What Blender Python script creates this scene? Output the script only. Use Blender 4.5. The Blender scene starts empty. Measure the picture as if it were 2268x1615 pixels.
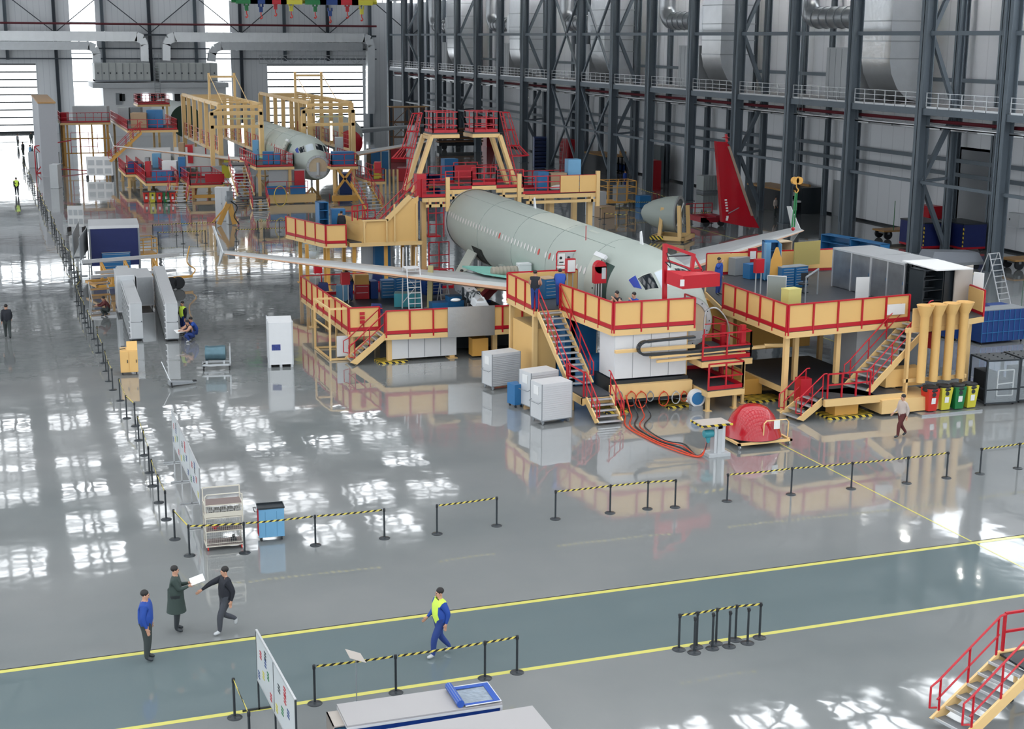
import bpy, bmesh, math, random
from mathutils import Vector as V, Matrix as MX
random.seed(7)
sc = bpy.context.scene
COL = sc.collection
PI = math.pi
# ---------------------------------------------------------------- camera
F, YAW, PIT, ROL, H = 3178.89262, .347615772, .222825037, .00635886643, 15.0
fw = V((math.sin(YAW)*math.cos(PIT), math.cos(YAW)*math.cos(PIT), -math.sin(PIT)))
r0 = V((math.cos(YAW), -math.sin(YAW), 0)); u0 = r0.cross(fw)
rt = r0*math.cos(ROL)+u0*math.sin(ROL); up = u0*math.cos(ROL)-r0*math.sin(ROL)
cd = bpy.data.cameras.new('camera'); cam = bpy.data.objects.new('camera', cd); COL.objects.link(cam)
cd.sensor_width = 36; cd.lens = F/2268*36; cd.clip_end = 1000; cd.clip_start = .5
m3 = MX((rt, up, -fw)).transposed(); cam.matrix_world = MX.Translation((0, 0, H)) @ m3.to_4x4()
sc.camera = cam


def G(x, y, z=0.):            # the point of the hall at height z that a picture point shows
    d = rt*(x-1134)/F-up*(y-807.5)/F+fw
    return V((0, 0, H))+d*((z-H)/d.z)


# ---------------------------------------------------------------- materials
MT = {}


def mat(n, c, r=.5, m=0., e=0., a=1., coat=0., noise=0., ns=3., bump=0., bs=20., spec=.5):
    if n in MT: return MT[n]
    k = bpy.data.materials.new(n); k.use_nodes = True; t = k.node_tree; b = t.nodes['Principled BSDF']
    I = b.inputs
    I['Base Color'].default_value = (*c, 1); I['Roughness'].default_value = r; I['Metallic'].default_value = m
    I['Specular IOR Level'].default_value = spec
    if e: I['Emission Color'].default_value = (*c, 1); I['Emission Strength'].default_value = e
    if a < 1: I['Alpha'].default_value = a
    I['Coat Weight'].default_value = coat
    if noise or bump:
        tc = t.nodes.new('ShaderNodeTexCoord'); nz = t.nodes.new('ShaderNodeTexNoise'); t.links.new(tc.outputs['Object'], nz.inputs[0])
        nz.inputs['Scale'].default_value = ns; nz.inputs['Detail'].default_value = 4
        if noise:
            h = t.nodes.new('ShaderNodeMapRange'); h.inputs['To Min'].default_value = 1-noise; h.inputs['To Max'].default_value = 1+noise
            x = t.nodes.new('ShaderNodeVectorMath'); x.operation = 'SCALE'; x.inputs[0].default_value = c
            t.links.new(nz.outputs[0], h.inputs[0]); t.links.new(h.outputs[0], x.inputs['Scale']); t.links.new(x.outputs[0], I['Base Color'])
        if bump:
            n2 = t.nodes.new('ShaderNodeTexNoise'); t.links.new(tc.outputs['Object'], n2.inputs[0]); n2.inputs['Scale'].default_value = bs
            bp = t.nodes.new('ShaderNodeBump'); bp.inputs['Strength'].default_value = bump; bp.inputs['Distance'].default_value = .02
            t.links.new(n2.outputs[0], bp.inputs['Height']); t.links.new(bp.outputs[0], I['Normal'])
    MT[n] = k
    return k


YEL = mat('cream_yellow_paint', (.80, .50, .185), .45, noise=.08, ns=.6)
YFR = mat('beige_steel_paint', (.80, .54, .24), .4, noise=.06, ns=.8)
ORG = mat('orange_yellow_paint', (.68, .36, .08), .45, noise=.1, ns=1)
RED = mat('red_paint', (.48, .008, .02), .35, noise=.06)
STEEL = mat('blue_grey_steel_paint', (.125, .155, .185), .5, noise=.12, ns=.3)
DSTEEL = mat('dark_steel_paint', (.05, .062, .08), .55, noise=.1)
GALV = mat('galvanised_metal', (.50, .52, .54), .35, .8, noise=.1, ns=1.5, bump=.3, bs=6)
FOIL = mat('foil_insulation', (.80, .82, .84), .3, .85, noise=.08, ns=1, bump=.8, bs=2.5)
ALU = mat('brushed_aluminium', (.62, .63, .65), .38, .6, noise=.05)
WHT = mat('white_paint', (.72, .73, .75), .4, noise=.04)
LGR = mat('light_grey_paint', (.50, .52, .54), .5, noise=.05)
GRY = mat('grey_paint', (.26, .28, .30), .5, noise=.06)
BLK = mat('black_rubber', (.012, .014, .018), .55)
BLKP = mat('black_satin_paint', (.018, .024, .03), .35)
BLU = mat('blue_cabinet_paint', (.022, .155, .37), .4, noise=.06)
LBL = mat('light_blue_paint', (.16, .38, .60), .45, noise=.05)
DBL = mat('dark_blue_paint', (.01, .045, .20), .45, noise=.1)
NAVY = mat('navy_tarpaulin', (.007, .017, .11), .55, noise=.15, ns=2, bump=.6, bs=3)
PRIM = mat('green_grey_primer', (.385, .43, .395), .5, noise=.05, ns=.5)
PRIM2 = mat('pale_primer', (.47, .50, .45), .5, noise=.05, ns=.6)
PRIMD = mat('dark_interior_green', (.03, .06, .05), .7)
TREAD = mat('grey_steel_tread', (.22, .235, .25), .5, .3)
DECK = mat('dark_deck_plate', (.045, .05, .06), .5, noise=.2, ns=4)
WIN = mat('cabin_window_cover', (.66, .64, .62), .4)
DGL = mat('dark_glass', (.01, .015, .02), .08)
CGL = mat('pale_protective_film', (.55, .62, .68), .2)
BGL = mat('blue_film', (.04, .07, .35), .2)
PAP = mat('white_paper', (.8, .8, .8), .6)
SKIN = mat('skin', (.50, .27, .18), .6)
HAIR = mat('black_hair', (.012, .01, .01), .6)
WOOD = mat('varnished_wood', (.45, .25, .09), .5, noise=.15)
CARD = mat('brown_cardboard', (.42, .29, .18), .7)
GRN = mat('green_plastic', (.01, .18, .05), .4)
BYEL = mat('yellow_plastic', (.62, .56, .05), .4)
BRED = mat('red_plastic', (.62, .03, .02), .4)
TAN = mat('tan_board', (.46, .41, .37), .6)
WOODL = mat('pale_composite', (.62, .5, .34), .6, noise=.1, ns=3)
LEO = mat('bare_orange_primer', (.52, .30, .19), .5, noise=.1, ns=2)
LAMP = mat('fluorescent_tube', (1, .97, .85), e=6)
TEAL = mat('teal_paint', (.05, .30, .36), .4)
HOSE = mat('orange_red_hose', (.65, .06, .02), .4)
PLAS = mat('clear_plastic_sheet', (.6, .66, .7), .15, a=.22)


def stripes(n, c1, c2, scale, ax=(1, 1, 1), r=.5, duty=.5):
    k = bpy.data.materials.new(n); k.use_nodes = True; t = k.node_tree; b = t.nodes['Principled BSDF']; b.inputs['Roughness'].default_value = r
    tc = t.nodes.new('ShaderNodeTexCoord'); d = t.nodes.new('ShaderNodeVectorMath'); d.operation = 'DOT_PRODUCT'; d.inputs[1].default_value = [a*scale for a in ax]
    fr = t.nodes.new('ShaderNodeMath'); fr.operation = 'FRACT'; gt = t.nodes.new('ShaderNodeMath'); gt.operation = 'GREATER_THAN'; gt.inputs[1].default_value = duty
    mx = t.nodes.new('ShaderNodeMix'); mx.data_type = 'RGBA'; mx.inputs[6].default_value = (*c1, 1); mx.inputs[7].default_value = (*c2, 1)
    t.links.new(tc.outputs['Object'], d.inputs[0]); t.links.new(d.outputs['Value'], fr.inputs[0]); t.links.new(fr.outputs[0], gt.inputs[0])
    t.links.new(gt.outputs[0], mx.inputs[0]); t.links.new(mx.outputs[2], b.inputs['Base Color'])
    MT[n] = k
    return k


BELT = stripes('black_yellow_belt', (.75, .62, .12), (.01, .01, .01), 5., (1, .2, -1.6), .5, .5)
HAZ = stripes('black_yellow_hazard', (.75, .55, .06), (.012, .012, .012), 3.2, (1, 1, 1), .5, .5)


# ---------------------------------------------------------------- mesh builder
class B:
    def __init__(s): s.v = []; s.f = []; s.mi = []; s.k = 0; s.sm = []

    def face(s, vs, fs, sm=False):
        o = len(s.v); s.v += [tuple(q) for q in vs]
        for f in fs: s.f.append(tuple(i+o for i in f)); s.mi.append(s.k); s.sm.append(sm)
        return s

    def box(s, x0, x1, y0, y1, z0, z1):
        return s.hexa([(x0, y0, z0), (x1, y0, z0), (x1, y1, z0), (x0, y1, z0), (x0, y0, z1), (x1, y0, z1), (x1, y1, z1), (x0, y1, z1)])

    def hexa(s, p): return s.face(p, [(0, 3, 2, 1), (4, 5, 6, 7), (0, 1, 5, 4), (1, 2, 6, 5), (2, 3, 7, 6), (3, 0, 4, 7)])

    def bx(s, c, d):          # centre of the base, size
        return s.box(c[0]-d[0]/2, c[0]+d[0]/2, c[1]-d[1]/2, c[1]+d[1]/2, c[2], c[2]+d[2])

    def bar(s, p, q, w, h=None, upv=(0, 0, 1)):
        h = h or w; p = V(p); q = V(q); d = (q-p).normalized(); u = V(upv)
        if abs(d.dot(u)) > .99: u = V((0, 1, 0))
        a = d.cross(u).normalized()*w/2; b = a.cross(d).normalized()*h/2
        return s.hexa([p-a-b, p+a-b, q+a-b, q-a-b, p-a+b, p+a+b, q+a+b, q-a+b])

    def tube(s, pts, r, n=6, cap=True):
        pts = [V(q) for q in pts]; rr = r if isinstance(r, (list, tuple)) else [r]*len(pts); R = []; u = None
        for i, q in enumerate(pts):
            d = (pts[min(i+1, len(pts)-1)]-pts[max(i-1, 0)]).normalized()
            if u is None: u = V((0, 0, 1)) if abs(d.z) < .9 else V((0, 1, 0))
            a = d.cross(u)
            if a.length < 1e-4: a = d.cross(V((.3, 1, .2)))
            a.normalize(); b = a.cross(d); u = b
            R += [q+(a*math.cos(2*PI*j/n)+b*math.sin(2*PI*j/n))*rr[i] for j in range(n)]
        f = [(i*n+j, i*n+(j+1) % n, (i+1)*n+(j+1) % n, (i+1)*n+j) for i in range(len(pts)-1) for j in range(n)]
        if cap: f += [tuple(range(n))[::-1], tuple(range(len(R)-n, len(R)))]
        return s.face(R, f, n > 5)

    def lathe(s, pr, c=(0, 0, 0), n=16, ax='z'):
        o = []
        for r, z in pr:
            for j in range(n):
                a = 2*PI*j/n; p = (r*math.cos(a), r*math.sin(a), z)
                if ax == 'x': p = (p[2], p[0], p[1])
                if ax == 'y': p = (p[0], p[2], p[1])
                o.append((p[0]+c[0], p[1]+c[1], p[2]+c[2]))
        f = [(i*n+j, i*n+(j+1) % n, (i+1)*n+(j+1) % n, (i+1)*n+j) for i in range(len(pr)-1) for j in range(n)]
        return s.face(o, f+[tuple(range(n))[::-1], tuple(range(len(o)-n, len(o)))], True)

    def ball(s, c, r, n=10):
        r = r if isinstance(r, tuple) else (r, r, r); q = []
        for i in range(n+1):
            for j in range(n):
                a = PI*i/n; b = 2*PI*j/n; e = 1e-3 if i in (0, n) else 0
                q.append((c[0]+r[0]*(math.sin(a)+e)*math.cos(b), c[1]+r[1]*(math.sin(a)+e)*math.sin(b), c[2]-r[2]*math.cos(a)))
        return s.face(q, [(i*n+j, i*n+(j+1) % n, (i+1)*n+(j+1) % n, (i+1)*n+j) for i in range(n) for j in range(n)], True)

    def prism(s, poly, z0, z1):
        n = len(poly); a = [(x, y, z0) for x, y in poly]; b = [(x, y, z1) for x, y in poly]
        return s.face(a+b, [tuple(range(n))[::-1], tuple(range(n, 2*n))]+[(i, (i+1) % n, n+(i+1) % n, n+i) for i in range(n)])

    def slab(s, poly3, off):   # planar polygon (3-d points) given thickness off
        n = len(poly3); a = [V(p) for p in poly3]; b = [p+V(off) for p in a]
        return s.face(a+b, [tuple(range(n))[::-1], tuple(range(n, 2*n))]+[(i, (i+1) % n, n+(i+1) % n, n+i) for i in range(n)])

    def at(s, k): s.k = k; return s


def link(name, b, m, smooth=False):
    me = bpy.data.meshes.new(name); me.from_pydata([tuple(x) for x in b.v], [], b.f)
    for q in (m if isinstance(m, (list, tuple)) else [m]): me.materials.append(q)
    me.polygons.foreach_set('material_index', b.mi); me.polygons.foreach_set('use_smooth', b.sm)
    bm = bmesh.new(); bm.from_mesh(me); bmesh.ops.recalc_face_normals(bm, faces=bm.faces); bm.to_mesh(me); bm.free()
    try: me.set_sharp_from_angle(angle=math.radians(38))
    except Exception: pass
    o = bpy.data.objects.new(name, me); COL.objects.link(o)
    return o


TR = {}


def thing(name, label, cat, loc=(0, 0, 0), rz=0., group=None, rx=0.):
    o = bpy.data.objects.new(name, None); COL.objects.link(o); o.empty_display_size = .2
    o.location = loc; o.rotation_euler = (rx, 0, rz); o['label'] = label; o['category'] = cat
    if group: o['group'] = group
    TR[o.name] = (V(loc), rz)
    return o


def part(t, name, b, m, label=None, w=False):
    if isinstance(b, list):
        for q in b: o = part(t, name, q, m, label, w)
        return o
    if w and t.name in TR:
        L, rz = TR[t.name]; q = MX.Rotation(-rz, 4, 'Z') @ MX.Translation(-L); b.v = [tuple(q @ V(p)) for p in b.v]
    o = link(name, b, m); o.parent = t
    if t.name in TR: pass
    if label: o['label'] = label
    return o


def one(name, label, cat, b, m, loc=(0, 0, 0), rz=0., group=None, w=False):
    o = link(name, b, m)
    if w:
        L = V(loc)
        for p in o.data.vertices: p.co -= L
    o.location = loc; o.rotation_euler = (0, 0, rz); o['label'] = label; o['category'] = cat
    if group: o['group'] = group
    return o


def struct(name, b, m, label=None):
    o = link(name, b, m); o['kind'] = 'structure'
    if label: o['label'] = label
    return o


KID = {}


def dup(t, loc, rz=0., label=None, group=None, par=None):
    c = t.copy(); COL.objects.link(c)
    if par is None:
        c.location = loc; c.rotation_euler = (t.rotation_euler.x, 0, rz)
        if label: c['label'] = label
        if group: c['group'] = group
    else: c.parent = par
    for ch in kids(t): dup(ch, None, par=c)
    return c


def kids(t): return [o for o in list(COL.objects) if o.parent == t] if t.name not in KID else KID[t.name]


def freeze(t):               # remember the children once, before copying many times
    ch = [o for o in COL.objects if o.parent == t]; KID[t.name] = ch
    for c in ch: freeze(c)
    return t
# ================================================================ THE HALL
YB, XR, ZC = 242., 70., 27.


def onY(x, y, Y):
    d = rt*(x-1134)/F-up*(y-807.5)/F+fw
    return V((0, 0, H))+d*(Y/d.y)


def floor_mat():
    k = bpy.data.materials.new('polished_epoxy_floor'); k.use_nodes = True; t = k.node_tree; N = t.nodes; b = N['Principled BSDF']; L = t.links
    tc = N.new('ShaderNodeTexCoord')

    def noise(s, sc3=(1, 1, 1), det=2):
        mp = N.new('ShaderNodeMapping'); mp.inputs['Scale'].default_value = sc3; L.new(tc.outputs['Object'], mp.inputs[0])
        n = N.new('ShaderNodeTexNoise'); n.inputs['Scale'].default_value = s; n.inputs['Detail'].default_value = det; L.new(mp.outputs[0], n.inputs[0]); return n
    n1 = noise(.12, det=5); cr = N.new('ShaderNodeValToRGB'); L.new(n1.outputs[0], cr.inputs[0])
    cr.color_ramp.elements[0].position = .3; cr.color_ramp.elements[0].color = (.20, .218, .22, 1); cr.color_ramp.elements[1].position = .7; cr.color_ramp.elements[1].color = (.275, .28, .28, 1)
    sx = N.new('ShaderNodeSeparateXYZ'); L.new(tc.outputs['Object'], sx.inputs[0])
    g1 = N.new('ShaderNodeMath'); g1.operation = 'GREATER_THAN'; g1.inputs[1].default_value = 30.44; L.new(sx.outputs[1], g1.inputs[0])
    g2 = N.new('ShaderNodeMath'); g2.operation = 'LESS_THAN'; g2.inputs[1].default_value = 34.46; L.new(sx.outputs[1], g2.inputs[0])
    g3 = N.new('ShaderNodeMath'); g3.operation = 'MULTIPLY'; L.new(g1.outputs[0], g3.inputs[0]); L.new(g2.outputs[0], g3.inputs[1])
    mx = N.new('ShaderNodeMix'); mx.data_type = 'RGBA'; mx.inputs[7].default_value = (.15, .19, .198, 1); L.new(g3.outputs[0], mx.inputs[0]); L.new(cr.outputs[0], mx.inputs[6]); L.new(mx.outputs[2], b.inputs['Base Color'])
    rg = N.new('ShaderNodeMapRange'); rg.inputs['From Min'].default_value = .35; rg.inputs['From Max'].default_value = .65; rg.inputs['To Min'].default_value = .025; rg.inputs['To Max'].default_value = .09; rn = noise(.25, det=3); L.new(rn.outputs[0], rg.inputs[0]); L.new(rg.outputs[0], b.inputs['Roughness']); b.inputs['IOR'].default_value = 1.62; b.inputs['Coat Weight'].default_value = .5; b.inputs['Coat Roughness'].default_value = .03
    b1 = N.new('ShaderNodeBump'); b1.inputs['Distance'].default_value = 1.; b1.inputs['Strength'].default_value = 1.
    a = noise(.55, det=2); c = noise(2.2, (1, .8, 1), 1)
    m = N.new('ShaderNodeMath'); m.operation = 'MULTIPLY'; m.inputs[1].default_value = .0062; L.new(a.outputs[0], m.inputs[0])
    m2 = N.new('ShaderNodeMath'); m2.operation = 'MULTIPLY'; m2.inputs[1].default_value = .0009; L.new(c.outputs[0], m2.inputs[0])
    ad = N.new('ShaderNodeMath'); L.new(m.outputs[0], ad.inputs[0]); L.new(m2.outputs[0], ad.inputs[1]); L.new(ad.outputs[0], b1.inputs['Height'])
    L.new(b1.outputs[0], b.inputs['Normal']); L.new(b1.outputs[0], b.inputs['Coat Normal'])
    return k


struct('floor', B().box(-60, 84, -25, 262, -.3, 0), floor_mat(), 'polished grey-green epoxy hangar floor')
YLINE = mat('yellow_floor_paint', (.66, .62, .16), .25, coat=.5)
BLINE = mat('black_floor_joint', (.012, .01, .012), .4)
for nm, x0, x1, y0, y1, m in (('floor_line', -5, 69, 36.64*15/16-.06-.1, 34.5-.06, YLINE),):
    pass
b = B().box(-8, 69, 34.38, 34.55, .002, .004); struct('floor_line', b, YLINE, 'yellow line painted across the floor beside the dark joint')
b = B().box(-8, 69, 34.56, 34.60, .002, .004); struct('floor_joint', b, BLINE, 'thin dark joint strip along the yellow floor line')
b = B().box(-8, 69, 30.36, 30.52, .002, .004); struct('floor_line', b, YLINE, 'second yellow line across the floor nearest the camera')
b = B().box(27.60, 27.66, 28, 46.2, .0015, .0035); struct('floor_line', b, YLINE, 'thin yellow line running away towards the red nose cover')
TLINE = mat('pale_floor_tape', (.5, .5, .42), .3)
for y in (92., 96.8, 103.5):
    struct('floor_line', B().box(4.8, 30, y, y+.12, .002, .004), TLINE)
struct('floor_line', B().box(40, 40.1, 60, 110, .002, .004), YLINE)
struct('floor_line', B().box(54, 54.12, 60, 130, .002, .004), YLINE)
# left limit of the factory cell
SIDE = stripes('ribbed_wall_cladding', (.78, .80, .83), (.64, .66, .70), 1.1, (1, 1, 0), .6, .92)
SIDR = stripes('white_wall_cladding', (.80, .82, .86), (.68, .70, .74), .62, (0, 1, 0), .6, .94)
DAY = mat('daylight_glazing', (.93, .97, 1), e=2.3)
DAY2 = mat('roof_daylight_and_fill', (.95, .98, 1), e=3.9)
# ---- back wall, with openings for glazing strips and two roller doors
def bpx(x, y, Y=YB): p = onY(x, y, Y); return p.x, p.z
xs0 = bpx(155, 60)[0]; xs1 = bpx(212, 60)[0]; xt0 = bpx(454, 60)[0]; xt1 = bpx(509, 60)[0]
dl1 = bpx(84, 220)[0]; dr0 = bpx(594, 220)[0]; dr1 = bpx(804, 220)[0]; dh = bpx(700, 143)[1]; dhl = bpx(40, 141)[1]
cb = bpx(0, -14)[1]
b = B()
for x0, x1, z0, z1 in ((-60, -8, 0, 20.9), (-8, dl1, dhl, 20.9), (dl1, xs0, 0, 20.9), (xs1, xt0, 0, 20.9), (xt1, dr0, 0, 20.9), (dr0, dr1, dh, 20.9), (dr1, XR+4, 0, 20.9), (-60, XR+4, 23.6, ZC+2)):
    b.box(x0, x1, YB, YB+.4, z0, z1)
for x in range(-60, 72, 6): b.box(x, x+.5, YB, YB+.4, 20.9, 23.6)
struct('wall_back', b, SIDE)
n = 0
for x0, x1, z0, z1, hz in ((-8, dl1, 0, dhl, 1), (dr0, dr1, 0, dh, 1)):
    n += 1; d = struct('door_%d' % n, B().box(x0, x1, YB+.12, YB+.2, z0, z1), DAY, 'tall glazed roller door glowing with daylight')
    b = B(); z = dhl if n == 1 else dh
    while z > .5: b.box(x0, x1, YB-.02, YB+.14, z-.22, z); z -= 1.17
    b.box(x0, x1, YB+.02, YB+.14, 0, .35)
    o = link('door_rail', b, BLKP); o.parent = d
for x0, x1, z0, z1 in ((xs0, xs1, 0, 20.9), (xt0, xt1, 0, 20.9), (-60, XR, 20.9, 23.6)):
    n += 1; d = struct('window_%d' % n, B().box(x0, x1, YB+.3, YB+.36, z0, z1), DAY)
    b = B()
    for z in (4, 8, 12.4, 15.5, 17.2):
        if z < z1 and z > z0: b.box(x0, x1, YB+.2, YB+.3, z-.08, z+.08)
    if z0 > 9:
        for x in range(-60, 70, 2): b.box(x, x+.12, YB+.2, YB+.3, z0, z1)
    o = link('window_frame', b, GRY); o.parent = d
# ---- right wall
b = B()
for y0, y1 in ((-25, 88.5), (93, YB+1)): b.box(XR, XR+.4, y0, y1, 0, 21.)
b.box(XR, XR+.4, -25, YB+1, 23.4, ZC+2); b.box(XR, XR+.4, 88.5, 93, 7., 21)
b.box(XR+3.6, XR+3.9, 88, 93.6, 0, 7); b.box(XR, XR+3.9, 88.2, 88.5, 0, 7); b.box(XR, XR+3.9, 93., 93.3, 0, 7); b.box(XR, XR+3.9, 88.2, 93.3, 7, 7.2)
struct('wall_right', b, SIDR)
o = struct('window_9', B().box(XR+.2, XR+.3, -25, YB, 21., 23.4), DAY)
struct('baseboard_right', B().box(XR-.03, XR, -20, 88.4, 0, .18).box(XR-.03, XR, 93.2, YB, 0, .18), BLKP)
# ---- ceiling: closed deck with bands of small daylight panels and added fill panels
b = B(); g = B()
SKY_Y = {}
y = -25.
while y < YB:
    near = 104 < y < 158; ov = y < 66  # ov: unseen overhead panels added to light the near hall
    b.box(-60, XR, y, y+(3.6 if near else 2.6 if ov else 6.6), ZC, ZC+.3); y0 = y+(3.6 if near else 2.6 if ov else 6.6); y1 = y+9.07; x = -60.
    while x < XR:
        op = (x < 36 and ((near and int(x*3.1+y*1.7) % 6 not in (1,)) or (int(x*7+y) % (3 if y > 150 else 4) == 0 and y > 84 and not near) or y > 205)) or ov  # rearmost rows are added to brighten the back wall
        if op:
            ym = (y0+y1)/2
            for u0, u1 in ((y0, ym-.25), (ym+.25, y1-.2)):
                for k in range(3): g.box(x+1.2+k*1.5, x+2.4+k*1.5, u0+.2, u1, ZC+.1, ZC+.2)
            b.box(x, x+1.2, y0, y1, ZC, ZC+.3); b.box(x+1.2, x+6.3, ym-.25, ym+.25, ZC, ZC+.3); b.box(x+1.2, x+6.3, y1-.2, y1, ZC, ZC+.3); b.box(x+1.2, x+6.3, y0, y0+.2, ZC, ZC+.3)
            for k in range(3): b.box(x+2.4+k*1.5, x+2.7+k*1.5+(.6 if k == 2 else 0), y0, y1, ZC, ZC+.3)
        else: b.box(x, x+6.3, y0, y1, ZC, ZC+.3)
        x += 6.3
    y += 9.07
struct('ceiling', b, mat('ceiling_deck', (.72, .74, .76), .7)); struct('window_10', g, DAY2)
b = B()
for i in range(29):
    y = -20+9.07*i
    for z in (ZC-.3, ZC-2.6): b.box(-60, XR, y-.15, y+.15, z-.15, z+.15)
    for j in range(33):
        x = -60+4*j; b.bar((x, y, ZC-2.6), (x+2, y, ZC-.3), .14); b.bar((x+2, y, ZC-.3), (x+4, y, ZC-2.6), .14)
for j in range(12): b.box(-60+11*j, -59.8+11*j, -20, YB, ZC-2.5, ZC-2.2)
struct('roof_beam', b, DSTEEL)
FILL = mat('wall_fill_glow', (1, .98, .92), e=45)  # glow of the added fill lights
for x in (66.3,):
    for k in range(18): y = 64.8+k*9.07; struct('wall_fill_light', B().box(x-.6, x+.6, y-.6, y+.6, ZC-3.4, ZC-3.35).at(1).box(x-.66, x+.66, y-.66, y+.66, ZC-3.34, ZC-3.1), [FILL, GRY])  # unseen lights added above the walkway to brighten the right wall


# ---- columns
def hcol(b, x, y, z0, z1, w=.8, d=.8, t=.07):
    b.box(x-d/2, x-d/2+t, y-w/2, y+w/2, z0, z1); b.box(x+d/2-t, x+d/2, y-w/2, y+w/2, z0, z1); b.box(x-d/2, x+d/2, y-t/2, y+t/2, z0, z1)
    return b


XF, XW = 62.7, 69.2
YC = [69.4+9.07*i for i in range(19)]
for i, y in enumerate(YC):
    b = hcol(B(), XF, y, 0, ZC, .72, .8); b.box(XF-.5, XF+.5, y-.5, y+.5, 0, .04)
    if i % 2: b.tube([(XF-.48, y+.2, 1.2), (XF-.48, y+.2, ZC)], .05)
    struct('column', b, STEEL, 'tall blue-grey steel column in the front row of the walkway frame')
    struct('column', hcol(B(), XW, y, 0, ZC, .5, .5), STEEL, 'blue-grey steel column against the white side wall')
    if i % 2 == 0: struct('column', hcol(B(), XW, y+4.5, 0, ZC, .4, .4), STEEL)
for i, y in enumerate(YC[:-1]):
    y2 = YC[i+1]; nd = (5.2, 10.2, 15.6, 21, 26)
    for z, w in ((15.6, .3), (5.2, .22), (21, .3)): struct('beam', B().box(XF-.1, XF+.1, y+.36, y2-.36, z-w/2, z+w/2), STEEL)
    for z, w in ((6.25, .3), (5.2, .3), (12.2, .3)): struct('beam', B().box(XW-.35, XW-.2, y, y2, z-w/2, z+w/2), STEEL)
    b = B()
    if i in (8, 9):            # longitudinal cross bracing
        for a_, c_ in ((0, 10.0), (10.6, 20.8)):
            b.bar((XF, y, a_ if a_ else .3), (XF, y2, c_), .22, .22); b.bar((XF, y2, a_ if a_ else .3), (XF, y, c_), .22, .22)
    if b.v: struct('beam', b, STEEL, 'diagonal cross bracing between two front columns')
for i, y in enumerate(YC):
    b = B(); b.box(XF+.4, XW-.25, y-.12, y+.12, 10., 10.3)
    if i % 3 == 2:
        xm = XF+2.7
        hcol(b, xm, y, 0, ZC, .5, .5)
        for z0, z1 in ((5.2, 10.), (15.6, 10.3)): b.bar((XF+.3, y, z0), (xm, y, z1), .3, .3)
        for z0, z1 in ((5.2, .3), (15.6, 20.8)): b.bar((XF+.3, y, z0), (xm, y, z1), .3, .3)
        b.bar((XF+.3, y, 5.2), (xm, y, 5.4), .24, .2)
    struct('beam', b, STEEL)
# walkway
for i, y in enumerate(YC[:-1]):
    t = thing('walkway_bay', 'steel mezzanine walkway bay with galvanised railing between wall columns', 'walkway', (XF, y+4.5, 10.4), group='walkway bays along the side wall')
    t['kind'] = 'structure'
    b = B().box(-.25, .0, -4.5, 4.57, -.45, 0.02); part(t, 'edge_beam', b, STEEL)
    part(t, 'deck', B().box(0, 6.4, -4.5, 4.57, -.06, 0), mat('grating', (.30, .29, .29), .6, .3, noise=.1))
    b = B()
    for j in range(7): q = -3.95+j*1.32; b.box(-.2, -.14, q-.035, q+.035, 0, 1.1)
    for z in (.4, .75, 1.1): b.box(-.19, -.15, -4.05, 4.05, z-.02, z+.02)
    b.box(-.2, -.17, -4.05, 4.05, .02, .16)
    part(t, 'railing', b, GALV)
    b = B().tube([(.8, -4.5, -.9), (.8, 4.57, -.9)], .13, 8); part(t, 'red_pipe', b, mat('dark_red_pipe', (.12, .012, .02), .4))
    b = B()
    for x in (.3, 1.4): b.box(x, x+.4, -4.5, 4.57, -1.35, -1.28); b.box(x, x+.03, -4.5, 4.57, -1.35, -1.2)
    for j in range(3): b.box(1.9, 2.05, -4+j*3, -2.2+j*3, -1.6, -1.5)
    part(t, 'cable_tray', b, GALV)
    part(t, 'cladding_panel', B().box(6.7, 6.9, -4.5, 4.57, -2.1, -1.7), LGR)
# ---- ventilation by the side wall, repeated every third bay
def curve(pts, k=6):         # smooth a polyline (Catmull-Rom)
    P_ = [V(p) for p in pts]; P_ = [P_[0]*2-P_[1]]+P_+[P_[-1]*2-P_[-2]]; o = []
    for i in range(1, len(P_)-2):
        for j in range(k):
            t = j/k; a, b_, c, d = P_[i-1:i+3]
            o.append(.5*((2*b_)+(c-a)*t+(2*a-5*b_+4*c-d)*t*t+(3*b_-a-3*c+d)*t**3))
    return o+[P_[-2]]


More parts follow.
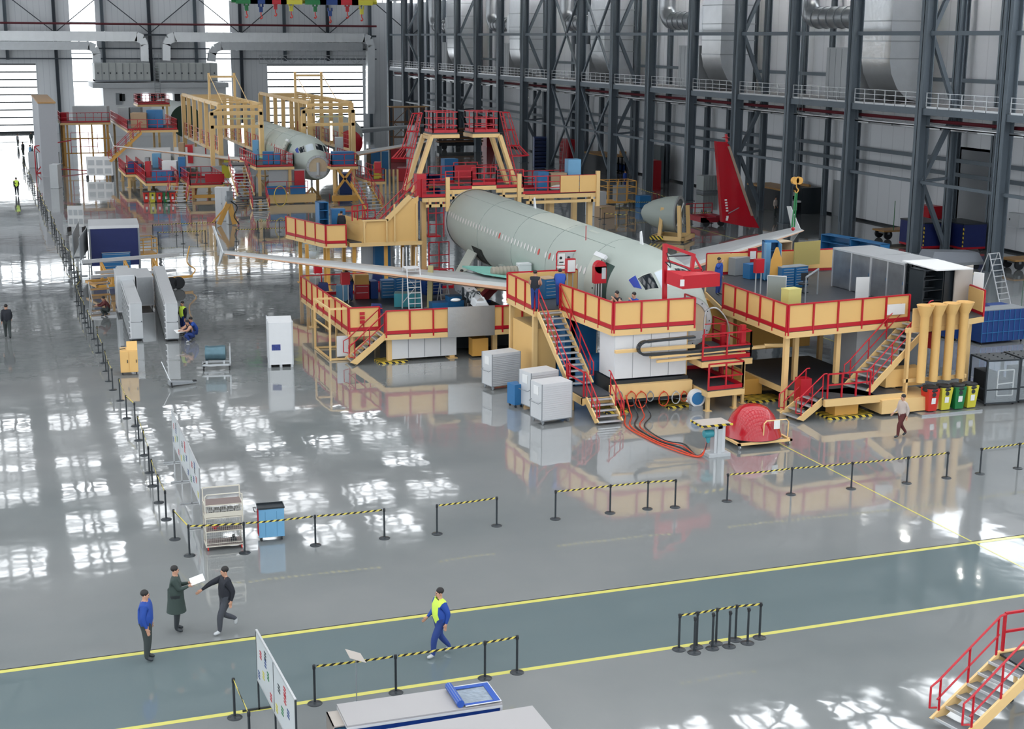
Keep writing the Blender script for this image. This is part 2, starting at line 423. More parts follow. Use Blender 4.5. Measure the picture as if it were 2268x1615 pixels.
def vent(y, lab, lab2):
    t = thing('ventilation_duct', lab, 'air duct', (66, y, 10.4))
    # box duct whose foot curves back to the wall
    prof = [(-1.3, 16), (-1.3, 3.2), (-1.1, 2.2), (-.5, 1.1), (.4, .35), (1.5, .1), (2.2, .1), (2.2, 16)]
    b = B(); n = len(prof); w = 1.9
    o = [(x, -w, z) for x, z in prof]+[(x, w, z) for x, z in prof]
    b.face(o, [tuple(range(n))[::-1], tuple(range(n, 2*n))]+[(i, (i+1) % n, n+(i+1) % n, n+i) for i in range(n)])
    b.at(1)
    for z in (3.3, 4.6, 6.1, 7.8, 9.6, 11.5): b.box(-1.36, 2.25, -w-.06, w+.06, z, z+.09)
    part(t, 'duct_shaft', b, [FOIL, GALV])
    b = B().tube([(-.4, w+.3, 6.5), (-.4, w+8.2, 6.5)]+[(-.4+.0*k, w+8.2+1.5*math.sin(k*PI/10), 6.5+1.5-1.5*math.cos(k*PI/10)) for k in range(1, 6)]+[(-.4, w+9.7, 14)], .85, 16)
    b.at(1)
    for k in range(7): b.lathe([(.85, 0), (.91, 0), (.91, .08), (.85, .08)], (-.4, w+1+k*1.15, 6.5), 16, 'y')
    part(t, 'round_pipe', b, [GALV, GRY])
    part(t, 'junction_box', B().box(-1.35, .6, w, w+.9, 5.4, 7.7), FOIL)
    c = thing('air_handling_cabinet', lab2, 'cabinet', (66.2, y+5.4, 10.42))
    b = B().box(-1.1, 1.6, -2.2, 2.2, 0, 4.1); b.at(1)
    for k in range(5): b.box(-1.12, -1.1, -1.8+k*.88, -1.77+k*.88, .1, 4.0)
    part(c, 'casing', b, [LGR, GRY])


for y, w1, w2 in ((96.8, 'nearest silver box duct with curved foot on the side walkway', 'nearest pale air handling cabinet on the side walkway'),
                  (124., 'silver box duct on walkway, behind and above the red tail fin', 'pale air cabinet on walkway, left of the duct above the red fin'),
                  (151.2, 'third silver box duct along the side walkway', 'third pale air cabinet along the side walkway'),
                  (178.4, 'fourth silver box duct along the walkway, above the red lookout platforms', 'fourth pale air cabinet along the side walkway'),
                  (205.6, 'farthest silver box duct on the side walkway', 'farthest pale air cabinet on the side walkway')): vent(y, w1, w2)

# ---- things on the back wall
for i in range(16):
    x = bpx(8, 20)[0]-7.2*2+7.25*i
    lo = dhl+.6 if x < dl1+1 else (dh+.6 if dr0-.5 < x < dr1+.5 else 0)
    struct('column', hcol(B(), x, YB-.4, lo, ZC, .4, .5), DSTEEL if i % 2 else STEEL)
b = B(); x0 = bpx(8, 20)[0]-14.4
zt = bpx(400, 71)[1]; 
for i in range(0, 16, 2):
    a = x0+7.25*i
    b.bar((a+7.25, YB-.6, 15.6), (a, YB-.6, 21.5), .14); b.bar((a+7.25, YB-.6, 15.6), (a+14.5, YB-.6, 21.5), .14)
b.box(-40, XF, YB-.8, YB-.5, 15.2, 15.5); b.box(-40, XF, YB-.8, YB-.55, 13.1, 13.3); b.box(-40, XF, YB-.8, YB-.55, 11.5, 11.7)
struct('beam', b, DSTEEL)
one('sprinkler_pipe', 'long dark red pipe running across the back wall', 'pipe', B().tube([(-40, YB-1, 17.), (XF, YB-1, 17.)], .16, 8), mat('dark_red_pipe', (.12, .012, .02), .4))


def duct(name, lab, pts, m, r=.75):          # box duct bent through points given in the picture, on the back wall
    P_ = [onY(x, y, YB-2.) for x, y in pts]; t = thing('wall_duct', lab, 'air duct', P_[0]); o = P_[0]
    b = B(); q = []
    for i, p in enumerate(P_):
        if 0 < i < len(P_)-1:
            a = (P_[i-1]-p).normalized(); c = (P_[i+1]-p).normalized(); q += [p+a*1.2, p+a*.35+c*.35, p+c*1.2]
        else: q.append(p)
    for i in range(len(q)-1): b.bar(q[i], q[i+1]+(q[i+1]-q[i]).normalized()*.12, 1.2, 2*r, (0, 1, 0) if abs((q[i+1]-q[i]).z) > .5 else (0, 0, 1))
    b.at(1)
    for i in range(len(P_)-1):
        L = (P_[i+1]-P_[i]).length; d = (P_[i+1]-P_[i]).normalized(); n = int(L/1.3)
        for k in range(1, n): c = P_[i]+d*(k*1.3); b.bar(c-d*.04, c+d*.04, 1.3, 2*r+.1, (0, 1, 0) if abs(d.z) > .5 else (0, 0, 1))
    part(t, 'duct_body', b, [m, m], w=True)


FOIL2 = mat('bright_foil_insulation', (.86, .88, .9), .35, .5, noise=.06, ns=1, bump=.5, bs=2.5)
duct('a', 'bright silver duct along the back wall ending in a drop at its right end', [(-60, 79), (318, 81), (320, 134)], FOIL2)
duct('b', 'bright silver duct on back wall with drops at both ends, above the right door', [(368, 134), (368, 82), (820, 84), (820, 250)], FOIL2)
duct('c', 'dull grey duct under the bright duct at the left of the back wall', [(-60, 101), (213, 101), (214, 140)], GALV, .65)
duct('d', 'dull grey duct under the bright duct over the right roller door', [(468, 136), (471, 102), (800, 104)], GALV, .65)
b = B(); p0 = onY(574, 122, YB-1.5); p1 = onY(812, 124, YB-1.5)
t = thing('lattice_truss', 'white lattice truss over the right roller door', 'truss', p0)
for z in (0, -1.35): b.bar(p0+V((0, 0, z)), p1+V((0, 0, z)), .12)
for k in range(10):
    a = p0.lerp(p1, k/10); c = p0.lerp(p1, (k+1)/10); b.bar(a, a-V((0, 0, 1.35)), .08); b.bar(a-V((0, 0, 1.35)) if k % 2 else a, c if k % 2 else c-V((0, 0, 1.35)), .08)
part(t, 'lattice', b, LGR, w=True)
# mezzanine office block at the back
X0, Z0 = bpx(205, 195, 232); X1, Z1 = bpx(500, 183, 232)
XA = bpx(228, 195, 232)[0]
t = thing('mezzanine_office', 'pale two-storey office block with windows under the back wall machinery', 'office', (XA, 232, 0)); t['kind'] = 'structure'
part(t, 'office_wall', B().box(XA, X1, 232, YB-.5, 0, Z0+.1), WHT, w=True)
part(t, 'parapet', B().box(X0, X1+.3, 231.2, YB-.5, Z0, Z1), LGR, w=True)
for k in range(9):
    if k == 1: continue
    x, z = bpx(264+k*17.5, 208, 231.9); xx, zz = bpx(264+k*17.5+13, 224, 231.9)
    o = part(t, 'window', B().box(x, xx, 231.86, 231.98, zz, z), DGL if k not in (3, 6) else DAY, w=True)
x, z = bpx(256, 206, 231.9); xx, zz = bpx(271, 232, 231.9); part(t, 'door', B().box(x, xx, 231.86, 231.95, zz, z), GRY, w=True)
for lab, xa, xb in (('left grey air handling unit on the office roof by the back wall', 211, 332), ('right grey air handling unit on the office roof by the back wall', 353, 481)):
    x, z = bpx(xa, 181, 234); xx, zz = bpx(xb, 140, 234)
    t = thing('air_handling_unit', lab, 'air conditioner', (x, 234, z))
    part(t, 'casing', B().box(x, xx, 234, 239, z, zz), mat('grey_casing', (.46, .48, .47), .5, noise=.05), w=True)
    b = B(); b.box(x, xx, 233.9, 239.1, z, z+.25)
    for k in range(1, 8): q = x+(xx-x)*k/8; b.box(q-.03, q+.03, 233.93, 234, z+.2, zz)
    part(t, 'seam', b, GRY, w=True)
    b = B()
    for k in range(9): q = x+(xx-x)*(k+.5)/9; b.lathe([(.13, 0), (.13, .06)], (q, 233.9, z+1.3), 8, 'y')
    part(t, 'port_cover', b, mat('dark_port', (.05, .06, .07), .4), w=True)
x, z = bpx(345, 128, 231.5)
one('wall_ladder', 'thin grey ladder rising to the office roof between the air units', 'ladder', B().bar((x-.4, 231, 6), (x-.4, 231, 13.4), .06).bar((x+.4, 231, 6), (x+.4, 231, 13.4), .06).face([], []) if 0 else
    (lambda q: [q.bar((x-.4, 231, 6), (x-.4, 231, 12.4), .07), q.bar((x+.4, 231, 6), (x+.4, 231, 12.4), .07)]+[q.bar((x-.4, 231, 6+.4*i), (x+.4, 231, 6+.4*i), .05) for i in range(16)] and q)(B()), GRY)
b = B().box(-.0, 5.6, 0, 7, 0, 8.4)
p = G(95, 392); q = G(133, 392)
t = thing('partition_block', 'tall pale box-like partition standing beside the left aisle', 'partition', p)
part(t, 'partition_wall', B().box(0, q.x-p.x, 0, 22, 0, 7.9), mat('pale_partition', (.40, .41, .44), .6, noise=.03)); part(t, 'top_trim', B().box(-.05, q.x-p.x+.05, -.05, 22.05, 7.9, 8.05), WOOD)
# crane hoists over the back half
cols = [('green', GRN), ('blue', DBL), ('red', RED), ('yellow', BYEL)]
for k, (px, z, c) in enumerate(((546, 24, 0), (578, 27, 1), (610, 21, 2), (645, 25, 3), (698, 26, 0), (731, 36, 1), (769, 26, 2), (801, 32, 3))):
    p = onY(px, z, 150.); nm, m = cols[c]
    t = thing('crane_hook', '%s lifting hook on a cable before the back wall, %s half of its row' % (nm, 'left' if k < 4 else 'right'), 'crane hook', p)
    part(t, 'cable', B().tube([(0, 0, 0), (0, 0, ZC-p.z-2.5)], .025, 4), BLKP)
    part(t, 'hook_block', B().box(-.18, .18, -.12, .12, 0, .55).box(-.28, -.1, -.05, .05, .5, .85).box(.1, .28, -.05, .05, .5, .85), m)
    part(t, 'hook', B().tube(curve([(0, 0, 0), (0, 0, -.3), (.12, 0, -.5), (0, 0, -.66), (-.1, 0, -.54)], 3), .06, 5), BRED)
    part(t, 'hoist_body', B().box(-1.1, 1.1, -.4, .4, 18.35-p.z, 19.2-p.z).tube([(-1.5, 0, 18.7-p.z), (1.6, 0, 18.7-p.z)], .25, 8), m)
# ================================================================ AIRCRAFT (local frame: nose bulkhead at y = 0, tail towards +y, z above floor)
ZP = 3.85
# y from the bulkhead : top z, bottom z, half width
SEC = [(-.02, -.02+ZP+.10+.42, ZP-1.62, 1.00), (.0, ZP+.55, ZP-1.68, 1.12), (.5, ZP+.72, ZP-1.80, 1.30), (1.0, ZP+.95, ZP-1.88, 1.46), (1.6, ZP+1.38, ZP-1.95, 1.60), (2.2, ZP+1.68, ZP-1.99, 1.72),
       (3, ZP+1.85, ZP-2.03, 1.83), (4, ZP+1.97, ZP-2.06, 1.92), (5, ZP+2.04, ZP-2.07, 1.965), (6.2, ZP+2.07, ZP-2.07, 1.975), (27, ZP+2.07, ZP-2.07, 1.975), (28.6, ZP+2.06, ZP-1.98, 1.95), (30.6, ZP+2.05, ZP-1.75, 1.88)]


def sec(y):
    for i in range(len(SEC)-1):
        a, b = SEC[i], SEC[i+1]
        if y <= b[0] or i == len(SEC)-2:
            t = (y-a[0])/(b[0]-a[0]); return [a[k]+(b[k]-a[k])*t for k in (1, 2, 3)]


def S(y, a, off=0.):         # skin point; a = 0 at the left flank seen by the camera (-x), 90 deg = crown
    t, bo, w = sec(y); zc = (t+bo)/2; h = (t-bo)/2; a = math.radians(a)
    return V((-(w+off)*math.cos(a), y, zc+(h+off)*math.sin(a)))


def patch(b, y0, y1, a0, a1, off, th=.0, ny=4, na=6, sh=None):
    q = []
    for l in ((off, off+th) if th else (off,)):
        for i in range(ny+1):
            for j in range(na+1):
                y = y0+(y1-y0)*i/ny; a = a0+(a1-a0)*j/na
                if sh: y, a = sh(i/ny, j/na)
                q.append(S(y, a, l))
    m = (ny+1)*(na+1); f = []
    for l in range(2 if th else 1):
        for i in range(ny):
            for j in range(na): k = l*m+i*(na+1)+j; f.append((k, k+1, k+na+2, k+na+1))
    if th:
        for i in range(ny):
            for j in (0, na): k = i*(na+1)+j; f.append((k, k+na+1, k+na+1+m, k+m))
        for j in range(na):
            for i in (0, ny): k = i*(na+1)+j; f.append((k, k+1, k+1+m, k+m))
    b.face(q, f, True)


def quadpatch(c, off):       # four (y, a) corners
    b = B()

    def sh(s, t):
        p = [V((*c[k], 0)) for k in range(4)]; e = p[0].lerp(p[1], s); g = p[3].lerp(p[2], s); r = e.lerp(g, t); return r.x, r.y
    patch(b, 0, 0, 0, 0, off, 0, 4, 4, sh); return b


def wing(sgn):
    # stations: x, LE y, TE y, z mid, thickness   (for the -x side)
    st = [(1.6, 11.2, 18.3, 2.55, .9), (6.4, 14.0, 18.5, 3.0, .55), (16.2, 19.3, 21.1, 4.02, .2), (16.9, 19.75, 21.25, 4.1, .12)]
    b = B(); R = []
    pr = [(0, 0), (.03, .30), (.12, .62), (.3, .8), (.6, .55), (1, .0), (.6, -.25), (.3, -.35), (.1, -.3), (.03, -.2)]
    for x, l, t, z, h in st: R += [(sgn*x, l+(t-l)*u, z+h*v*.6) for u, v in pr]
    n = len(pr)
    for i in range(len(st)-1):
        for j in range(n):
            b.k = 1 if j in (0, 9) else (2 if (j in (1,)) else 0)
            b.face([R[i*n+j], R[i*n+(j+1) % n], R[(i+1)*n+(j+1) % n], R[(i+1)*n+j]], [(0, 1, 2, 3)], True)
    b.k = 0; b.face(R[-n:], [tuple(range(n))])
    return b


def wing_parts(t):
    for sgn, nm in ((-1, 'wing'), (1, 'wing')):
        o = part(t, nm, wing(sgn), [mat('silver_wing_skin', (.50, .51, .52), .35, .25, noise=.08, ns=1.5), LEO, mat('pale_wing_band', (.56, .57, .56), .4)], 'silver wing with bare orange leading edge')
        x = 16.9*sgn; b = B()
        b.slab([(x, 20.2, 4.1), (x, 21.3, 4.1), (x+.25*sgn, 22.4, 5.25), (x+.22*sgn, 21.9, 5.3)], (.05*sgn, 0, 0)); b.slab([(x, 20.2, 4.1), (x, 21.2, 4.1), (x+.1*sgn, 21.5, 3.3), (x+.1*sgn, 21.2, 3.3)], (.05*sgn, 0, 0))
        part(o, 'winglet', b, mat('winglet_grey', (.6, .62, .63), .4))
        b = B()
        for u in (.25, .5, .75): pass
        b.hexa([(1.7*sgn, 12.3, 2.95), (1.7*sgn, 17.6, 2.86), (4.6*sgn, 18.2, 3.1), (4.6*sgn, 14.4, 3.3), (1.7*sgn, 12.3, 3.1), (1.7*sgn, 17.6, 3.06), (4.6*sgn, 18.2, 3.2), (4.6*sgn, 14.4, 3.38)])
        part(o, 'root_panel', b, mat('turquoise_sealant', (.20, .50, .42), .5, noise=.2, ns=3), 'turquoise primed wing root panel')
        # pylon
        b = B().hexa([(5.45*sgn, 11.9, 2.3), (5.85*sgn, 11.9, 2.3), (5.95*sgn, 15, 2.45), (5.35*sgn, 15, 2.45), (5.4*sgn, 12.1, 2.62), (5.9*sgn, 12.1, 2.62), (5.95*sgn, 15, 3.1), (5.35*sgn, 15, 3.1)])
        b.tube([(5.65*sgn, 11.6, 2.42), (5.65*sgn, 12.4, 2.45), (5.65*sgn, 14, 2.6)], [.2, .3, .26], 10)
        b.at(1)
        for k in range(8): b.tube(curve([(5.65*sgn-.3, 12.0+k*.35, 2.5), (5.65*sgn+random.uniform(-.1, .1), 12.2+k*.35, 2.8), (5.65*sgn+.3, 12.3+k*.35, 2.5)], 3), .04, 4)
        b.box(5.65*sgn-.34, 5.65*sgn+.34, 12.7, 12.85, 2.2, 2.75).box(5.65*sgn-.36, 5.65*sgn+.36, 13.5, 13.62, 2.2, 2.85)
        b.at(2).hexa([(5.65*sgn-.4, 11.3, 2.2), (5.65*sgn+.4, 11.3, 2.2), (5.65*sgn+.4, 12.0, 2.3), (5.65*sgn-.4, 12.0, 2.3), (5.65*sgn-.25, 11.4, 2.42), (5.65*sgn+.25, 11.4, 2.42), (5.65*sgn+.3, 12.0, 2.6), (5.65*sgn-.3, 12.0, 2.6)])
        part(t, 'engine_pylon', b, [ALU, BLKP, LGR], 'bare metal engine pylon under the wing')
        # main gear leg / jack under wing
    return t


def fuselage(t, wins=True, doors=True):
    b = B(); ys = [s[0] for s in SEC]; Y = []
    for i in range(len(ys)-1):
        k = 1 if ys[i+1]-ys[i] < 1.3 else int((ys[i+1]-ys[i])/2)+1
        Y += [ys[i]+(ys[i+1]-ys[i])*j/k for j in range(k)]
    Y.append(ys[-1]); n = 40
    q = [S(y, 360*j/n) for y in Y for j in range(n)]
    b.face(q, [(i*n+j, i*n+(j+1) % n, (i+1)*n+(j+1) % n, (i+1)*n+j) for i in range(len(Y)-1) for j in range(n)], True)
    part(t, 'fuselage_skin', b, PRIM)
    b = B(); n = 32; q = []                       # bulkhead disc with rim
    for r_, yy in ((1.0, -.02), (.82, -.06), (.8, .0)):
        q += [(S(0, 0).x*-1*0+math.cos(2*PI*j/n)*1.06*r_, yy, ZP-.56+math.sin(2*PI*j/n)*1.06*r_) for j in range(n)]
    b.face(q, [(i*n+j, i*n+(j+1) % n, (i+1)*n+(j+1) % n, (i+1)*n+j) for i in range(2) for j in range(n)], True)
    part(t, 'nose_ring', b, LGR)
    b = B().face(q[-n:], [tuple(range(n))]); b.at(1); b.tube([(0, -.05, ZP-1.3), (0, -.08, ZP-.5), (0, -.05, ZP-.15)], .16, 8); b.box(-.75, .75, -.07, -.01, ZP-1.35, ZP-.98)
    b.at(2)
    for j in range(14): a = 2*PI*j/14; b.ball((.97*math.cos(a), -.06, ZP-.56+.97*math.sin(a)), .03, 5)
    part(t, 'nose_bulkhead', b, [WOODL, LGR, BLKP], 'tan nose bulkhead left open without its radome')
    # cockpit glazing : (y, angle) corners
    for a in (0, 1):
        for c, m in ((((1.02, 86), (1.02, 57), (1.85, 61), (1.78, 86)), DGL if a else CGL), (((1.12, 53), (1.55, 34), (2.3, 38), (1.95, 57)), DGL), (((1.75, 31), (2.25, 25), (2.85, 30), (2.6, 40)), BGL if a == 0 else DGL)):
            if a: c = tuple((y, 180-g) for y, g in c)
            g = tuple((y+(-.06 if k < 2 else .06), an) for k, (y, an) in enumerate(c))
            fr = part(t, 'cockpit_window_frame', quadpatch(g, .006), PRIM2); o = part(fr, 'cockpit_window', quadpatch(c, .014), m)
            o.parent = fr
    # cabin windows on the visible flank
    if wins:
        k = 0; y = 7.3
        while y < 30.6:
            if not (12.9 < y < 13.2):
                b = B(); n = 10; sl = lambda a_, r_: S(y+.12*r_*math.cos(a_), 17.2+4.9*r_*math.sin(a_), .012)
                b.face([sl(2*PI*j/n, 1) for j in range(n)], [tuple(range(n))]); part(t, 'cabin_window', b, WIN if k not in (9, 12, 24) else BRED)
            k += 1; y += .533
    b = B()
    for y in (7.0, 12.5, 17.9, 24.0): b.tube([S(y, a, .003) for a in range(-80, 261, 10)], .012, 4)
    b.tube([S(y, 62, .003) for y in (6, 12, 20, 30)], .012, 4); b.tube([S(y, 118, .003) for y in (6, 12, 20, 30)], .012, 4)
    part(t, 'skin_seam', b, mat('seam_grey', (.22, .26, .24), .5))
    b = B()
    for y, a in ((9.5, 78), (12.8, 76), (16.5, 80), (20.5, 83)): patch(b, y, y+1.1, a, a+5, .006)
    patch(b, 12.2, 17.8, 62, 118, .004, 0, 6, 8)
    part(t, 'pale_panel', b, PRIM2, 'paler primed skin panels on the crown')
    for y in (5.2, 19.8):
        p = S(y, 93); part(t, 'blade_antenna', B().slab([p, p+V((0, .35, 0)), p+V((0, .38, .55)), p+V((0, .22, .6))], (.04, 0, 0)), WHT)
    if doors:
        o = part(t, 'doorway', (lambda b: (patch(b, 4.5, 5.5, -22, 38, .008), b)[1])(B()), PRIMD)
        b = B(); patch(b, 5.2, 6.3, -24, 38, .26, .1, 3, 8); d = part(t, 'cabin_door', b, PRIM2, 'pale cabin door swung forward of its opening')
        b = B(); patch(b, 5.15, 6.35, 38, 43, .24, .14, 3, 2); part(d, 'door_top', b, WHT)
        b = B()
        for k in range(8):
            p = S(5.22, -20+k*8, .37); b.ball(p, .04, 5)
        part(d, 'door_fitting', b, BLKP)
        b = B(); patch(b, 23.4, 25.4, -52, -18, .009); part(t, 'cargo_opening', b, mat('black_opening', (.008, .012, .01), .8))
        b = B(); p = [S(24.9, -30, .05), S(26.6, -30, .05)]; b.slab([p[0], p[1], p[1]+V((-.8, 0, -1.35)), p[0]+V((-.8, 0, -1.35))], (.12, 0, .05)); part(t, 'cargo_door', b, PRIM2)
    # belly fairing and rear frame
    b = B().hexa([(-1.7, 10.5, 1.6), (1.7, 10.5, 1.6), (1.7, 20, 1.6), (-1.7, 20, 1.6), (-1.98, 10.5, 2.9), (1.98, 10.5, 2.9), (1.98, 20, 2.9), (-1.98, 20, 2.9)]); part(t, 'belly_fairing', b, PRIM)
    b = B(); n = 40; q = [S(30.6, 360*j/n, o_)+V((0, d_, 0)) for o_, d_ in ((.05, -.05), (.05, .35), (-.12, .35)) for j in range(n)]
    b.face(q, [(i*n+j, i*n+(j+1) % n, (i+1)*n+(j+1) % n, (i+1)*n+j) for i in range(2) for j in range(n)], True); part(t, 'rear_frame', b, LGR)
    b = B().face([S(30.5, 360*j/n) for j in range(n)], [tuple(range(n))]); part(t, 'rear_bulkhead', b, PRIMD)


XA1, YA1 = 27.55, 54.0
t = thing('aircraft', 'near unfinished airliner in pale green primer, nose towards the right foreground', 'aircraft', (XA1, YA1, 0), math.radians(-1.2)); A1 = t
fuselage(t); wing_parts(t)
t = thing('aircraft', 'far unfinished airliner in green primer under the beige gantry frames', 'aircraft', (28.7, 132.6, 0), math.radians(-.6)); A2 = t
fuselage(t); wing_parts(t)
t = thing('aircraft', 'third airliner section at the back, grey barrel with a dark open end rim', 'aircraft', (24.8, 196, 0)); A3 = t
b = B(); n = 32; q = [(2.*math.cos(2*PI*j/n), y, ZP+.3+2.07*math.sin(2*PI*j/n)) for y in (0, 24) for j in range(n)]
b.face(q, [(j, (j+1) % n, n+(j+1) % n, n+j) for j in range(n)]+[tuple(range(n, 2*n))], True); part(t, 'fuselage_barrel', b, mat('barrel_grey', (.42, .46, .44), .45))
b = B(); q = [(2.06*math.cos(2*PI*j/n)*s_, y, ZP+.3+2.13*math.sin(2*PI*j/n)*s_) for y, s_ in ((.0, 1), (-.15, 1), (-.15, .92), (0, .92)) for j in range(n)]
b.face(q, [(i*n+j, i*n+(j+1) % n, (i+1)*n+(j+1) % n, (i+1)*n+j) for i in range(3) for j in range(n)]+[tuple(range(3*n, 4*n))], True); part(t, 'end_rim', b, mat('dark_green_rim', (.02, .06, .04), .5))
b = B().bar((-1.4, 2, 0), (-1.4, 2, 2.6), .3).bar((1.4, 2, 0), (1.4, 2, 2.6), .3).bar((-1.4, 20, 0), (-1.4, 20, 2.6), .3).bar((1.4, 20, 0), (1.4, 20, 2.6), .3); part(t, 'support', b, YFR)
p = G(772, 300, 4.2)
t = thing('aircraft', 'distant airliner tail section with a red rear cover beyond the gantry', 'aircraft', (p.x, p.y, 0))
b = B().lathe([(1.3, -.6), (1.7, 0), (2., 2), (2., 9)], (0, 0, 4.2), 20, 'y'); part(t, 'fuselage_barrel', b, mat('barrel_grey', (.42, .46, .44), .45))
b = B().lathe([(.2, -.9), (1.2, -.8), (1.5, -.55), (1.5, -.3)], (0, 0, 3.4), 18, 'y'); part(t, 'red_cover', b, RED)
part(t, 'wing', B().hexa([(1, 4, 4), (1, 8, 4), (15, 13, 4.6), (15, 11.5, 4.6), (1, 4, 4.5), (1, 8, 4.4), (15, 13, 4.7), (15, 11.5, 4.7)]), GRY)
part(t, 'support', B().bar((-1, 0, 0), (-1, 0, 2.6), .4).bar((1, 0, 0), (1, 0, 2.6), .4).bar((0, 7, 0), (0, 7, 2.6), .4), YFR)
# jacks that carry the two airliners
def jack(label, x, y, z, m=RED):
    t = thing('aircraft_jack', label, 'jack', (x, y, 0))
    b = B()
    for k in range(3): a = 2*PI*k/3+.4; b.bar((1.0*math.cos(a), 1.0*math.sin(a), 0), (0, 0, z*.6), .16)
    b.prism([(1.1*math.cos(2*PI*k/3+.4), 1.1*math.sin(2*PI*k/3+.4)) for k in range(3)], .0, .06)
    part(t, 'tripod', b, m); part(t, 'ram', B().tube([(0, 0, .4), (0, 0, z)], .1, 8), ALU)


jack('red tripod jack under the near aircraft left wing root', XA1-4.4, YA1+15.6, 2.6); jack('red jack under the near aircraft right wing root', XA1+4.4, YA1+15.6, 2.6)
jack('yellow tripod jack under the near aircraft nose', XA1, YA1+3.4, 1.8, YFR); jack('yellow jack under the far aircraft nose', 28.7, 132.2+3.4, 1.8, YFR)
jack('red jack under the far aircraft wing root', 24.3, 147.8, 2.6); jack('yellow jack under the near aircraft rear body', XA1, YA1+28, 1.9, YFR); jack('yellow jack under the far aircraft rear body', 28.7, 160.5, 1.9, YFR)
# ================================================================ WORK PLATFORMS
def rail(b, p, q, h=1.1, sp=1.25, mid=(.55,), r=.028, toe=0, ends=True):
    p = V(p); q = V(q); L = (q-p).length; n = max(1, round(L/sp))
    for k in range(n+1):
        c = p.lerp(q, k/n); b.bar(c, c+V((0, 0, h)), .06)
    for m in (h,)+tuple(mid): b.bar(p+V((0, 0, m)), q+V((0, 0, m)), .055)
    if toe: b.bar(p+V((0, 0, toe/2)), q+V((0, 0, toe/2)), .03, toe)
    return b


def platform(t, poly, z, edges, legs=(), beam=.24, lm=None, h=1.1, pm=None, lw=.2, z0=0.):
    n = len(poly); part(t, 'deck', B().prism(poly, z-.05, z), DECK, w=True)
    b = B()
    for i in range(n):
        p, q = V((*poly[i], z-.05-beam/2)), V((*poly[(i+1) % n], z-.05-beam/2)); d = (q-p).normalized()*.06; b.bar(p-d, q+d, .14, beam)
    part(t, 'deck_frame', b, YFR, w=True)
    for i, e in enumerate(edges):
        if not e: continue
        p, q = V((*poly[i], z)), V((*poly[(i+1) % n], z)); d = (q-p).normalized(); o = V((d.y, -d.x, 0))*.05
        if e[0] == 'p':
            part(t, 'side_panel', B().bar(p+V((0, 0, .6)), q+V((0, 0, .6)), .04, .92), pm or YEL, w=True)
            b = B(); L = (q-p).length; k = max(1, round(L/1.25))
            for j in range(k+1): c = p.lerp(q, j/k)+o; b.bar(c-V((0, 0, .18)), c+V((0, 0, h)), .07)
            b.bar(p+o+V((0, 0, h)), q+o+V((0, 0, h)), .06); b.bar(p+o+V((0, 0, .06)), q+o+V((0, 0, .06)), .03, .16)
            part(t, 'railing', b, RED, w=True)
        else:
            part(t, 'railing', rail(B(), p, q, h, 1.0, (.37, .74) if e == 'r3' else (.55,), toe=.16), RED, w=True)
    for x, y in legs: part(t, 'leg', B().box(x-lw/2, x+lw/2, y-lw/2, y+lw/2, z0+.02, z-.05-beam).box(x-lw, x+lw, y-lw, y+lw, z0, z0+.03), lm or YFR, w=True)


def stairs(t, top, bot, w, rails=(1, 1), sm=None, rise=.2, low=True, rm=None, h=1.0):
    top, bot = V(top), V(bot); d = bot-top; hd = V((d.x, d.y, 0)).normalized(); s = V((-hd.y, hd.x, 0)); n = max(2, round(-d.z/rise))
    sg_ = []
    for k in (-1, 1):
        b = B(); sg_.append(b); o = s*(w/2*k); b.hexa([top+o-s*.03+V((0, 0, -.28)), top+o+s*.03+V((0, 0, -.28)), bot+o+s*.03-V((0, 0, 0))+hd*-.2, bot+o-s*.03+hd*-.2, top+o-s*.03+V((0, 0, .04)), top+o+s*.03+V((0, 0, .04)), bot+o+s*.03+V((0, 0, .12))+hd*.12, bot+o-s*.03+V((0, 0, .12))+hd*.12])
    part(t, 'stair_stringer', sg_, sm or YFR, w=True)
    b = B(); g = d.xy.length/n
    for k in range(n):
        c = top+d*((k+.5)/n); b.hexa([c-hd*g*.5-s*w*.48+V((0, 0, -.045)), c+hd*g*.5-s*w*.48+V((0, 0, -.045)), c+hd*g*.5+s*w*.48+V((0, 0, -.045)), c-hd*g*.5+s*w*.48+V((0, 0, -.045)),
                                      c-hd*g*.5-s*w*.48, c+hd*g*.5-s*w*.48, c+hd*g*.5+s*w*.48, c-hd*g*.5+s*w*.48])
        b.at(1); e = c+hd*g*.5; b.bar(e-s*w*.47, e+s*w*.47, .03, .06); b.at(0)
    part(t, 'stair_tread', b, [TREAD, mat('tread_nosing', (.6, .62, .64), .35, .5)], w=True)
    for k in (0, 1):
        if not rails[k]: continue
        o = s*(w/2*(1 if k else -1)); b = B(); U = V((0, 0, h)); m = max(2, round(d.length/1.3))
        for j in range(m+1): c = top.lerp(bot, .03+.9*j/m)+o; b.tube([c, c+U], .028, 6)
        a, e = top+o, top.lerp(bot, .97)+o
        b.tube([a+U-hd*.15, a+U, e+U, e+U+hd*.22-V((0, 0, .1)), e+hd*.22+V((0, 0, .35)), e+V((0, 0, .3))], .027, 6); b.tube([a+U*.52, e+U*.52], .024, 6)
        part(t, 'handrail', b, rm or RED, w=True)


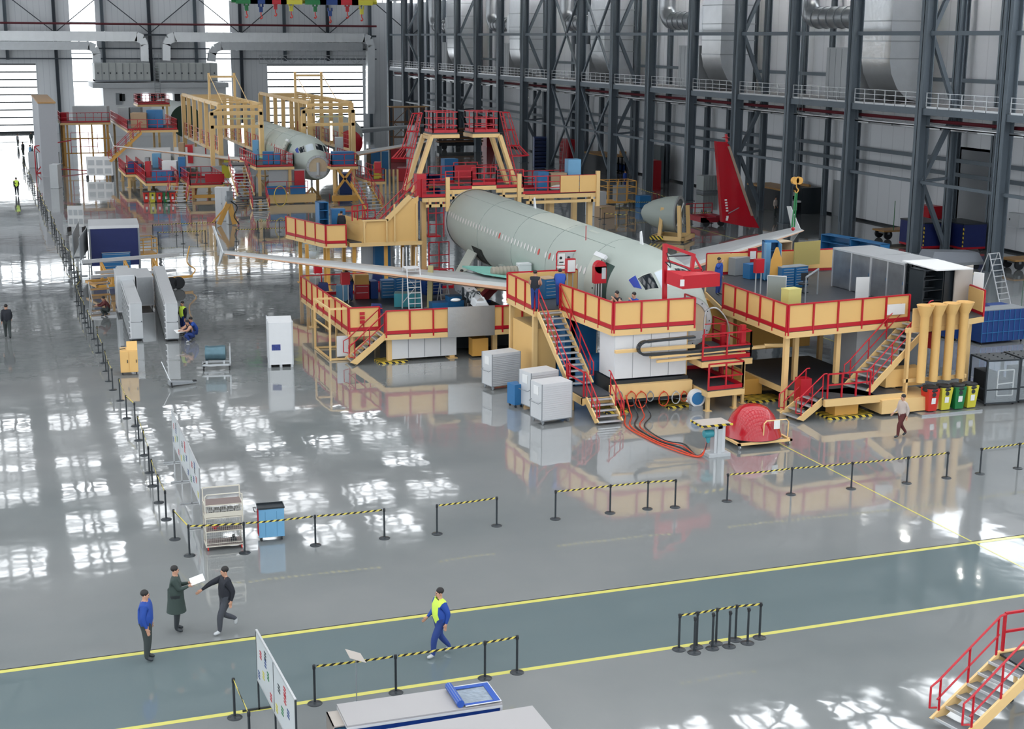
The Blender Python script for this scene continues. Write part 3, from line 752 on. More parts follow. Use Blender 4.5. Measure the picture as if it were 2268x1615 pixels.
# ---- P1: nose platform on the camera side
t = thing('work_platform', 'yellow panelled high platform beside the near aircraft nose, white cupboards underneath', 'platform', (25, 55, 0)); PL1 = t
z1 = 3.5
platform(t, [(23.45, 52.6), (27.1, 52.6), (27.1, 53.5), (25.7, 56.2), (25.3, 61), (21.9, 61), (21.9, 57.5), (23.1, 57.5)], z1, ['p', 'r', None, None, 'p', 'p', None, 'p'],
         [(23.5, 57.1), (22.0, 57.8), (22.0, 60.8), (23.7, 53.), (26.9, 53.), (25., 60.5)])
part(t, 'low_beam', B().box(23.3, 27.0, 52.35, 52.6, .55, 1.15), YFR, w=True); part(t, 'cross_beam', B().box(23.4, 27.0, 52.2, 52.35, 2.55, 2.68), YFR, w=True)
o = part(t, 'cupboard', B().box(23.55, 26.85, 52.7, 54.2, 1.35, 3.2), WHT, w=True)
for k in range(4): part(o, 'cupboard_door', B().box(23.57+.82*k, 24.36+.82*k, 52.66, 52.70, 1.37, 3.18), WHT, w=False).parent = o
for c in o.children:
    for v in c.data.vertices: v.co -= V((25, 55, 0))
part(t, 'void_shade', B().box(23.5, 26.9, 52.6, 56, .35, 1.3), BLKP, w=True)  # black block stands in for the shade in the space under the cupboards
part(t, 'hazard_foot', B().box(23.1, 24.1, 52.3, 53.4, 0, .1), HAZ, w=True); part(t, 'hazard_foot', B().box(25.9, 26.9, 52.3, 53.4, 0, .1), HAZ, w=True)
part(t, 'landing', B().box(21.9, 23.2, 51.95, 53.9, .85, .92), DECK, w=True); part(t, 'landing_frame', B().box(21.85, 23.25, 51.93, 52.05, .6, .85).box(21.85, 21.95, 51.95, 53.9, .55, .85).box(23.2, 23.3, 51.95, 53.9, .55, .85), YFR, w=True)
part(t, 'leg', B().box(21.9, 22.1, 53.4, 53.6, 0, .6).box(23, 23.2, 53.4, 53.6, 0, .6), YFR, w=True)
stairs(t, (22.5, 57.4, 3.5), (22.5, 53.7, .95), 1.05); stairs(t, (22.55, 51.95, .9), (22.55, 50.75, .05), 1.05, rise=.16)
part(t, 'handrail', rail(B(), (21.93, 53.7, .92), (21.93, 52.0, .92), 1.), RED, w=True)
part(t, 'equipment_block', B().box(22.0, 23.0, 57.8, 60.6, .1, 2.6), YEL, w=True); part(t, 'blue_panel', B().box(23.1, 24.6, 57.0, 58.4, .1, 3.1).box(23.3, 24.5, 54.6, 56.2, .1, 1.7), BLU, w=True)
b = B()                      # energy chain
pts = [(26.9, 52.1, 3.05), (24.9, 52.1, 3.0), (24.75, 52.1, 2.98)]+[(24.7-.35*math.sin(a*PI/8), 52.1, 2.72+.28*math.cos(a*PI/8)) for a in range(9)]+[(27.5, 52.1, 2.42), (29.6, 52.1, 2.5)]
for k in range(len(pts)-1): b.bar(pts[k], pts[k+1], .22, .09, (0, 0, 1) if abs(pts[k][2]-pts[k+1][2]) < .1 else (1, 0, 0))
part(t, 'cable_chain', b, BLKP, w=True)
b = B().bar((24.9, 52.1, 2.32), (30.2, 52.1, 2.42), .2, .1).bar((25.2, 52.1, 2.12), (29.3, 52.1, 2.2), .12, .1); b.tube([(30.2, 52.1, 2.46), (31, 51.9, 2.46), (31.15, 51.8, 2.3), (31.15, 51.8, .7)], .09, 6); part(t, 'chain_beam', b, YFR, w=True)
# red side platforms below the nose
t = thing('work_platform', 'low red-railed double platform under the near aircraft nose, right of white cupboards', 'platform', (28, 53, 0))
platform(t, [(27.15, 51.2), (28.8, 51.3), (28.8, 55), (27.15, 55)], .95, ['r', 'r', 'r', None], [(27.3, 51.5), (28.6, 51.6), (28.6, 54.8), (27.4, 54.8)], lw=.14)
platform(t, [(27.2, 51.9), (29.5, 52.0), (29.5, 55.4), (27.2, 55.4)], 2.05, ['r', 'r', None, None], [(27.3, 55), (29.3, 52.2), (29.3, 55.2)], lw=.12)
part(t, 'red_mast', B().bar((29.2, 52.2, 2.0), (29.2, 52.2, 3.4), .2).bar((28.9, 53.4, .9), (28.9, 53.4, 3.2), .16), RED, w=True)
# ---- P2: low wing platform
z2 = 1.45
t = thing('work_platform', 'low yellow panelled platform under the near aircraft left wing', 'platform', (18, 68, 0)); PL2 = t
platform(t, [(15.5, 65.5), (16.95, 65.4), (16.95, 64.2), (22.6, 63.8), (24.6, 63.8), (24.6, 71.), (23.8, 75.4), (15.3, 75.4)], z2, ['p', None, 'p', 'p', None, None, 'r', 'p'], [(15.7, 65.8), (17.2, 64.6), (20.3, 64.6), (22.4, 64.4), (15.6, 74), (22, 74), (18, 70)], lw=.24)
stairs(t, (16.95, 64.85, 1.45), (15.35, 64.85, .05), 1.1, rise=.2)
o = B().box(17.3, 20.5, 64.45, 65.4, .15, 1.15); part(t, 'cupboard', o, WHT, w=True)
b = B()
for k in range(1, 4): b.box(17.3+.8*k-.012, 17.3+.8*k+.012, 64.43, 64.45, .18, 1.13)
part(t, 'cupboard_joint', b, GRY, w=True); part(t, 'hazard_foot', B().box(16.6, 18, 64.2, 65.2, 0, .09), HAZ, w=True)
part(t, 'grey_board', B().slab([(19.9, 63.93, 1.15), (22.2, 63.78, 1.15), (22.2, 63.78, 2.6), (19.9, 63.93, 2.6)], (0, -.05, 0)), GALV, w=True)
part(t, 'under_deck_shade', B().box(20.7, 24.4, 66, 70, .1, 1.2), BLKP, w=True)  # black block in place of the shade beneath the deck
part(t, 'yellow_box', B().box(21.2, 22.0, 64.1, 64.7, .1, .95), ORG, w=True)
b = B()                      # warning notices
for k in range(3): b.box(15.98, 16.22, 65.32, 65.36, 2.05+.14-k*.2, 2.2+.14-k*.2)
part(t, 'notice', b, RED, w=True)
t = thing('open_cage', 'empty beige box-section frame standing at the corner of the low wing platform', 'frame', (15, 67, 0))
b = B(); A_ = [(14.6, 65.7), (15.65, 65.6), (15.55, 68.5), (14.5, 68.6)]
for i in range(4):
    p, q = A_[i], A_[(i+1) % 4]
    for z in (.06, 2.5): b.bar((*p, z), (*q, z), .09)
    b.bar((*p, 0), (*p, 2.5), .09)
b.bar((14.6, 65.7, 1.5), (14.5, 68.6, 1.5), .06); part(t, 'frame_tube', b, YFR, w=True)
part(t, 'side_board', B().box(14.95, 15.7, 65.8, 65.84, .15, 1.15), WHT, w=True)
# ---- P3: high platform right of the nose
z3 = 3.45
t = thing('work_platform', 'large yellow panelled platform right of the near aircraft nose with long stair', 'platform', (34, 54, 0)); PL3 = t
platform(t, [(30.1, 50.15), (36.3, 50.75), (36.3, 49.5), (40., 50.6), (40.3, 52), (41.5, 63.5), (33.6, 64), (31.5, 60), (30.2, 55.8)], z3, ['p', None, None, 'p', None, 'p', None, None, 'p'],
         [(30.3, 50.5), (33., 50.9), (36.0, 51.1), (39.8, 51.2), (30.4, 55.5), (36, 57), (34, 62), (40.5, 60), (31.6, 51.9)])
platform(t, [(30.6, 50.6), (33.0, 48.6), (34.8, 48.6), (34.8, 56), (30.6, 56)], .9, [None, None, None, None, None], [(31, 50.8), (34.5, 50)], lw=.3)
part(t, 'handrail', rail(B(), (31.2, 48.65, .9), (33.2, 48.65, .9), 1., .7).bar((31.2, 48.65, 1.9), (31.2, 48.65, 1.9001), .05), RED, w=True)
part(t, 'landing', B().box(31.0, 33.4, 48.6, 50.0, .84, .9), DECK, w=True); part(t, 'landing_frame', B().box(31.0, 34.8, 48.45, 48.6, .6, .88).box(31.0, 33.4, 49.9, 50.05, .6, .88), YFR, w=True)
stairs(t, (36.4, 50.2, 3.45), (33.0, 49.3, .95), 1.25); stairs(t, (31.0, 49.3, .9), (29.85, 49.15, .05), 1.1, rise=.2)
part(t, 'back_wall', B().box(31.0, 31.2, 56, 60, .9, 3.2).box(31.2, 36, 57.9, 58.1, .9, 3.2), ORG, w=True)
part(t, 'pale_cupboard', B().box(34.4, 36.6, 51.6, 53.2, .5, 3.2), LGR, w=True); part(t, 'grey_cupboard', B().box(37.2, 38.4, 52.0, 53, .1, 2.6), GRY, w=True)
part(t, 'yellow_block', B().box(34.4, 36.2, 49.3, 49.9, .95, 1.7), YEL, w=True); part(t, 'yellow_base', B().box(33.6, 36.4, 48.3, 50, .12, .7), YFR, w=True)
part(t, 'hazard_foot', B().box(31.3, 33.4, 48.55, 49.6, 0, .1), HAZ, w=True); part(t, 'hazard_foot', B().box(29.6, 31.2, 52.0, 53.0, 0, .1), HAZ, w=True)
part(t, 'yellow_pedestal', [B().box(31.7, 32.8, 48.8, 49.5, .1, .6), B().box(29.5, 30.7, 53, 55, .12, .8)], ORG, w=True)
part(t, 'red_cabinet', B().box(30.6, 31.1, 49.7, 50.2, .5, 1.5), RED, w=True); part(t, 'red_box', B().box(36.7, 37.1, 49.5, 49.9, 2.4, 3.1), RED, w=True)
part(t, 'notice', B().box(35.1, 36.0, 50.56, 50.6, 3.75, 4.2), PAP, w=True)
for k, x in enumerate((35.6, 36.25, 36.95, 37.65)):
    b = B().lathe([(.18, 1.25), (.18, 4.0), (.21, 4.06), (.37, 4.5), (.35, 4.5), (.18, 4.06)], (x, 48.6+.05*k, 0), 18); part(t, 'waste_chute', b, YEL, 'yellow waste chute with a flared mouth', w=True)
part(t, 'chute_rack', B().box(35.0, 38.1, 48.9, 49.0, 1.2, 1.35).box(35.0, 38.1, 48.95, 49.05, 3.3, 3.5).box(35.1, 35.2, 48.9, 49.1, .1, 3.4).box(37.9, 38, 48.9, 49.1, .1, 3.4).box(35.3, 38, 49.0, 49.05, 3.5, 4.3), YFR, w=True)
part(t, 'bin_tray', B().box(35.2, 38.2, 47.8, 48.9, .0, .08), GALV, w=True)
# ---- P5: orange stair house and P4 gantry across the rear of the near aircraft
t = thing('work_platform', 'orange stair house with closed sides left of the near aircraft rear end', 'platform', (22, 86, 0)); z5 = 2.95
platform(t, [(20.2, 84.6), (24.6, 84.4), (24.6, 88), (20.2, 88)], z5, [None, None, None, None], [(20.5, 85), (22.5, 85), (24.4, 85), (20.5, 87.7), (24.3, 87.7), (18.9, 85.8), (17.9, 86.5)], lm=ORG)
part(t, 'closed_side', B().slab([(20.9, 84.5, 2.9), (24.4, 84.4, 2.9), (24.4, 84.4, 5.6), (23.5, 84.4, 5.3), (22.4, 84.4, 4.2), (21.2, 84.45, 4.2)], (0, .06, 0)), YEL, w=True)
part(t, 'side_panel', B().slab([(20.9, 84.5, 2.9), (21.2, 84.45, 4.2), (19.9, 88, 4.4), (19.8, 88, 2.9)], (.05, 0, 0)), YEL, w=True)
b = B()
for x in (21.0, 22.4, 22.9, 24.3): b.bar((x, 84.35, 2.9), (x, 84.35, 4.2 if x < 22.9 else 5.2), .09)
b.bar((20.9, 84.35, 4.25), (22.5, 84.35, 4.25), .1); b.bar((22.4, 84.35, 4.25), (23.9, 84.35, 5.65), .1, .3); part(t, 'panel_rib', b, YFR, w=True)
stairs(t, (24.5, 85.2, 5.6), (21.7, 85.2, 3.0), 1.1, rise=.2)
part(t, 'railing', rail(B(), (20.6, 87.9, 2.95), (22.6, 87.9, 2.95), 1.5, .6, (.5, 1.)), RED, w=True); part(t, 'railing', rail(B(), (20.4, 84.9, 4.2), (21.6, 85.8, 4.2), .9, .6), RED, w=True)
platform(t, [(18.7, 84.6), (19.9, 84.5), (20.1, 85.4), (18.1, 90.2), (17.3, 89.6)], z5, ['p', None, None, None, 'p'], [(18.9, 85.1), (17.9, 88.5)], lm=ORG)
part(t, 'back_board', B().box(21.5, 23.5, 87.2, 87.3, .1, 2.6), WHT, w=True); part(t, 'blue_panel', B().box(22.2, 23.2, 86.5, 87, .1, 2.6), BLU, w=True)
t = thing('gantry_platform', 'red and yellow gantry platform arching over the near aircraft rear end', 'platform', (30, 86.4, 0)); P4 = t
zs = [(24.8, 26.3, 5.5), (26.3, 28.0, 5.95), (28.0, 29.6, 6.15), (29.6, 31.4, 5.95), (31.4, 36.4, 5.5)]
for k, (x0, x1, z) in enumerate(zs):
    part(t, 'deck', B().box(x0, x1, 84.9, 88.6, z-.05, z), DECK, w=True); b = B().box(x0, x1, 84.75, 84.9, z-.3, z-.05); b9 = B().box(x0, x1, 88.5, 88.6, z-.3, z)
    if k != 2: b.box(x0+.2, x1+(.5 if k < 2 else .1), 84.7, 84.85, z-.62, z-.44).box(x0+.4, x0+.55, 84.7, 84.85, z-.62, z-.1).box(x1-.4, x1-.25, 84.7, 84.85, z-.62, z-.1)
    part(t, 'deck_frame', [b, b9], YFR, w=True)
    b = rail(B(), (x0, 84.8, z), (x1, 84.8, z), 1.1, .85, (.37, .74), toe=.18); part(t, 'railing', b, RED, w=True)
    part(t, 'railing', rail(B(), (x0, 88.5, z), (x1, 88.5, z), 1.1, .95, (.55,), toe=.18), RED, w=True)
for x0, x1 in ((33.9, 35.15), (35.2, 36.4)): part(t, 'side_panel', B().box(x0, x1, 84.7, 84.76, 5.55, 6.6), YEL, w=True)
for x, z in ((26.4, 6.7), (31.1, 6.8), (36.45, 6.85)): part(t, 'post', B().box(x-.12, x+.12, 84.62, 84.84, 4.6, z), YFR, w=True)
for x, y in ((25., 85.3), (25.2, 88.3), (33.6, 85.6), (34.4, 88.3), (36.1, 85.2), (36.3, 88.3), (32, 87.5)): part(t, 'leg', B().box(x-.16, x+.16, y-.16, y+.16, 0, 5.2), YFR, w=True)
part(t, 'red_board', [B().box(28.0, 29.4, 88.2, 88.3, 6.3, 7.1), B().box(24.5, 25.1, 84.9, 85.6, 5.5, 6.9)], RED, w=True)
part(t, 'lower_railing', rail(rail(B(), (25.2, 84.9, 3.), (26.2, 84.9, 3.), 2.2, .5, (.8, 1.5)), (25.2, 84.8, .9), (26.5, 84.8, .9), 1.8, .6, (.5, 1.)), RED, w=True)
part(t, 'lower_platform', [B().box(24.9, 26.6, 83.6, 87, .6, .8), B().box(25.2, 26.0, 84.9, 86, 3, 3.1)], RED, w=True)


def tower(label, x, sg):
    t = thing('lookout_platform', label, 'platform', (x, 86.5, 5.6))
    b = B(); zt = 3.75
    part(t, 'deck', B().box(-.85, .85, -.9, .9, zt-.1, zt), DECK); part(t, 'deck_frame', B().box(-.9, .9, -.95, .95, zt-.32, zt-.1), YFR)
    for q in (-.85, .85): b.bar((-sg*.9, q, zt-.2), (-sg*2.1, q, .1), .42, .22)
    b.bar((-sg*.9, -.85, zt-.3), (-sg*.9, .85, zt-.3), .2); part(t, 'leg', b, YFR)
    b = B()
    for p, q in (((-.8, -.9), (.8, -.9)), ((.8, -.9), (.8, .9)), ((.8, .9), (-.8, .9)), ((-.8, .9), (-.8, -.9))): rail(b, (*p, zt), (*q, zt), 1.25, .72, (.42, .84), toe=.18)
    part(t, 'railing', b, RED)
    b = B()                  # ladder with safety hoops hanging off the outer side
    for q in (-.25, .25): b.bar((-sg*1.3, q, zt+1.2), (-sg*2.5, q, .0), .06)
    for k in range(16): a = k/16; p = V((-sg*(1.3+1.2*a), 0, (zt+1.2)*(1-a))); b.bar(p+V((0, -.25, 0)), p+V((0, .25, 0)), .04)
    for k, e in ((0, .55), (.22, .65), (.42, .75), (.55, 1.25)):
        p = V((-sg*(1.3+1.2*k), 0, (zt+1.2)*(1-k))); b.tube([p+V((-sg*e*math.sin(a*PI/6), .45*math.cos(a*PI/6), -.05)) for a in range(7)], .03, 5)
    for a in (1, 2, 3, 4, 5): b.tube([(-sg*(1.3+1.2*k)-sg*e*math.sin(a*PI/6), .45*math.cos(a*PI/6), (zt+1.2)*(1-k)-.05) for k, e in ((0, .55), (.22, .65), (.42, .75), (.55, 1.25))], .025, 5)
    part(t, 'caged_ladder', b, RED)


tower('left red-railed lookout on slanted yellow legs above the rear gantry', 26.55, 1)
tower('right red-railed lookout on slanted yellow legs above the rear gantry', 29.2, -1)


# ---- docks around the far aircraft
def beige_frame(label, x0, x1, ya, yb, z, zt, hang=True):
    t = thing('beige_gantry', label, 'gantry', ((x0+x1)/2, ya, 0)); pb_ = []
    for y in (ya, yb):
        b = B(); pb_.append(b)
        for x in (x0, x1): b.box(x-.24, x+.24, y-.24, y+.24, z, zt)
        b.box(x0-.2, x1+.2, y-.16, y+.16, zt-.35, zt)
    part(t, 'portal', pb_, YFR, w=True)
    b = B()
    for x in (x0, x1):
        b.bar((x, ya, zt), (x, yb, zt), .3, .35); b.bar((x, ya, z+1.2), (x, yb, z+1.2), .25, .3)
        n = int((yb-ya)/4.6)
        for k in range(1, n): y = ya+(yb-ya)*k/n; b.box(x-.2, x+.2, y-.2, y+.2, z+1.2, zt)
    n = int((yb-ya)/5)
    for k in range(1, n): y = ya+(yb-ya)*k/n; b.bar((x0, y, zt), (x1, y, zt), .22, .2)
    part(t, 'side_frame', b, YFR, w=True)
    for k in (x0, x1):
        b = B()
        for y in (ya+5, ya+11): b.box(k-.06, k+.06, y-.06, y+.06, z, z+1.2)
        rail(b, (k, ya+.5, z+1.3), (k, yb-.5, z+1.3), 1.5, 1.5, (.5, 1.), r=.03); part(t, 'railing', b, RED, w=True)
    b = B()
    for x in (x0-1.2, x1-.4): b.box(x-.2, x+.2, ya-2.7, ya-2.3, z+.2, zt-.6)
    b.box(x0-1.3, x1-.3, ya-2.7, ya-2.3, zt-.9, zt-.5).box(x0-1.3, x1-.3, ya-2.7, ya-2.3, zt-2.2, zt-1.9).bar((x0-1.2, ya-2.5, zt-.7), (x0-.1, ya, zt-.5), .25).bar((x1-.4, ya-2.5, zt-.7), (x1, ya, zt-.5), .25); part(t, 'front_portal', b, YFR, w=True)
    # hoist goalpost on top
    ym = ya+(yb-ya)*.3; b = B()
    for x in (x0+.3, x1-1.2): b.box(x-.12, x+.12, ym-.12, ym+.12, zt, zt+3.)
    b.box(x0+.3, x1-1.2, ym-.1, ym+.1, zt+2.5, zt+2.72)
    for x in (x0+.3, x1-1.2): b.bar((x, ym, zt+2.9), (x+.6, ym-5, zt), .06)
    part(t, 'goalpost', b, YFR, w=True)
    part(t, 'lamp_bar', B().box(x0+.8, x1-.6, ya+.6, ya+.75, zt-1.5, zt-1.35), mat('pale_yellow_beam', (.72, .68, .38), .5), w=True)
    part(t, 'lamp_tube', B().tube([(x0+2.4, ya+.6, zt-3.9), (x0+2.4, ya+.6, zt-1.9)], .12, 8), LAMP, w=True)
    part(t, 'hoist', B().box(x0-.6, x0+.6, ya+1.2, ya+2, zt-1.4, zt-.5), mat('hoist_blue', (.05, .09, .14), .5), w=True)
    return t


beige_frame('left tall beige portal frame over the far aircraft left side', 22.3, 26.5, 149.5, 178, 2.2, 8.3)
beige_frame('right tall beige portal frame over the far aircraft right side', 31.6, 36.0, 149.5, 178, 2.2, 8.4)
# ================================================================ BELT STANCHIONS
ORD = ('first second third fourth fifth sixth seventh eighth ninth tenth eleventh twelfth thirteenth fourteenth fifteenth sixteenth seventeenth eighteenth nineteenth twentieth').split()
SB = B().lathe([(.17, 0), (.175, .008), (.16, .022), (.05, .035), (.035, .05)], n=20); SP = B().tube([(0, 0, .03), (0, 0, .9)], .03, 10)
SH = B().lathe([(.036, .86), (.038, .9), (.038, .955), (.03, .97), (.01, .975)], n=12).box(-.022, .022, -.055, .055, .895, .945)
st0 = thing('belt_stanchion', 'x', 'stanchion'); part(st0, 'base', SB, BLKP); part(st0, 'pole', SP, BLKP); part(st0, 'belt_head', SH, BLK); freeze(st0)
used = [0]


def stanchion(p, label, group, q=None, rz=0.):
    p = V((p[0], p[1], 0))
    if not used[0]: o = st0; o.location = p; o['label'] = label; o['group'] = group; used[0] = 1
    else: o = dup(st0, p, 0, label, group)
    if q is not None:
        d = V((q[0], q[1], 0))-p; n = 6; b = B(); L = d.length; s = .006*L*L if L < 4 else .1
        pts = [d*(.03+.94*k/n)+V((0, 0, .925-s*4*(k/n)*(1-k/n)*.5)) for k in range(n+1)]
        for k in range(n): b.bar(pts[k], pts[k+1], .008, .055)
        part(o, 'belt', b, BELT, 'black and yellow striped belt')
    return o


def row(pts, where, group, brk=(), fmt='{o} stanchion from left {w}'):
    P_ = [G(*p) for p in pts]
    for i, p in enumerate(P_):
        stanchion(p, fmt.format(o=ORD[i] if i < 20 else '', w=where), group, P_[i+1] if i+1 < len(P_) and i not in brk else None)


row([(697.5, 1559), (877, 1535), (1074, 1503), (1145, 1490)], 'in the row behind the white-topped cabinets nearest camera', 'nearest stanchion row')
row([(520, 1590), (554, 1668)], 'beside the black-framed notice boards at bottom left', 'stanchions by the boards')
row([(1503.3, 1439.3), (1542.6, 1433.6), (1585.6, 1425.6), (1628.6, 1418), (1681.9, 1413)], 'of the taped back line in the tight stanchion cluster', 'stanchion cluster')
row([(1537.4, 1446.2), (1577.5, 1437), (1614.8, 1432.5), (1655.5, 1425)], 'in the untaped front line of the tight stanchion cluster', 'stanchion cluster', (0, 1, 2, 3))
row([(420, 1231), (542, 1225), (699, 1208), (851.6, 1192.8)], 'past the mesh trolley and blue cart', 'middle stanchion row')
row([(968, 1183), (1100, 1165)], 'in the two-post stretch of the middle row', 'middle stanchion row')
row([(1230, 1150), (1351, 1136.6), (1434, 1127.5), (1495, 1124)], 'in the four-post centre stretch', 'middle stanchion row')
row([(1610, 1110.5), (1751.8, 1095.5), (1885, 1083), (2008, 1070.5), (2096, 1059)], 'in the five-post stretch before the right platform', 'middle stanchion row')
row([(2170, 1050), (2254, 1038), (2330, 1030)], 'in the last stretch at the right edge', 'middle stanchion row')
L_ = [(387.3, 1195), (368.3, 1151), (351.6, 1113.4), (337.8, 1077), (331, 1047.3), (319.6, 1008.7), (307.4, 975.6), (300, 944), (281, 927), (266, 887.6), (250, 864), (241, 844.5), (234.5, 822), (229, 804), (218, 781.6), (217, 765), (208, 751), (201, 738.5), (195.4, 725.6), (189, 715), (186, 705), (180, 694.7), (174, 677), (170, 668)]
P_ = [G(*p) for p in L_]; y = P_[-1].y
while y < 176: y += 1.55+.5*random.random(); P_.append(V((4.7-.012*(y-85)+random.uniform(-.15, .15), y, 0)))
stanchion(P_[0], 'first black stanchion of the long left aisle row, at its near corner', 'left aisle row', G(420, 1231))
for i, p in enumerate(P_[1:]):
    i += 1
    stanchion(p, (ORD[i]+' stanchion from the near end of the long left aisle row') if i < 20 else 'black stanchion in the dense far stretch of the left aisle row', 'left aisle row' if i < 20 else 'far stretch of the left aisle row', P_[i-1] if i % 3 != 1 or i > 20 else None)
row([(339, 525.3), (390.7, 522), (436.7, 520.6), (479, 519)], 'in the far taped row left of the orange robot', 'far taped rows')
row([(571, 515.8), (619, 514), (668.6, 512.5)], 'in the far taped row right of the grey control box', 'far taped rows')
row([(350.8, 542.6), (405.7, 540.4), (455.3, 538.7)], 'in the taped row right behind the blue curtained stand', 'far taped rows')
row([(523.6, 535.4), (585.5, 533.7), (650.4, 530.3), (700, 528)], 'in the nearer taped row beyond the left wing', 'far taped rows')
row([(1329, 486), (1371, 477), (1394, 471), (1447, 470), (1519, 480)], 'in the taped row left of the tail cone stand', 'taped rows behind the fuselage')
row([(1338, 497), (1389.7, 501)], 'in the nearer taped row behind the near fuselage crown', 'taped rows behind the fuselage')
row([(1446, 500), (1531.4, 496.5), (1575.7, 494.5)], 'between the tail cone stand and red fin', 'taped rows behind the fuselage')
row([(1410, 436), (1455, 452), (1490, 462)], 'in the diagonal row by the small blue bin', 'taped rows behind the fuselage')
row([(2105, 636), (2160, 640)], 'behind the dark storage cage on the right floor', 'taped rows behind the fuselage')

# ================================================================ PEOPLE
def person(label, loc, rz, top=BLKP, leg=DBL, J=None, h=1.75, shoe=BLKP, sleeve=None, hair=HAIR, z=None, coat=0., skirt=None, item=None):
    base = dict(pelvis=(0, 0, .96), spine=(0, .01, 1.14), chest=(0, 0, 1.36), neck=(0, .005, 1.49), chin=(0, -.01, 1.56), head=(0, -.015, 1.64), crown=(0, 0, 1.71), nose=(0, -.115, 1.62))
    for s, k in ((1, 'l'), (-1, 'r')):
        base.update({'hip'+k: (.09*s, 0, .90), 'knee'+k: (.10*s, -.02, .50), 'ank'+k: (.10*s, .02, .09), 'toe'+k: (.12*s, -.15, .04), 'sh'+k: (.17*s, 0, 1.41), 'el'+k: (.23*s, .03, 1.13), 'wr'+k: (.24*s, -.05, .89)})
    J = J or {}
    base.update({k: v for k, v in J.items() if k in base})
    if 'dz' in J: base = {k: (v[0], v[1], v[2]+J['dz']) for k, v in base.items()}
    R_ = dict(pelvis=.145, spine=.135, chest=.155, neck=.058, chin=.075, head=.098, crown=.07, nose=.02, hipl=.13, hipr=.13, kneel=.09, kneer=.09, ankl=.06, ankr=.06, toel=.04, toer=.04, shl=.10, shr=.10, ell=.065, elr=.065, wrl=.034, wrr=.034)
    for k in ('pelvis', 'spine', 'chest', 'shl', 'shr', 'ell', 'elr'): R_[k] += coat*(1.2 if k in ('pelvis', 'spine') else .4)
    names = list(base); vs = [V(base[k]) for k in names]; rad = [R_[k] for k in names]; ed = []; idx = {k: i for i, k in enumerate(names)}; typ = []

    def e(a, b_, m): ed.append((idx[a], idx[b_])); typ.append(m)
    sl = sleeve or top
    for a, b_, m in (('pelvis', 'spine', top), ('spine', 'chest', top), ('chest', 'neck', top), ('neck', 'chin', SKIN), ('chin', 'head', SKIN), ('head', 'crown', SKIN), ('head', 'nose', SKIN)): e(a, b_, m)
    for k in 'lr':
        e('pelvis', 'hip'+k, leg); e('hip'+k, 'knee'+k, leg); e('knee'+k, 'ank'+k, leg); e('ank'+k, 'toe'+k, shoe); e('chest', 'sh'+k, top); e('sh'+k, 'el'+k, sl); e('el'+k, 'wr'+k, sl)
        w_ = V(base['wr'+k]); d = (w_-V(base['el'+k])).normalized(); s = 1 if k == 'l' else -1
        f_ = V((0, -1, 0)); f_ = (f_-d*f_.dot(d))
        f_ = f_.normalized() if f_.length > .2 else V((0, 0, 1)); u_ = d.cross(f_).normalized()*s
        pm = len(vs); vs.append(w_+d*.075); rad.append(.036); ed.append((idx['wr'+k], pm)); typ.append(SKIN)
        for j, (o_, ln) in enumerate(((-.026, .07), (-.009, .082), (.009, .076), (.026, .06))):
            a = len(vs); vs += [w_+d*.10+f_*o_*1.1, w_+d*(.10+ln*.55)+f_*o_*1.15+u_*-.01, w_+d*(.10+ln)+f_*o_*1.1+u_*-.03]; rad += [.011, .0095, .008]; ed += [(pm, a), (a, a+1), (a+1, a+2)]; typ += [SKIN]*3
        a = len(vs); vs += [w_+d*.05+f_*.04, w_+d*.09+f_*.058-u_*.01]; rad += [.012, .010]; ed += [(pm, a), (a, a+1)]; typ += [SKIN]*2
    me = bpy.data.meshes.new('body'); me.from_pydata([tuple(q) for q in vs], ed, []); o = bpy.data.objects.new('tmp', me); COL.objects.link(o)
    sk = o.modifiers.new('s', 'SKIN'); sk.use_smooth_shade = True
    for i, d in enumerate(me.skin_vertices[0].data):
        r = rad[i]; d.radius = (r*1.0, r*1.0)
        if i < 3: d.radius = (r*1.75, r*1.15)
        d.use_root = (i == 0)
    ss = o.modifiers.new('b', 'SUBSURF'); ss.levels = 1; ss.render_levels = 1
    dg = bpy.context.evaluated_depsgraph_get(); nm = bpy.data.meshes.new_from_object(o.evaluated_get(dg)); bpy.data.objects.remove(o)
    ml = []; 
    for m in [SKIN, top, sl, leg, shoe]:
        if m not in ml: ml.append(m)
    nm.materials.clear()
    for m in ml: nm.materials.append(m)
    for p in nm.polygons:
        c = p.center; best = 9; bm_ = SKIN
        for (a, b_), m in zip(ed, typ):
            A, D = vs[a], vs[b_]-vs[a]; tt = max(0, min(1, (c-A).dot(D)/max(D.length_squared, 1e-9))); dd = (A+D*tt-c).length-.6*(rad[a]*(1-tt)+rad[b_]*tt)
            if dd < best: best = dd; bm_ = m
        p.material_index = ml.index(bm_); p.use_smooth = True
    if z is None: z = 0
    body = bpy.data.objects.new('person', nm); COL.objects.link(body); body.location = (loc[0], loc[1], z); body.rotation_euler = (0, 0, rz)
    k = h/1.75; body.scale = (k, k, k); body['label'] = label; body['category'] = 'person'
    hd = V(base['head']); hb = B().ball((hd.x, hd.y+.022, hd.z+.05), (.092, .098, .085), 10); x = link('hair', hb, hair); x.parent = body
    for s in (-1, 1): x = link('eye', B().ball((hd.x+.034*s, hd.y-.086, hd.z+.005), .011, 6), BLKP); x.parent = body
    for s in (-1, 1): x = link('ear', B().ball((hd.x+.092*s, hd.y+.0, hd.z-.01), (.014, .022, .032), 6), SKIN); x.parent = body
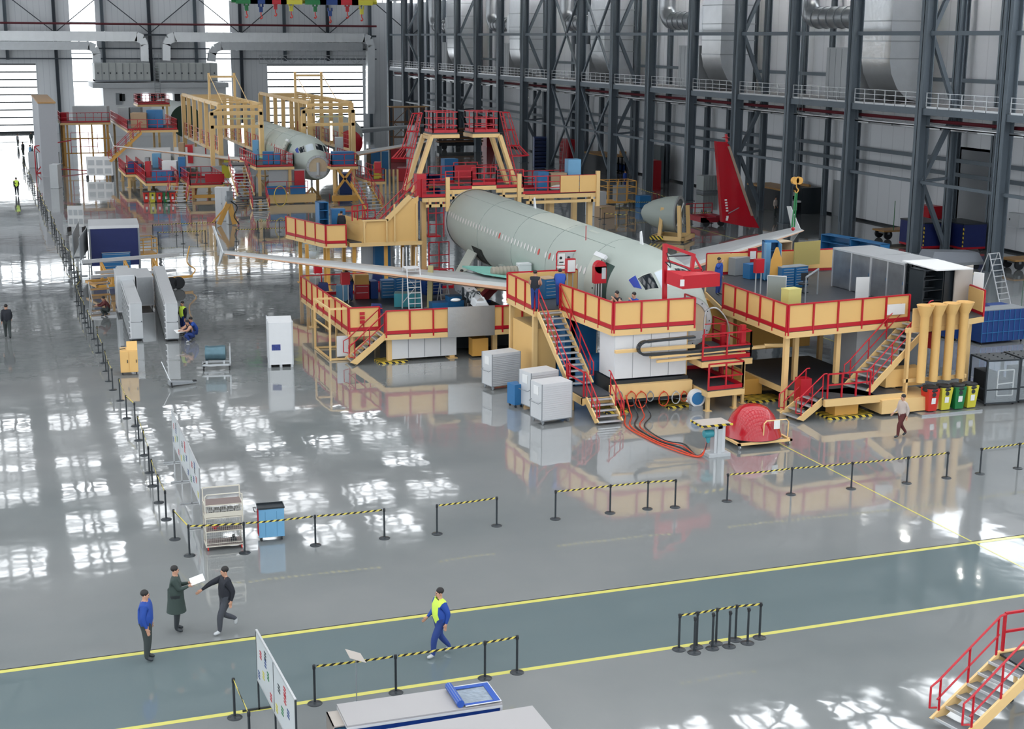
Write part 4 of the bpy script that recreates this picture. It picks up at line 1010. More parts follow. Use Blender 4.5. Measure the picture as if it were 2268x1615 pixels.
    if skirt:
        pv = V(base['pelvis']); x = link('coat', B().lathe([(.2, pv.z+.18), (.21, pv.z-.1), (.25, pv.z-.42), (.23, pv.z-.42), (.17, pv.z+.1)], (pv.x, pv.y, 0), 18), skirt); x.parent = body
    return body


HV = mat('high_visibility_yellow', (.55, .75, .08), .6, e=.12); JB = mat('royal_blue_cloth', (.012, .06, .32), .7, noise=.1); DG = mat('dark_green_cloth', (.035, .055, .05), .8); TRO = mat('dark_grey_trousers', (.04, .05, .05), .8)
BCL = mat('black_cloth', (.012, .014, .022), .8); JEA = mat('blue_work_trousers', (.02, .05, .22), .8); BEI = mat('beige_cloth', (.5, .42, .38), .8); MAR = mat('maroon_cloth', (.10, .02, .02), .8)
walk = dict(kneel=(.1, -.2, .52), ankl=(.1, -.22, .1), toel=(.11, -.39, .07), kneer=(-.1, .03, .5), ankr=(-.1, .3, .16), toer=(-.11, .15, .05), ell=(.23, .12, 1.15), wrl=(.24, .06, .92), elr=(-.23, -.05, 1.14), wrr=(-.22, -.24, .98), dz=-.02)
p = G(328, 1462); person('person in royal blue jacket standing on the yellow line, arms down', p, math.radians(75), JB, TRO, h=1.82, coat=.035)
p = G(393, 1398); person('person in dark green coat and black heeled boots, reading a large white sheet', p, math.radians(80), DG, BLKP, dict(elr=(-.2, -.1, 1.17), wrr=(-.12, -.33, 1.24), ell=(.2, -.1, 1.17), wrl=(.12, -.33, 1.24)), h=1.78, coat=.02, skirt=DG)
one('paper_sheet', 'large white sheet held open by the person in the dark green coat', 'paper', B().slab([(0, -.4, 0), (0, .12, 0), (.35, .12, .1), (.35, -.4, .1)], (0, 0, .006)), PAP, (p.x+.38, p.y+.12, 1.3))
p = G(503, 1400); person('person in black jacket and jeans stepping left with one arm reaching out', p, math.radians(-80), BCL, mat('charcoal_trousers', (.05, .055, .07), .8), dict(walk, elr=(-.32, -.28, 1.26), wrr=(-.34, -.5, 1.12), kneer=(-.1, -.08, .48), ankr=(-.1, .28, .3), toer=(-.1, .26, .14)), h=1.8, coat=.02, shoe=LGR)
p = G(975, 1452); person('person in yellow high-visibility vest and blue trousers striding left near camera', p, math.radians(-85), HV, JEA, walk, h=1.8, shoe=LGR, sleeve=JB, coat=.03)
p = G(18, 750); person('person in black seen from behind at the left edge, walking away', p, PI, BCL, TRO, walk, h=1.78, coat=.02)
p = G(38, 434); person('small far person in a high-visibility vest on the bright left floor', p, PI, HV, BCL, walk, h=1.78, sleeve=BCL)
p = G(407, 741); person('person in yellow vest standing behind the two crouching workers', p, math.radians(-60), HV, JEA, dict(elr=(-.22, -.05, 1.15), wrr=(-.15, -.28, 1.05)), h=1.74, sleeve=BCL)
sq = dict(pelvis=(0, .1, .36), spine=(0, .06, .54), chest=(0, -.08, .74), neck=(0, -.13, .86), chin=(0, -.17, .92), head=(0, -.19, .99), crown=(0, -.16, 1.06), nose=(0, -.29, .96), hipl=(.1, .06, .34), hipr=(-.1, .06, .34), kneel=(.14, -.36, .46), kneer=(-.14, -.3, .3),
          shl=(.18, -.1, .8), shr=(-.18, -.1, .8), ell=(.24, -.3, .62), elr=(-.24, -.32, .62), wrl=(.12, -.5, .62), wrr=(-.12, -.52, .62), ankr=(-.12, .05, .1), ankl=(.12, -.18, .09), toel=(.13, -.36, .04), toer=(-.13, -.14, .04))
p = G(424, 757); person('crouching worker in navy at the front, holding papers beside the right rack', p, math.radians(-70), BCL, JEA, sq, h=1.8, sleeve=SKIN, shoe=LGR)
one('paper_sheet', 'white drawing sheet held by the crouching worker', 'paper', B().slab([(-.22, -.15, 0), (.22, -.15, 0), (.22, .15, .12), (-.22, .15, .12)], (0, 0, .006)), PAP, (p.x-.6, p.y-.15, .55), .4)
person('crouching worker in navy overalls just behind the one with papers', p+V((.25, .55, 0)), math.radians(-80), JB, JEA, sq, h=1.85)
p = G(238, 700); person('dark blurred worker with a red glove bending at the left rack', p, math.radians(-90), MAR, TRO, dict(sq, **{k: v for k, v in ()}), h=1.75)
p = G(1995, 968); person('person in beige top and maroon trousers walking past the yellow base at right', p, math.radians(-90), BEI, MAR, walk, h=1.72)
p = G(1190, 690, 3.5)+V((-.0, .3, 0)); person('worker in black shirt standing on the high nose platform above the stair', p, math.radians(150), BCL, JEA, dict(elr=(-.25, -.08, 1.15), wrr=(-.2, -.3, 1.08), ell=(.25, -.08, 1.15), wrl=(.2, -.3, 1.08)), h=1.75, z=3.5, sleeve=SKIN)
p = G(1240, 680, 3.5); person('worker in blue overalls bending at the top of the white-edged stair', p, math.radians(160), JB, JEA, dict(chest=(0, -.16, 1.33), neck=(0, -.25, 1.42), chin=(0, -.3, 1.47), head=(0, -.33, 1.53), crown=(0, -.3, 1.6), nose=(0, -.43, 1.5), shl=(.18, -.18, 1.37), shr=(-.18, -.18, 1.37), ell=(.22, -.32, 1.15), wrl=(.15, -.5, 1.1), elr=(-.22, -.32, 1.15), wrr=(-.15, -.5, 1.1)), z=3.5)
sit = dict(pelvis=(0, 0, .5), spine=(0, -.02, .68), chest=(0, -.08, .9), neck=(0, -.1, 1.03), chin=(0, -.13, 1.1), head=(0, -.14, 1.18), crown=(0, -.12, 1.25), nose=(0, -.24, 1.16), hipl=(.1, -.04, .5), hipr=(-.1, -.04, .5), kneel=(.13, -.45, .52), kneer=(-.13, -.45, .52), ankl=(.13, -.42, .1), ankr=(-.13, -.42, .1),
           toel=(.13, -.58, .05), toer=(-.13, -.58, .05), shl=(.18, -.08, .95), shr=(-.18, -.08, .95), ell=(.24, -.25, .78), elr=(-.24, -.25, .78), wrl=(.1, -.36, .98), wrr=(-.16, -.46, .82))
p = G(1352, 655, 4.7); CH = []
for (px, py, l, m) in ((1352, 655, 'seated worker in black shirt behind the yellow nose platform panels, at a screen', BCL), (1390, 658, 'seated worker in navy behind the nose platform panels, resting head on hand', JB)):
    p = G(px, py, 4.7)+V((.5, .25, 0)); person(l, p, math.radians(-70), m, JEA, sit, z=3.55, sleeve=SKIN if m is BCL else None)
    t = thing('stool', 'low black stool under the seated worker in %s on the nose platform' % ('black' if m is BCL else 'navy'), 'stool', (p.x, p.y, 3.5)); part(t, 'seat', B().lathe([(.17, .38), (.19, .4), (.19, .43), (.17, .44)], n=14), BLK); part(t, 'leg', B().tube([(0, 0, .03), (0, 0, .4)], .03, 6).lathe([(.2, 0), (.2, .04)], n=8), GRY)
p = G(1590, 656, 3.45); person('worker in blue jacket behind the nose on the far side platform, hand raised', p, math.radians(30), JB, JEA, dict(elr=(-.25, -.15, 1.3), wrr=(-.12, -.22, 1.55)), z=3.5)
p = G(776, 668, 1.45); person('worker in black shirt leaning over tools on the low wing platform', p, math.radians(-60), BCL, JEA, dict(chest=(0, -.12, 1.34), neck=(0, -.2, 1.44), chin=(0, -.25, 1.5), head=(0, -.28, 1.57), crown=(0, -.25, 1.64), nose=(0, -.38, 1.54), shl=(.18, -.14, 1.38), shr=(-.18, -.14, 1.38), ell=(.22, -.28, 1.16), wrl=(.15, -.46, 1.12), elr=(-.22, -.28, 1.16), wrr=(-.15, -.46, 1.12)), z=1.45, sleeve=SKIN)
bend = dict(spine=(0, -.1, 1.1), chest=(0, -.34, 1.2), neck=(0, -.46, 1.24), chin=(0, -.52, 1.26), head=(0, -.58, 1.3), crown=(0, -.6, 1.38), nose=(0, -.68, 1.24), shl=(.18, -.34, 1.22), shr=(-.18, -.34, 1.22), ell=(.22, -.5, 1.05), wrl=(.14, -.7, 1.1), elr=(-.22, -.5, 1.05), wrr=(-.14, -.7, 1.1))
p = G(1045, 655, 1.45); person('worker in navy bending over the bare engine pylon at the wing', p, math.radians(-120), BCL, JEA, bend, z=1.45)
p = G(757, 531, 2.95); person('worker in dark shirt on the small left platform by blue cupboards', p, PI, BCL, BCL, h=1.75, z=2.95)
for k, (px, py, c, l) in enumerate(((40, 325, GRY, 'grey-clad'), (70, 320, TRO, 'dark-clad'), (52, 345, BLKP, 'black-clad'), (68, 352, LBL, 'light-blue-clad'))): person('tiny %s person in the far group by the bright left door' % l, G(px, py), 2.+k, c, TRO, h=1.75)
p = G(1384, 415); person('worker in blue behind the orange mesh trolley at the back right', p, .6, JB, JEA)
p = G(1716, 480); person('blurred person by the dark racks beyond the right wing tip', p, .6, BEI, TRO)
# ================================================================ EQUIPMENT
def F2(a, b, z=0.):
    p, q = G(*a, z), G(*b, z); d = q-p; return p, math.atan2(d.y, d.x), d.length


def caster(t, x, y, r=.06, m=BLK):
    part(t, 'wheel', B().lathe([(.3*r, -.02), (r, -.018), (r, .018), (.3*r, .02)], (x, y, r), 10, 'x').bx((x, y, r*1.1), (.05, .03, r*1.1)), m)


def cabinet(label, a, b, d, h, z=0., m=BLU, kind='cupboard', drawers=0, doors=0, wheels=0, top=None, group=None, cat=None, open_=False, hm=BLKP):
    p, rz, w = F2(a, b, z); t = thing(kind, label, cat or kind.replace('_', ' '), p, rz, group); f = .13 if wheels else .02
    if open_:
        part(t, 'body', B().box(0, .04, 0, d, f, h).box(w-.04, w, 0, d, f, h).box(0, w, d-.04, d, f, h).box(0, w, 0, d, h-.05, h).box(0, w, 0, d, f, f+.05), m)
        n = max(2, int(h/.45))
        for k in range(1, n): part(t, 'shelf', B().box(.04, w-.04, .02, d-.04, f+(h-f)*k/n, f+(h-f)*k/n+.03), m)
    else:
        part(t, 'body', B().box(0, w, 0, d, f, h), m)
        for k in range(drawers):
            z0 = f+.05+(h-f-.1)*k/drawers; z1 = f+.05+(h-f-.1)*(k+1)/drawers-.02
            q = part(t, 'drawer', B().box(.03, w-.03, -.02, 0, z0, z1), m); link('drawer_handle', B().box(.06, w-.06, -.045, -.02, z1-.035, z1-.015), ALU).parent = q
        for k in range(doors):
            x0 = w*k/doors+.015; x1 = w*(k+1)/doors-.015
            q = part(t, 'cabinet_door', B().box(x0, x1, -.02, 0, f+.03, h-.04), m); link('door_handle', B().box(x1-.07, x1-.04, -.045, -.02, h*.5, h*.5+.14), hm).parent = q
    if top: part(t, 'top', B().box(-.02, w+.02, -.02, d+.02, h, h+.03), top)
    if wheels:
        for x in (.08, w-.08):
            for y in (.08, d-.08): caster(t, x, y)
    return t, w


def alu_trolley(label, a, b, d, h):
    p, rz, w = F2(a, b); t = thing('equipment_trolley', label, 'trolley', p, rz, 'aluminium box trolleys by the nose platform')
    part(t, 'casing', B().box(0, w, 0, d, .2, h), mat('ribbed_aluminium', (.66, .67, .69), .45, .25, noise=.04))
    b = B()
    for k in range(16): b.box(.04, w-.04, -.012, 0, .26+(h-.32)*k/16, .28+(h-.32)*k/16)
    part(t, 'ribbed_front', b, ALU)
    part(t, 'corner_frame', B().box(-.015, .015, -.015, .02, .2, h).box(w-.015, w+.015, -.015, .02, .2, h).box(-.015, .015, d-.02, d+.015, .2, h).box(-.015, w+.015, -.015, d+.015, .17, .2), GRY)
    part(t, 'label_holder', B().box(-.02, 0, d*.3, d*.7, h-.5, h-.15), PAP); part(t, 'push_handle', B().tube([(0, .1, h*.55), (-.12, .1, h*.52), (-.12, d-.1, h*.52), (0, d-.1, h*.55)], .014, 6), GRY)
    for x in (.1, w-.1):
        for y in (.1, d-.1): caster(t, x, y, .085, GRY)


alu_trolley('silver box trolley on wheels standing alone left of the nose platform stair', (1090, 866), (1152, 857), .85, 1.62)
alu_trolley('silver box trolley on wheels behind and left of the front one by the stair foot', (1176, 912), (1236, 903), .95, 1.62)
alu_trolley('frontmost white-sided silver trolley on wheels at the stair foot', (1200, 943), (1266, 934), .95, 1.68)
t, w = cabinet('small blue bin trolley squeezed left of the two silver trolleys', (1140, 905), (1160, 902), .6, 1.0, m=BLU, kind='bin_trolley', wheels=1)
# tall white crate
p, rz, w = F2((595, 815), (650, 813)); t = thing('white_crate', 'tall white crate on pallet feet alone on the floor, blue picture on front', 'crate', p, rz)
part(t, 'casing', B().box(0, w, 0, 1.75, .14, 2.12), WHT); part(t, 'corner_frame', B().box(-.02, .04, -.02, .03, .12, 2.16).box(w-.04, w+.02, -.02, .03, .12, 2.16).box(-.02, .03, 1.72, 1.77, .12, 2.16).box(-.02, .03, .8, .86, .12, 2.14), LGR)
part(t, 'pallet_foot', B().box(0, .12, 0, 1.7, 0, .14).box(w/2-.06, w/2+.06, 0, 1.7, 0, .14).box(w-.12, w, 0, 1.7, 0, .14), LGR); part(t, 'picture_label', B().box(w*.15, w*.5, -.01, 0, .82, 1.1), mat('blue_picture', (.03, .05, .22), .5, noise=.9, ns=12))
for x in (.0, w): part(t, 'corner_peg', B().bx((x, 0.02, 2.12), (.06, .06, .08)), ALU)
# parcel racks
def rack(label, a, b, far, h, w):
    p = G(*a); q = G(*far); L = (q-p).length; rz = math.atan2((q-p).y, (q-p).x)-PI/2
    t = thing('parcel_rack', label, 'rack', p, rz, 'long pale pigeon-hole racks'); f = .16
    part(t, 'end_panel', B().box(0, w, 0, .03, f, h), LGR); part(t, 'end_seam', B().box(0, w, -.005, 0, h*.5, h*.5+.02).box(.03, .07, -.01, 0, h*.5, h*.5+.06).box(w-.07, w-.03, -.01, 0, h*.5, h*.5+.06), BLKP)
    part(t, 'core', B().box(.05, w, .03, L, f, h-.02), mat('rack_hole_shade', (.06, .065, .07), .6))  # dark colour puts the shade of the pigeon holes into the core
    part(t, 'top', B().box(0, w, 0, L, h-.02, h+.01), ALU); part(t, 'base', B().box(0, w, 0, L, f-.05, f), GRY)
    b = B(); n = int(L/.6)
    for k in range(n+1): b.box(-.0, .06, k*L/n-.01, k*L/n+.01, f, h)
    for k in range(7): b.box(-.06, .06, 0, L, f+(h-f)*k/6.3-.03, f+(h-f)*k/6.3+.03)
    part(t, 'pigeon_hole_grid', b, ALU)
    b = B()
    for k in range(n): 
        for j in range(6):
            if random.random() < .7: b.box(.0, .06, (k+.12)*L/n, (k+.5)*L/n, f+(h-f)*j/6.3+.03, f+(h-f)*j/6.3+.15)
    part(t, 'stored_tray', b, LGR)
    for x in (.06, w-.06):
        for y in (.1, L*.5, L-.1): caster(t, x, y, .07)


rack('left long pale pigeon-hole rack on wheels beside the stanchion aisle', (290, 757), (312, 753), (262, 662), 1.95, .62)
rack('right long pale pigeon-hole rack on wheels next to the crouching workers', (369, 757), (392, 757), (343, 663), 1.95, .62)
for lab, a, b_, d, h in (('left silver cargo case behind the left pigeon-hole rack', (262, 700), (302, 698), 2.6, 2.2), ('silver cargo case between the two pigeon-hole racks', (306, 686), (342, 684), 3.2, 1.8)):
    p, rz, w = F2(a, b_); t = thing('cargo_case', lab, 'case', p, rz); part(t, 'casing', B().box(0, w, 0, d, .25, h), GALV); part(t, 'edge_frame', B().box(-.02, w+.02, -.02, d+.02, h, h+.05).box(-.02, w+.02, -.02, 0, .2, .28).box(-.02, .04, -.02, .02, .2, h).box(w-.04, w+.02, -.02, .02, .2, h), ALU)
    for x in (.1, w-.1): caster(t, x, .1, .1)
# blue curtained stand and equipment at the left
p, rz, w = F2((203, 600), (311, 596)); t = thing('curtained_stand', 'large stand hung with a royal blue curtain by the left aisle', 'stand', p, rz)
part(t, 'blue_curtain', B().box(0, w, 0, .06, .3, 2.75), NAVY); part(t, 'roof', B().box(-.05, w+.05, -.05, 3.6, 2.75, 2.95), ALU); part(t, 'end_wall', B().box(-.06, 0, 0, 3.5, .2, 2.75).box(w, w+.06, 0, 3.5, .2, 2.75), LGR)
for x in (0, w): part(t, 'post', B().box(x-.05, x+.05, -.05, .05, 0, 2.75), GRY)
for k, (lab, a, b_) in enumerate((('left grey notice board standing before the blue curtained stand', (165, 602), (178, 570)), ('middle grey notice board beside the blue curtained stand', (180, 612), (197, 585)))):
    p, q = G(*a), G(*b_); t = thing('notice_board', lab, 'notice board', p); d = q-p
    part(t, 'board', B().bar(V((0, 0, 1.75)), d+V((0, 0, 1.75)), .04, 1.5), LGR); part(t, 'board_post', [B().bar((0, 0, 0), (0, 0, 2.5), .06).bar((-.4, 0, .03), (.4, 0, .03), .05), B().bar(d, d+V((0, 0, 2.5)), .06).bar(d+V((-.4, 0, .03)), d+V((.4, 0, .03)), .05)], GRY)
# stack of blue boxes
t, w = cabinet('blue and grey slatted box stack in front of the blue curtain', (228, 600), (290, 597), 1.6, 1.15, m=BLU, kind='box_stack', drawers=4, top=LGR, cat='boxes')
# orange wing-jig trailer
p = G(215, 655); q = G(385, 640); t = thing('jig_trailer', 'orange trailer carrying long silver beams, with two black tyres at its right end', 'trailer', p, math.atan2((q-p).y, (q-p).x)); L = (q-p).length
part(t, 'chassis', B().box(0, L, 0, .15, .45, .6).box(0, L, 2.2, 2.35, .45, .6).box(0, .15, 0, 2.35, .45, .6).box(L*.55, L*.55+.15, 0, 2.35, .45, .6).box(L-.1, L, 0, 2.35, .45, .6), ORG)
b = B()
for x in (1.0, L*.52, L*.9): b.bar((x, 0.1, .5), (x, 2.2, 1.6), .12).bar((x, 2.2, .5), (x, 2.2, 1.7), .14).bar((x, .1, .5), (x, .1, 1.1), .14)
part(t, 'cradle', b.bar((1., 1.1, .65), (L*.9, 1.1, .65), .1), ORG)
part(t, 'silver_beam', B().box(-.3, L+.2, .0, .25, 1.05, 1.2).box(-.2, L+1.2, 2.1, 2.35, 1.65, 1.85).box(.3, L*.6, 1.1, 1.4, 1.1, 1.25), ALU)
part(t, 'drawbar', B().bar((L, 1.1, .5), (L+1.6, 1.1, .5), .14).tube(curve([(L+1.5, 1.1, .5), (L+1.8, 1.1, .9), (L+1.3, 1.1, 1.4), (L+1.5, 1.1, 2.4)], 4), .04, 6), ORG)
for x in (L-.2, L+.25): part(t, 'wheel', B().lathe([(.12, -.12), (.32, -.12), (.38, -.06), (.38, .06), (.32, .12), (.12, .12)], (x, -.2, .38), 18, 'y'), BLK)
part(t, 'yellow_box', B().box(L*.3, L*.62, 2.6, 3.4, .6, 1.0), ORG)
p, rz, w = F2((258, 596), (350, 590)); t = thing('guard_stand', 'orange tubular guard frame above the blue boxes near the left aisle', 'frame', p, rz)
part(t, 'rail', rail(rail(B(), (0, 0, .9), (w, 0, .9), 1.0, 1., (.35, .7)), (0, 1.5, .9), (w, 1.5, .9), 1.0, 1., (.35, .7)).bar((0, 0, 1.9), (0, 1.5, 1.9), .05).bar((w, 0, 1.9), (w, 1.5, 1.9), .05), ORG); part(t, 'base_frame', B().box(0, w, 0, 1.5, .8, .9).box(0, .1, 0, .1, 0, .9).box(w-.1, w, 0, .1, 0, .9).box(0, .1, 1.4, 1.5, 0, .9).box(w-.1, w, 1.4, 1.5, 0, .9), ORG)
# small left step
p, rz, w = F2((205, 668), (246, 665)); t = thing('wooden_steps', 'small wooden stepped frame left of the silver cargo case', 'steps', p, rz)
for k in range(3): part(t, 'step', B().box(0, w, k*.3, k*.3+.35, .3+.3*k, .36+.3*k), WOOD)
part(t, 'leg', B().bar((0, 0, 0), (0, .9, 1.), .05).bar((w, 0, 0), (w, .9, 1.), .05).bar((0, .9, 0), (0, .9, 1.), .05).bar((w, .9, 0), (w, .9, 1.), .05), ALU)
t, w = cabinet('cream two-door cart on casters near the left stanchion aisle', (268, 832), (307, 830), .75, 1.15, m=YEL, kind='tool_cart', doors=2, wheels=1)
part(t, 'control_top', B().hexa([(0.3, 0, 1.15), (w, 0, 1.15), (w, .75, 1.15), (.3, .75, 1.15), (.3, .1, 1.18), (w, .1, 1.18), (w, .75, 1.42), (.3, .75, 1.42)]), YEL); part(t, 'handle', B().tube([(.0, .1, 1.2), (.25, .1, 1.22)], .02, 6).tube([(.05, .5, 1.25), (.25, .5, 1.25)], .02, 6), BLK)
p, rz, w = F2((374, 857), (440, 850)); t = thing('floor_jack', 'low grey floor jack with a long raised handle', 'jack', p, rz)
part(t, 'body', B().hexa([(0, -.18, .08), (1.2, -.06, .08), (1.2, .06, .08), (0, .18, .08), (0, -.18, .26), (1.2, -.06, .14), (1.2, .06, .14), (0, .18, .26)]), GRY); part(t, 'handle', B().tube([(.1, 0, .2), (-.1, .7, 1.0)], .02, 6), GALV); caster(t, .08, -.2, .1); caster(t, .08, .2, .1); part(t, 'lifting_pad', B().bx((1.15, 0, .14), (.16, .16, .05)), BLK)
p, rz, w = F2((447, 822), (512, 820)); t = thing('barrel_trolley', 'silver trolley carrying a blue-grey metal barrel on its side', 'trolley', p, rz)
part(t, 'trolley_frame', B().box(0, w, 0, .07, .22, .3).box(0, w, .75, .82, .22, .3).box(0, .07, 0, .82, .22, .3).box(w-.07, w, 0, .82, .22, .3).bar((w-.04, .04, .3), (w-.04, .04, 1.1), .05).bar((w-.04, .78, .3), (w-.04, .78, 1.1), .05).bar((w-.04, .04, 1.1), (w-.04, .78, 1.1), .05).box(.2, .28, .1, .7, .3, .45).box(w-.35, w-.27, .1, .7, .3, .45), GALV)
part(t, 'barrel', B().lathe([(.1, 0), (.34, .03), (.36, .12), (.33, .2), (.34, .6), (.36, .85), (.33, .95), (.1, 1.0)], (.14, .42, .75), 20, 'x'), mat('blue_grey_barrel', (.10, .18, .22), .35, .5, noise=.3, ns=4))
for x in (.08, w-.08):
    for y in (.04, .78): caster(t, x, y, .1)
# ---- mesh trolley, blue cart and notice boards in the middle foreground
p, rz, w = F2((458, 1222), (540, 1214)); t = thing('mesh_trolley', 'cream wire-mesh shelf trolley with red casters behind the stanchion tape', 'trolley', p, rz); d = .62
b = B()
for x in (0, w):
    for y in (0, d): b.bar((x, y, .12), (x, y, 1.72 if y == 0 else 1.8), .035)
b.tube([(0, 0, 1.68), (.06, 0, 1.76), (w-.06, 0, 1.76), (w, 0, 1.68)], .018, 6); b.bar((0, d, 1.8), (w, d, 1.8), .035)
for z in (.14, .6, 1.02, 1.42): b.bar((0, 0, z), (w, 0, z), .03).bar((0, d, z), (w, d, z), .03).bar((0, 0, z), (0, d, z), .03).bar((w, 0, z), (w, d, z), .03)
part(t, 'frame', b, mat('cream_paint', (.62, .58, .5), .45))
for z in (.15, .6, 1.02, 1.42): part(t, 'shelf', B().box(.01, w-.01, .01, d-.01, z, z+.02), mat('shelf_board', (.20, .15, .14), .6))
b = B()
for k in range(1, 20): b.box(w*k/20-.003, w*k/20+.003, -.005, .002, .18, 1.4)
for k in range(16): b.box(0, w, -.005, .002, .18+k*.08, .184+k*.08)
part(t, 'wire_mesh', b, mat('mesh_wire', (.5, .48, .44), .4, .5))
part(t, 'front_rail', B().box(0, w, -.01, 0, 1.05, 1.2).box(0, w, -.01, 0, .22, .24), mat('cream_paint', (.62, .58, .5), .45))
for x in (.05, w-.05):
    for y in (.05, d-.05): caster(t, x, y, .06, BRED)
for k in range(5):
    one('parts_box', '%s black and white parts box on the second shelf of the mesh trolley' % ('leftmost', 'second', 'middle', 'fourth', 'rightmost')[k], 'box', B().box(0, .17, 0, .3, 0, .2).at(1).box(.03, .14, -.005, 0, .04, .16), [mat('pale_box', (.5, .5, .48), .5), BLKP], V((p.x, p.y, 1.04))+MX.Rotation(rz, 3, 'Z') @ V((.08+k*.2, .08, 0)), rz, group='parts boxes in the mesh trolley')
one('red_tool', 'red hand tool lying on the third shelf of the mesh trolley', 'tool', B().tube([(0, 0, .05), (.1, 0, .12), (.2, .03, .05)], .025, 6).box(.05, .13, -.04, .04, 0, .08), RED, V((p.x, p.y, .62))+MX.Rotation(rz, 3, 'Z') @ V((.2, .2, 0)), rz)
one('cable_coil', 'grey coil of cable on the third shelf of the mesh trolley', 'cable', B().tube([(.15*math.cos(k*PI/6), .1*math.sin(k*PI/6), .03+.004*k) for k in range(25)], .01, 5), GRY, V((p.x, p.y, .62))+MX.Rotation(rz, 3, 'Z') @ V((.7, .3, 0)), rz)
one('small_machine', 'small black machine on the bottom shelf of the mesh trolley', 'machine', B().box(0, .18, 0, .2, 0, .08).lathe([(.05, 0), (.05, .1)], (.09, .1, .08), 8), BLKP, V((p.x, p.y, .17))+MX.Rotation(rz, 3, 'Z') @ V((.75, .2, 0)), rz)
t, w = cabinet('light blue workshop cart with a black tray top and red side edge', (575, 1201), (631, 1196), .5, 1.03, m=LBL, kind='workshop_cart', wheels=1, cat='tool cart')
b = B().box(-.02, w+.02, -.02, .0, 1.03, 1.08).box(-.02, w+.02, .5, .52, 1.03, 1.08).box(-.02, 0, 0, .5, 1.03, 1.08).box(w, w+.02, 0, .5, 1.03, 1.08).box(0, w, 0, .5, 1.02, 1.035); part(t, 'tray_top', b, BLKP)
part(t, 'side_edge', B().box(-.03, 0, .02, .05, .2, 1.).box(-.03, 0, .2, .23, .2, 1.), RED); part(t, 'front_seam', B().box(w*.25, w*.25+.008, -.004, 0, .15, .95).box(w*.7, w*.7+.008, -.004, 0, .15, .95), mat('seam_blue', (.06, .2, .36), .5)); part(t, 'push_handle', B().tube([(-.02, .05, .95), (-.12, .05, .97), (-.12, .45, .97), (-.02, .45, .95)], .013, 6), BLK)


def boards(label, ps, z0, z1, fm, dark, group=None, content=1):
    P_ = [G(*q) for q in ps]; t = thing('notice_board', label, 'notice board', P_[0]); o = P_[0]
    for i in range(len(P_)-1):
        a, c = P_[i]-o, P_[i+1]-o; d = (c-a).normalized(); n = V((d.y, -d.x, 0))*-1
        bd = part(t, 'board', B().bar(a+V((0, 0, (z0+z1)/2)), c+V((0, 0, (z0+z1)/2)), .03, z1-z0), mat('board_white', (.55, .58, .60), .35))
        L = (c-a).length
        for k in range(7):
            u = .08+.14*(k % 6) if k < 6 else .5; zz = z0+(z1-z0)*(.12+.16*((k*3) % 5)); q = a+d*(L*u); cc = [DBL, RED, BYEL, BLKP, GRN, RED, DBL][(k+i*2) % 7]
            bb = B()
            for m_ in range(3): bb.bar(q-n*.02+V((0, 0, zz+m_*.07)), q+d*(L*.10)-n*.02+V((0, 0, zz+m_*.07)), .006, .035)
            x = link('printed_block', bb, cc); x.parent = bd
        part(t, 'board_edge', B().bar(a+V((0, 0, z1)), c+V((0, 0, z1)), .045, .04).bar(a+V((0, 0, z0)), c+V((0, 0, z0)), .045, .04), ALU)
    for q in P_:
        q = q-o; part(t, 'stand_foot', B().bar(q, q+V((0, 0, z1)), .04).bar(q+V((-.38, 0, .03)), q+V((.38, 0, .03)), .04), fm)
    return t


boards('long row of glass-like notice boards on silver feet left of the mesh trolley', [(386, 1025), (403, 1068), (425, 1116), (447, 1170)], .75, 1.95, GALV, 0)
t = boards('white notice boards on black stands at the bottom left, seen almost edge-on', [(574, 1572), (612, 1648), (660, 1745)], .75, 1.95, BLKP, 1)
# sign on a thin post
p = G(790, 1560); t = thing('sign_post', 'small blank white sign tilted on a thin grey post behind the near cabinets', 'sign', p); part(t, 'post', B().tube([(0, 0, 0), (0, 0, 1.18)], .012, 6), GRY); part(t, 'sign_plate', B().slab([(-.24, .05, 1.38), (.12, .05, 1.22), (.22, -.1, 1.03), (-.16, -.1, 1.2)], (0, -.012, .012)), TAN); part(t, 'foot', B().lathe([(.14, 0), (.14, .015)], n=12), GRY)
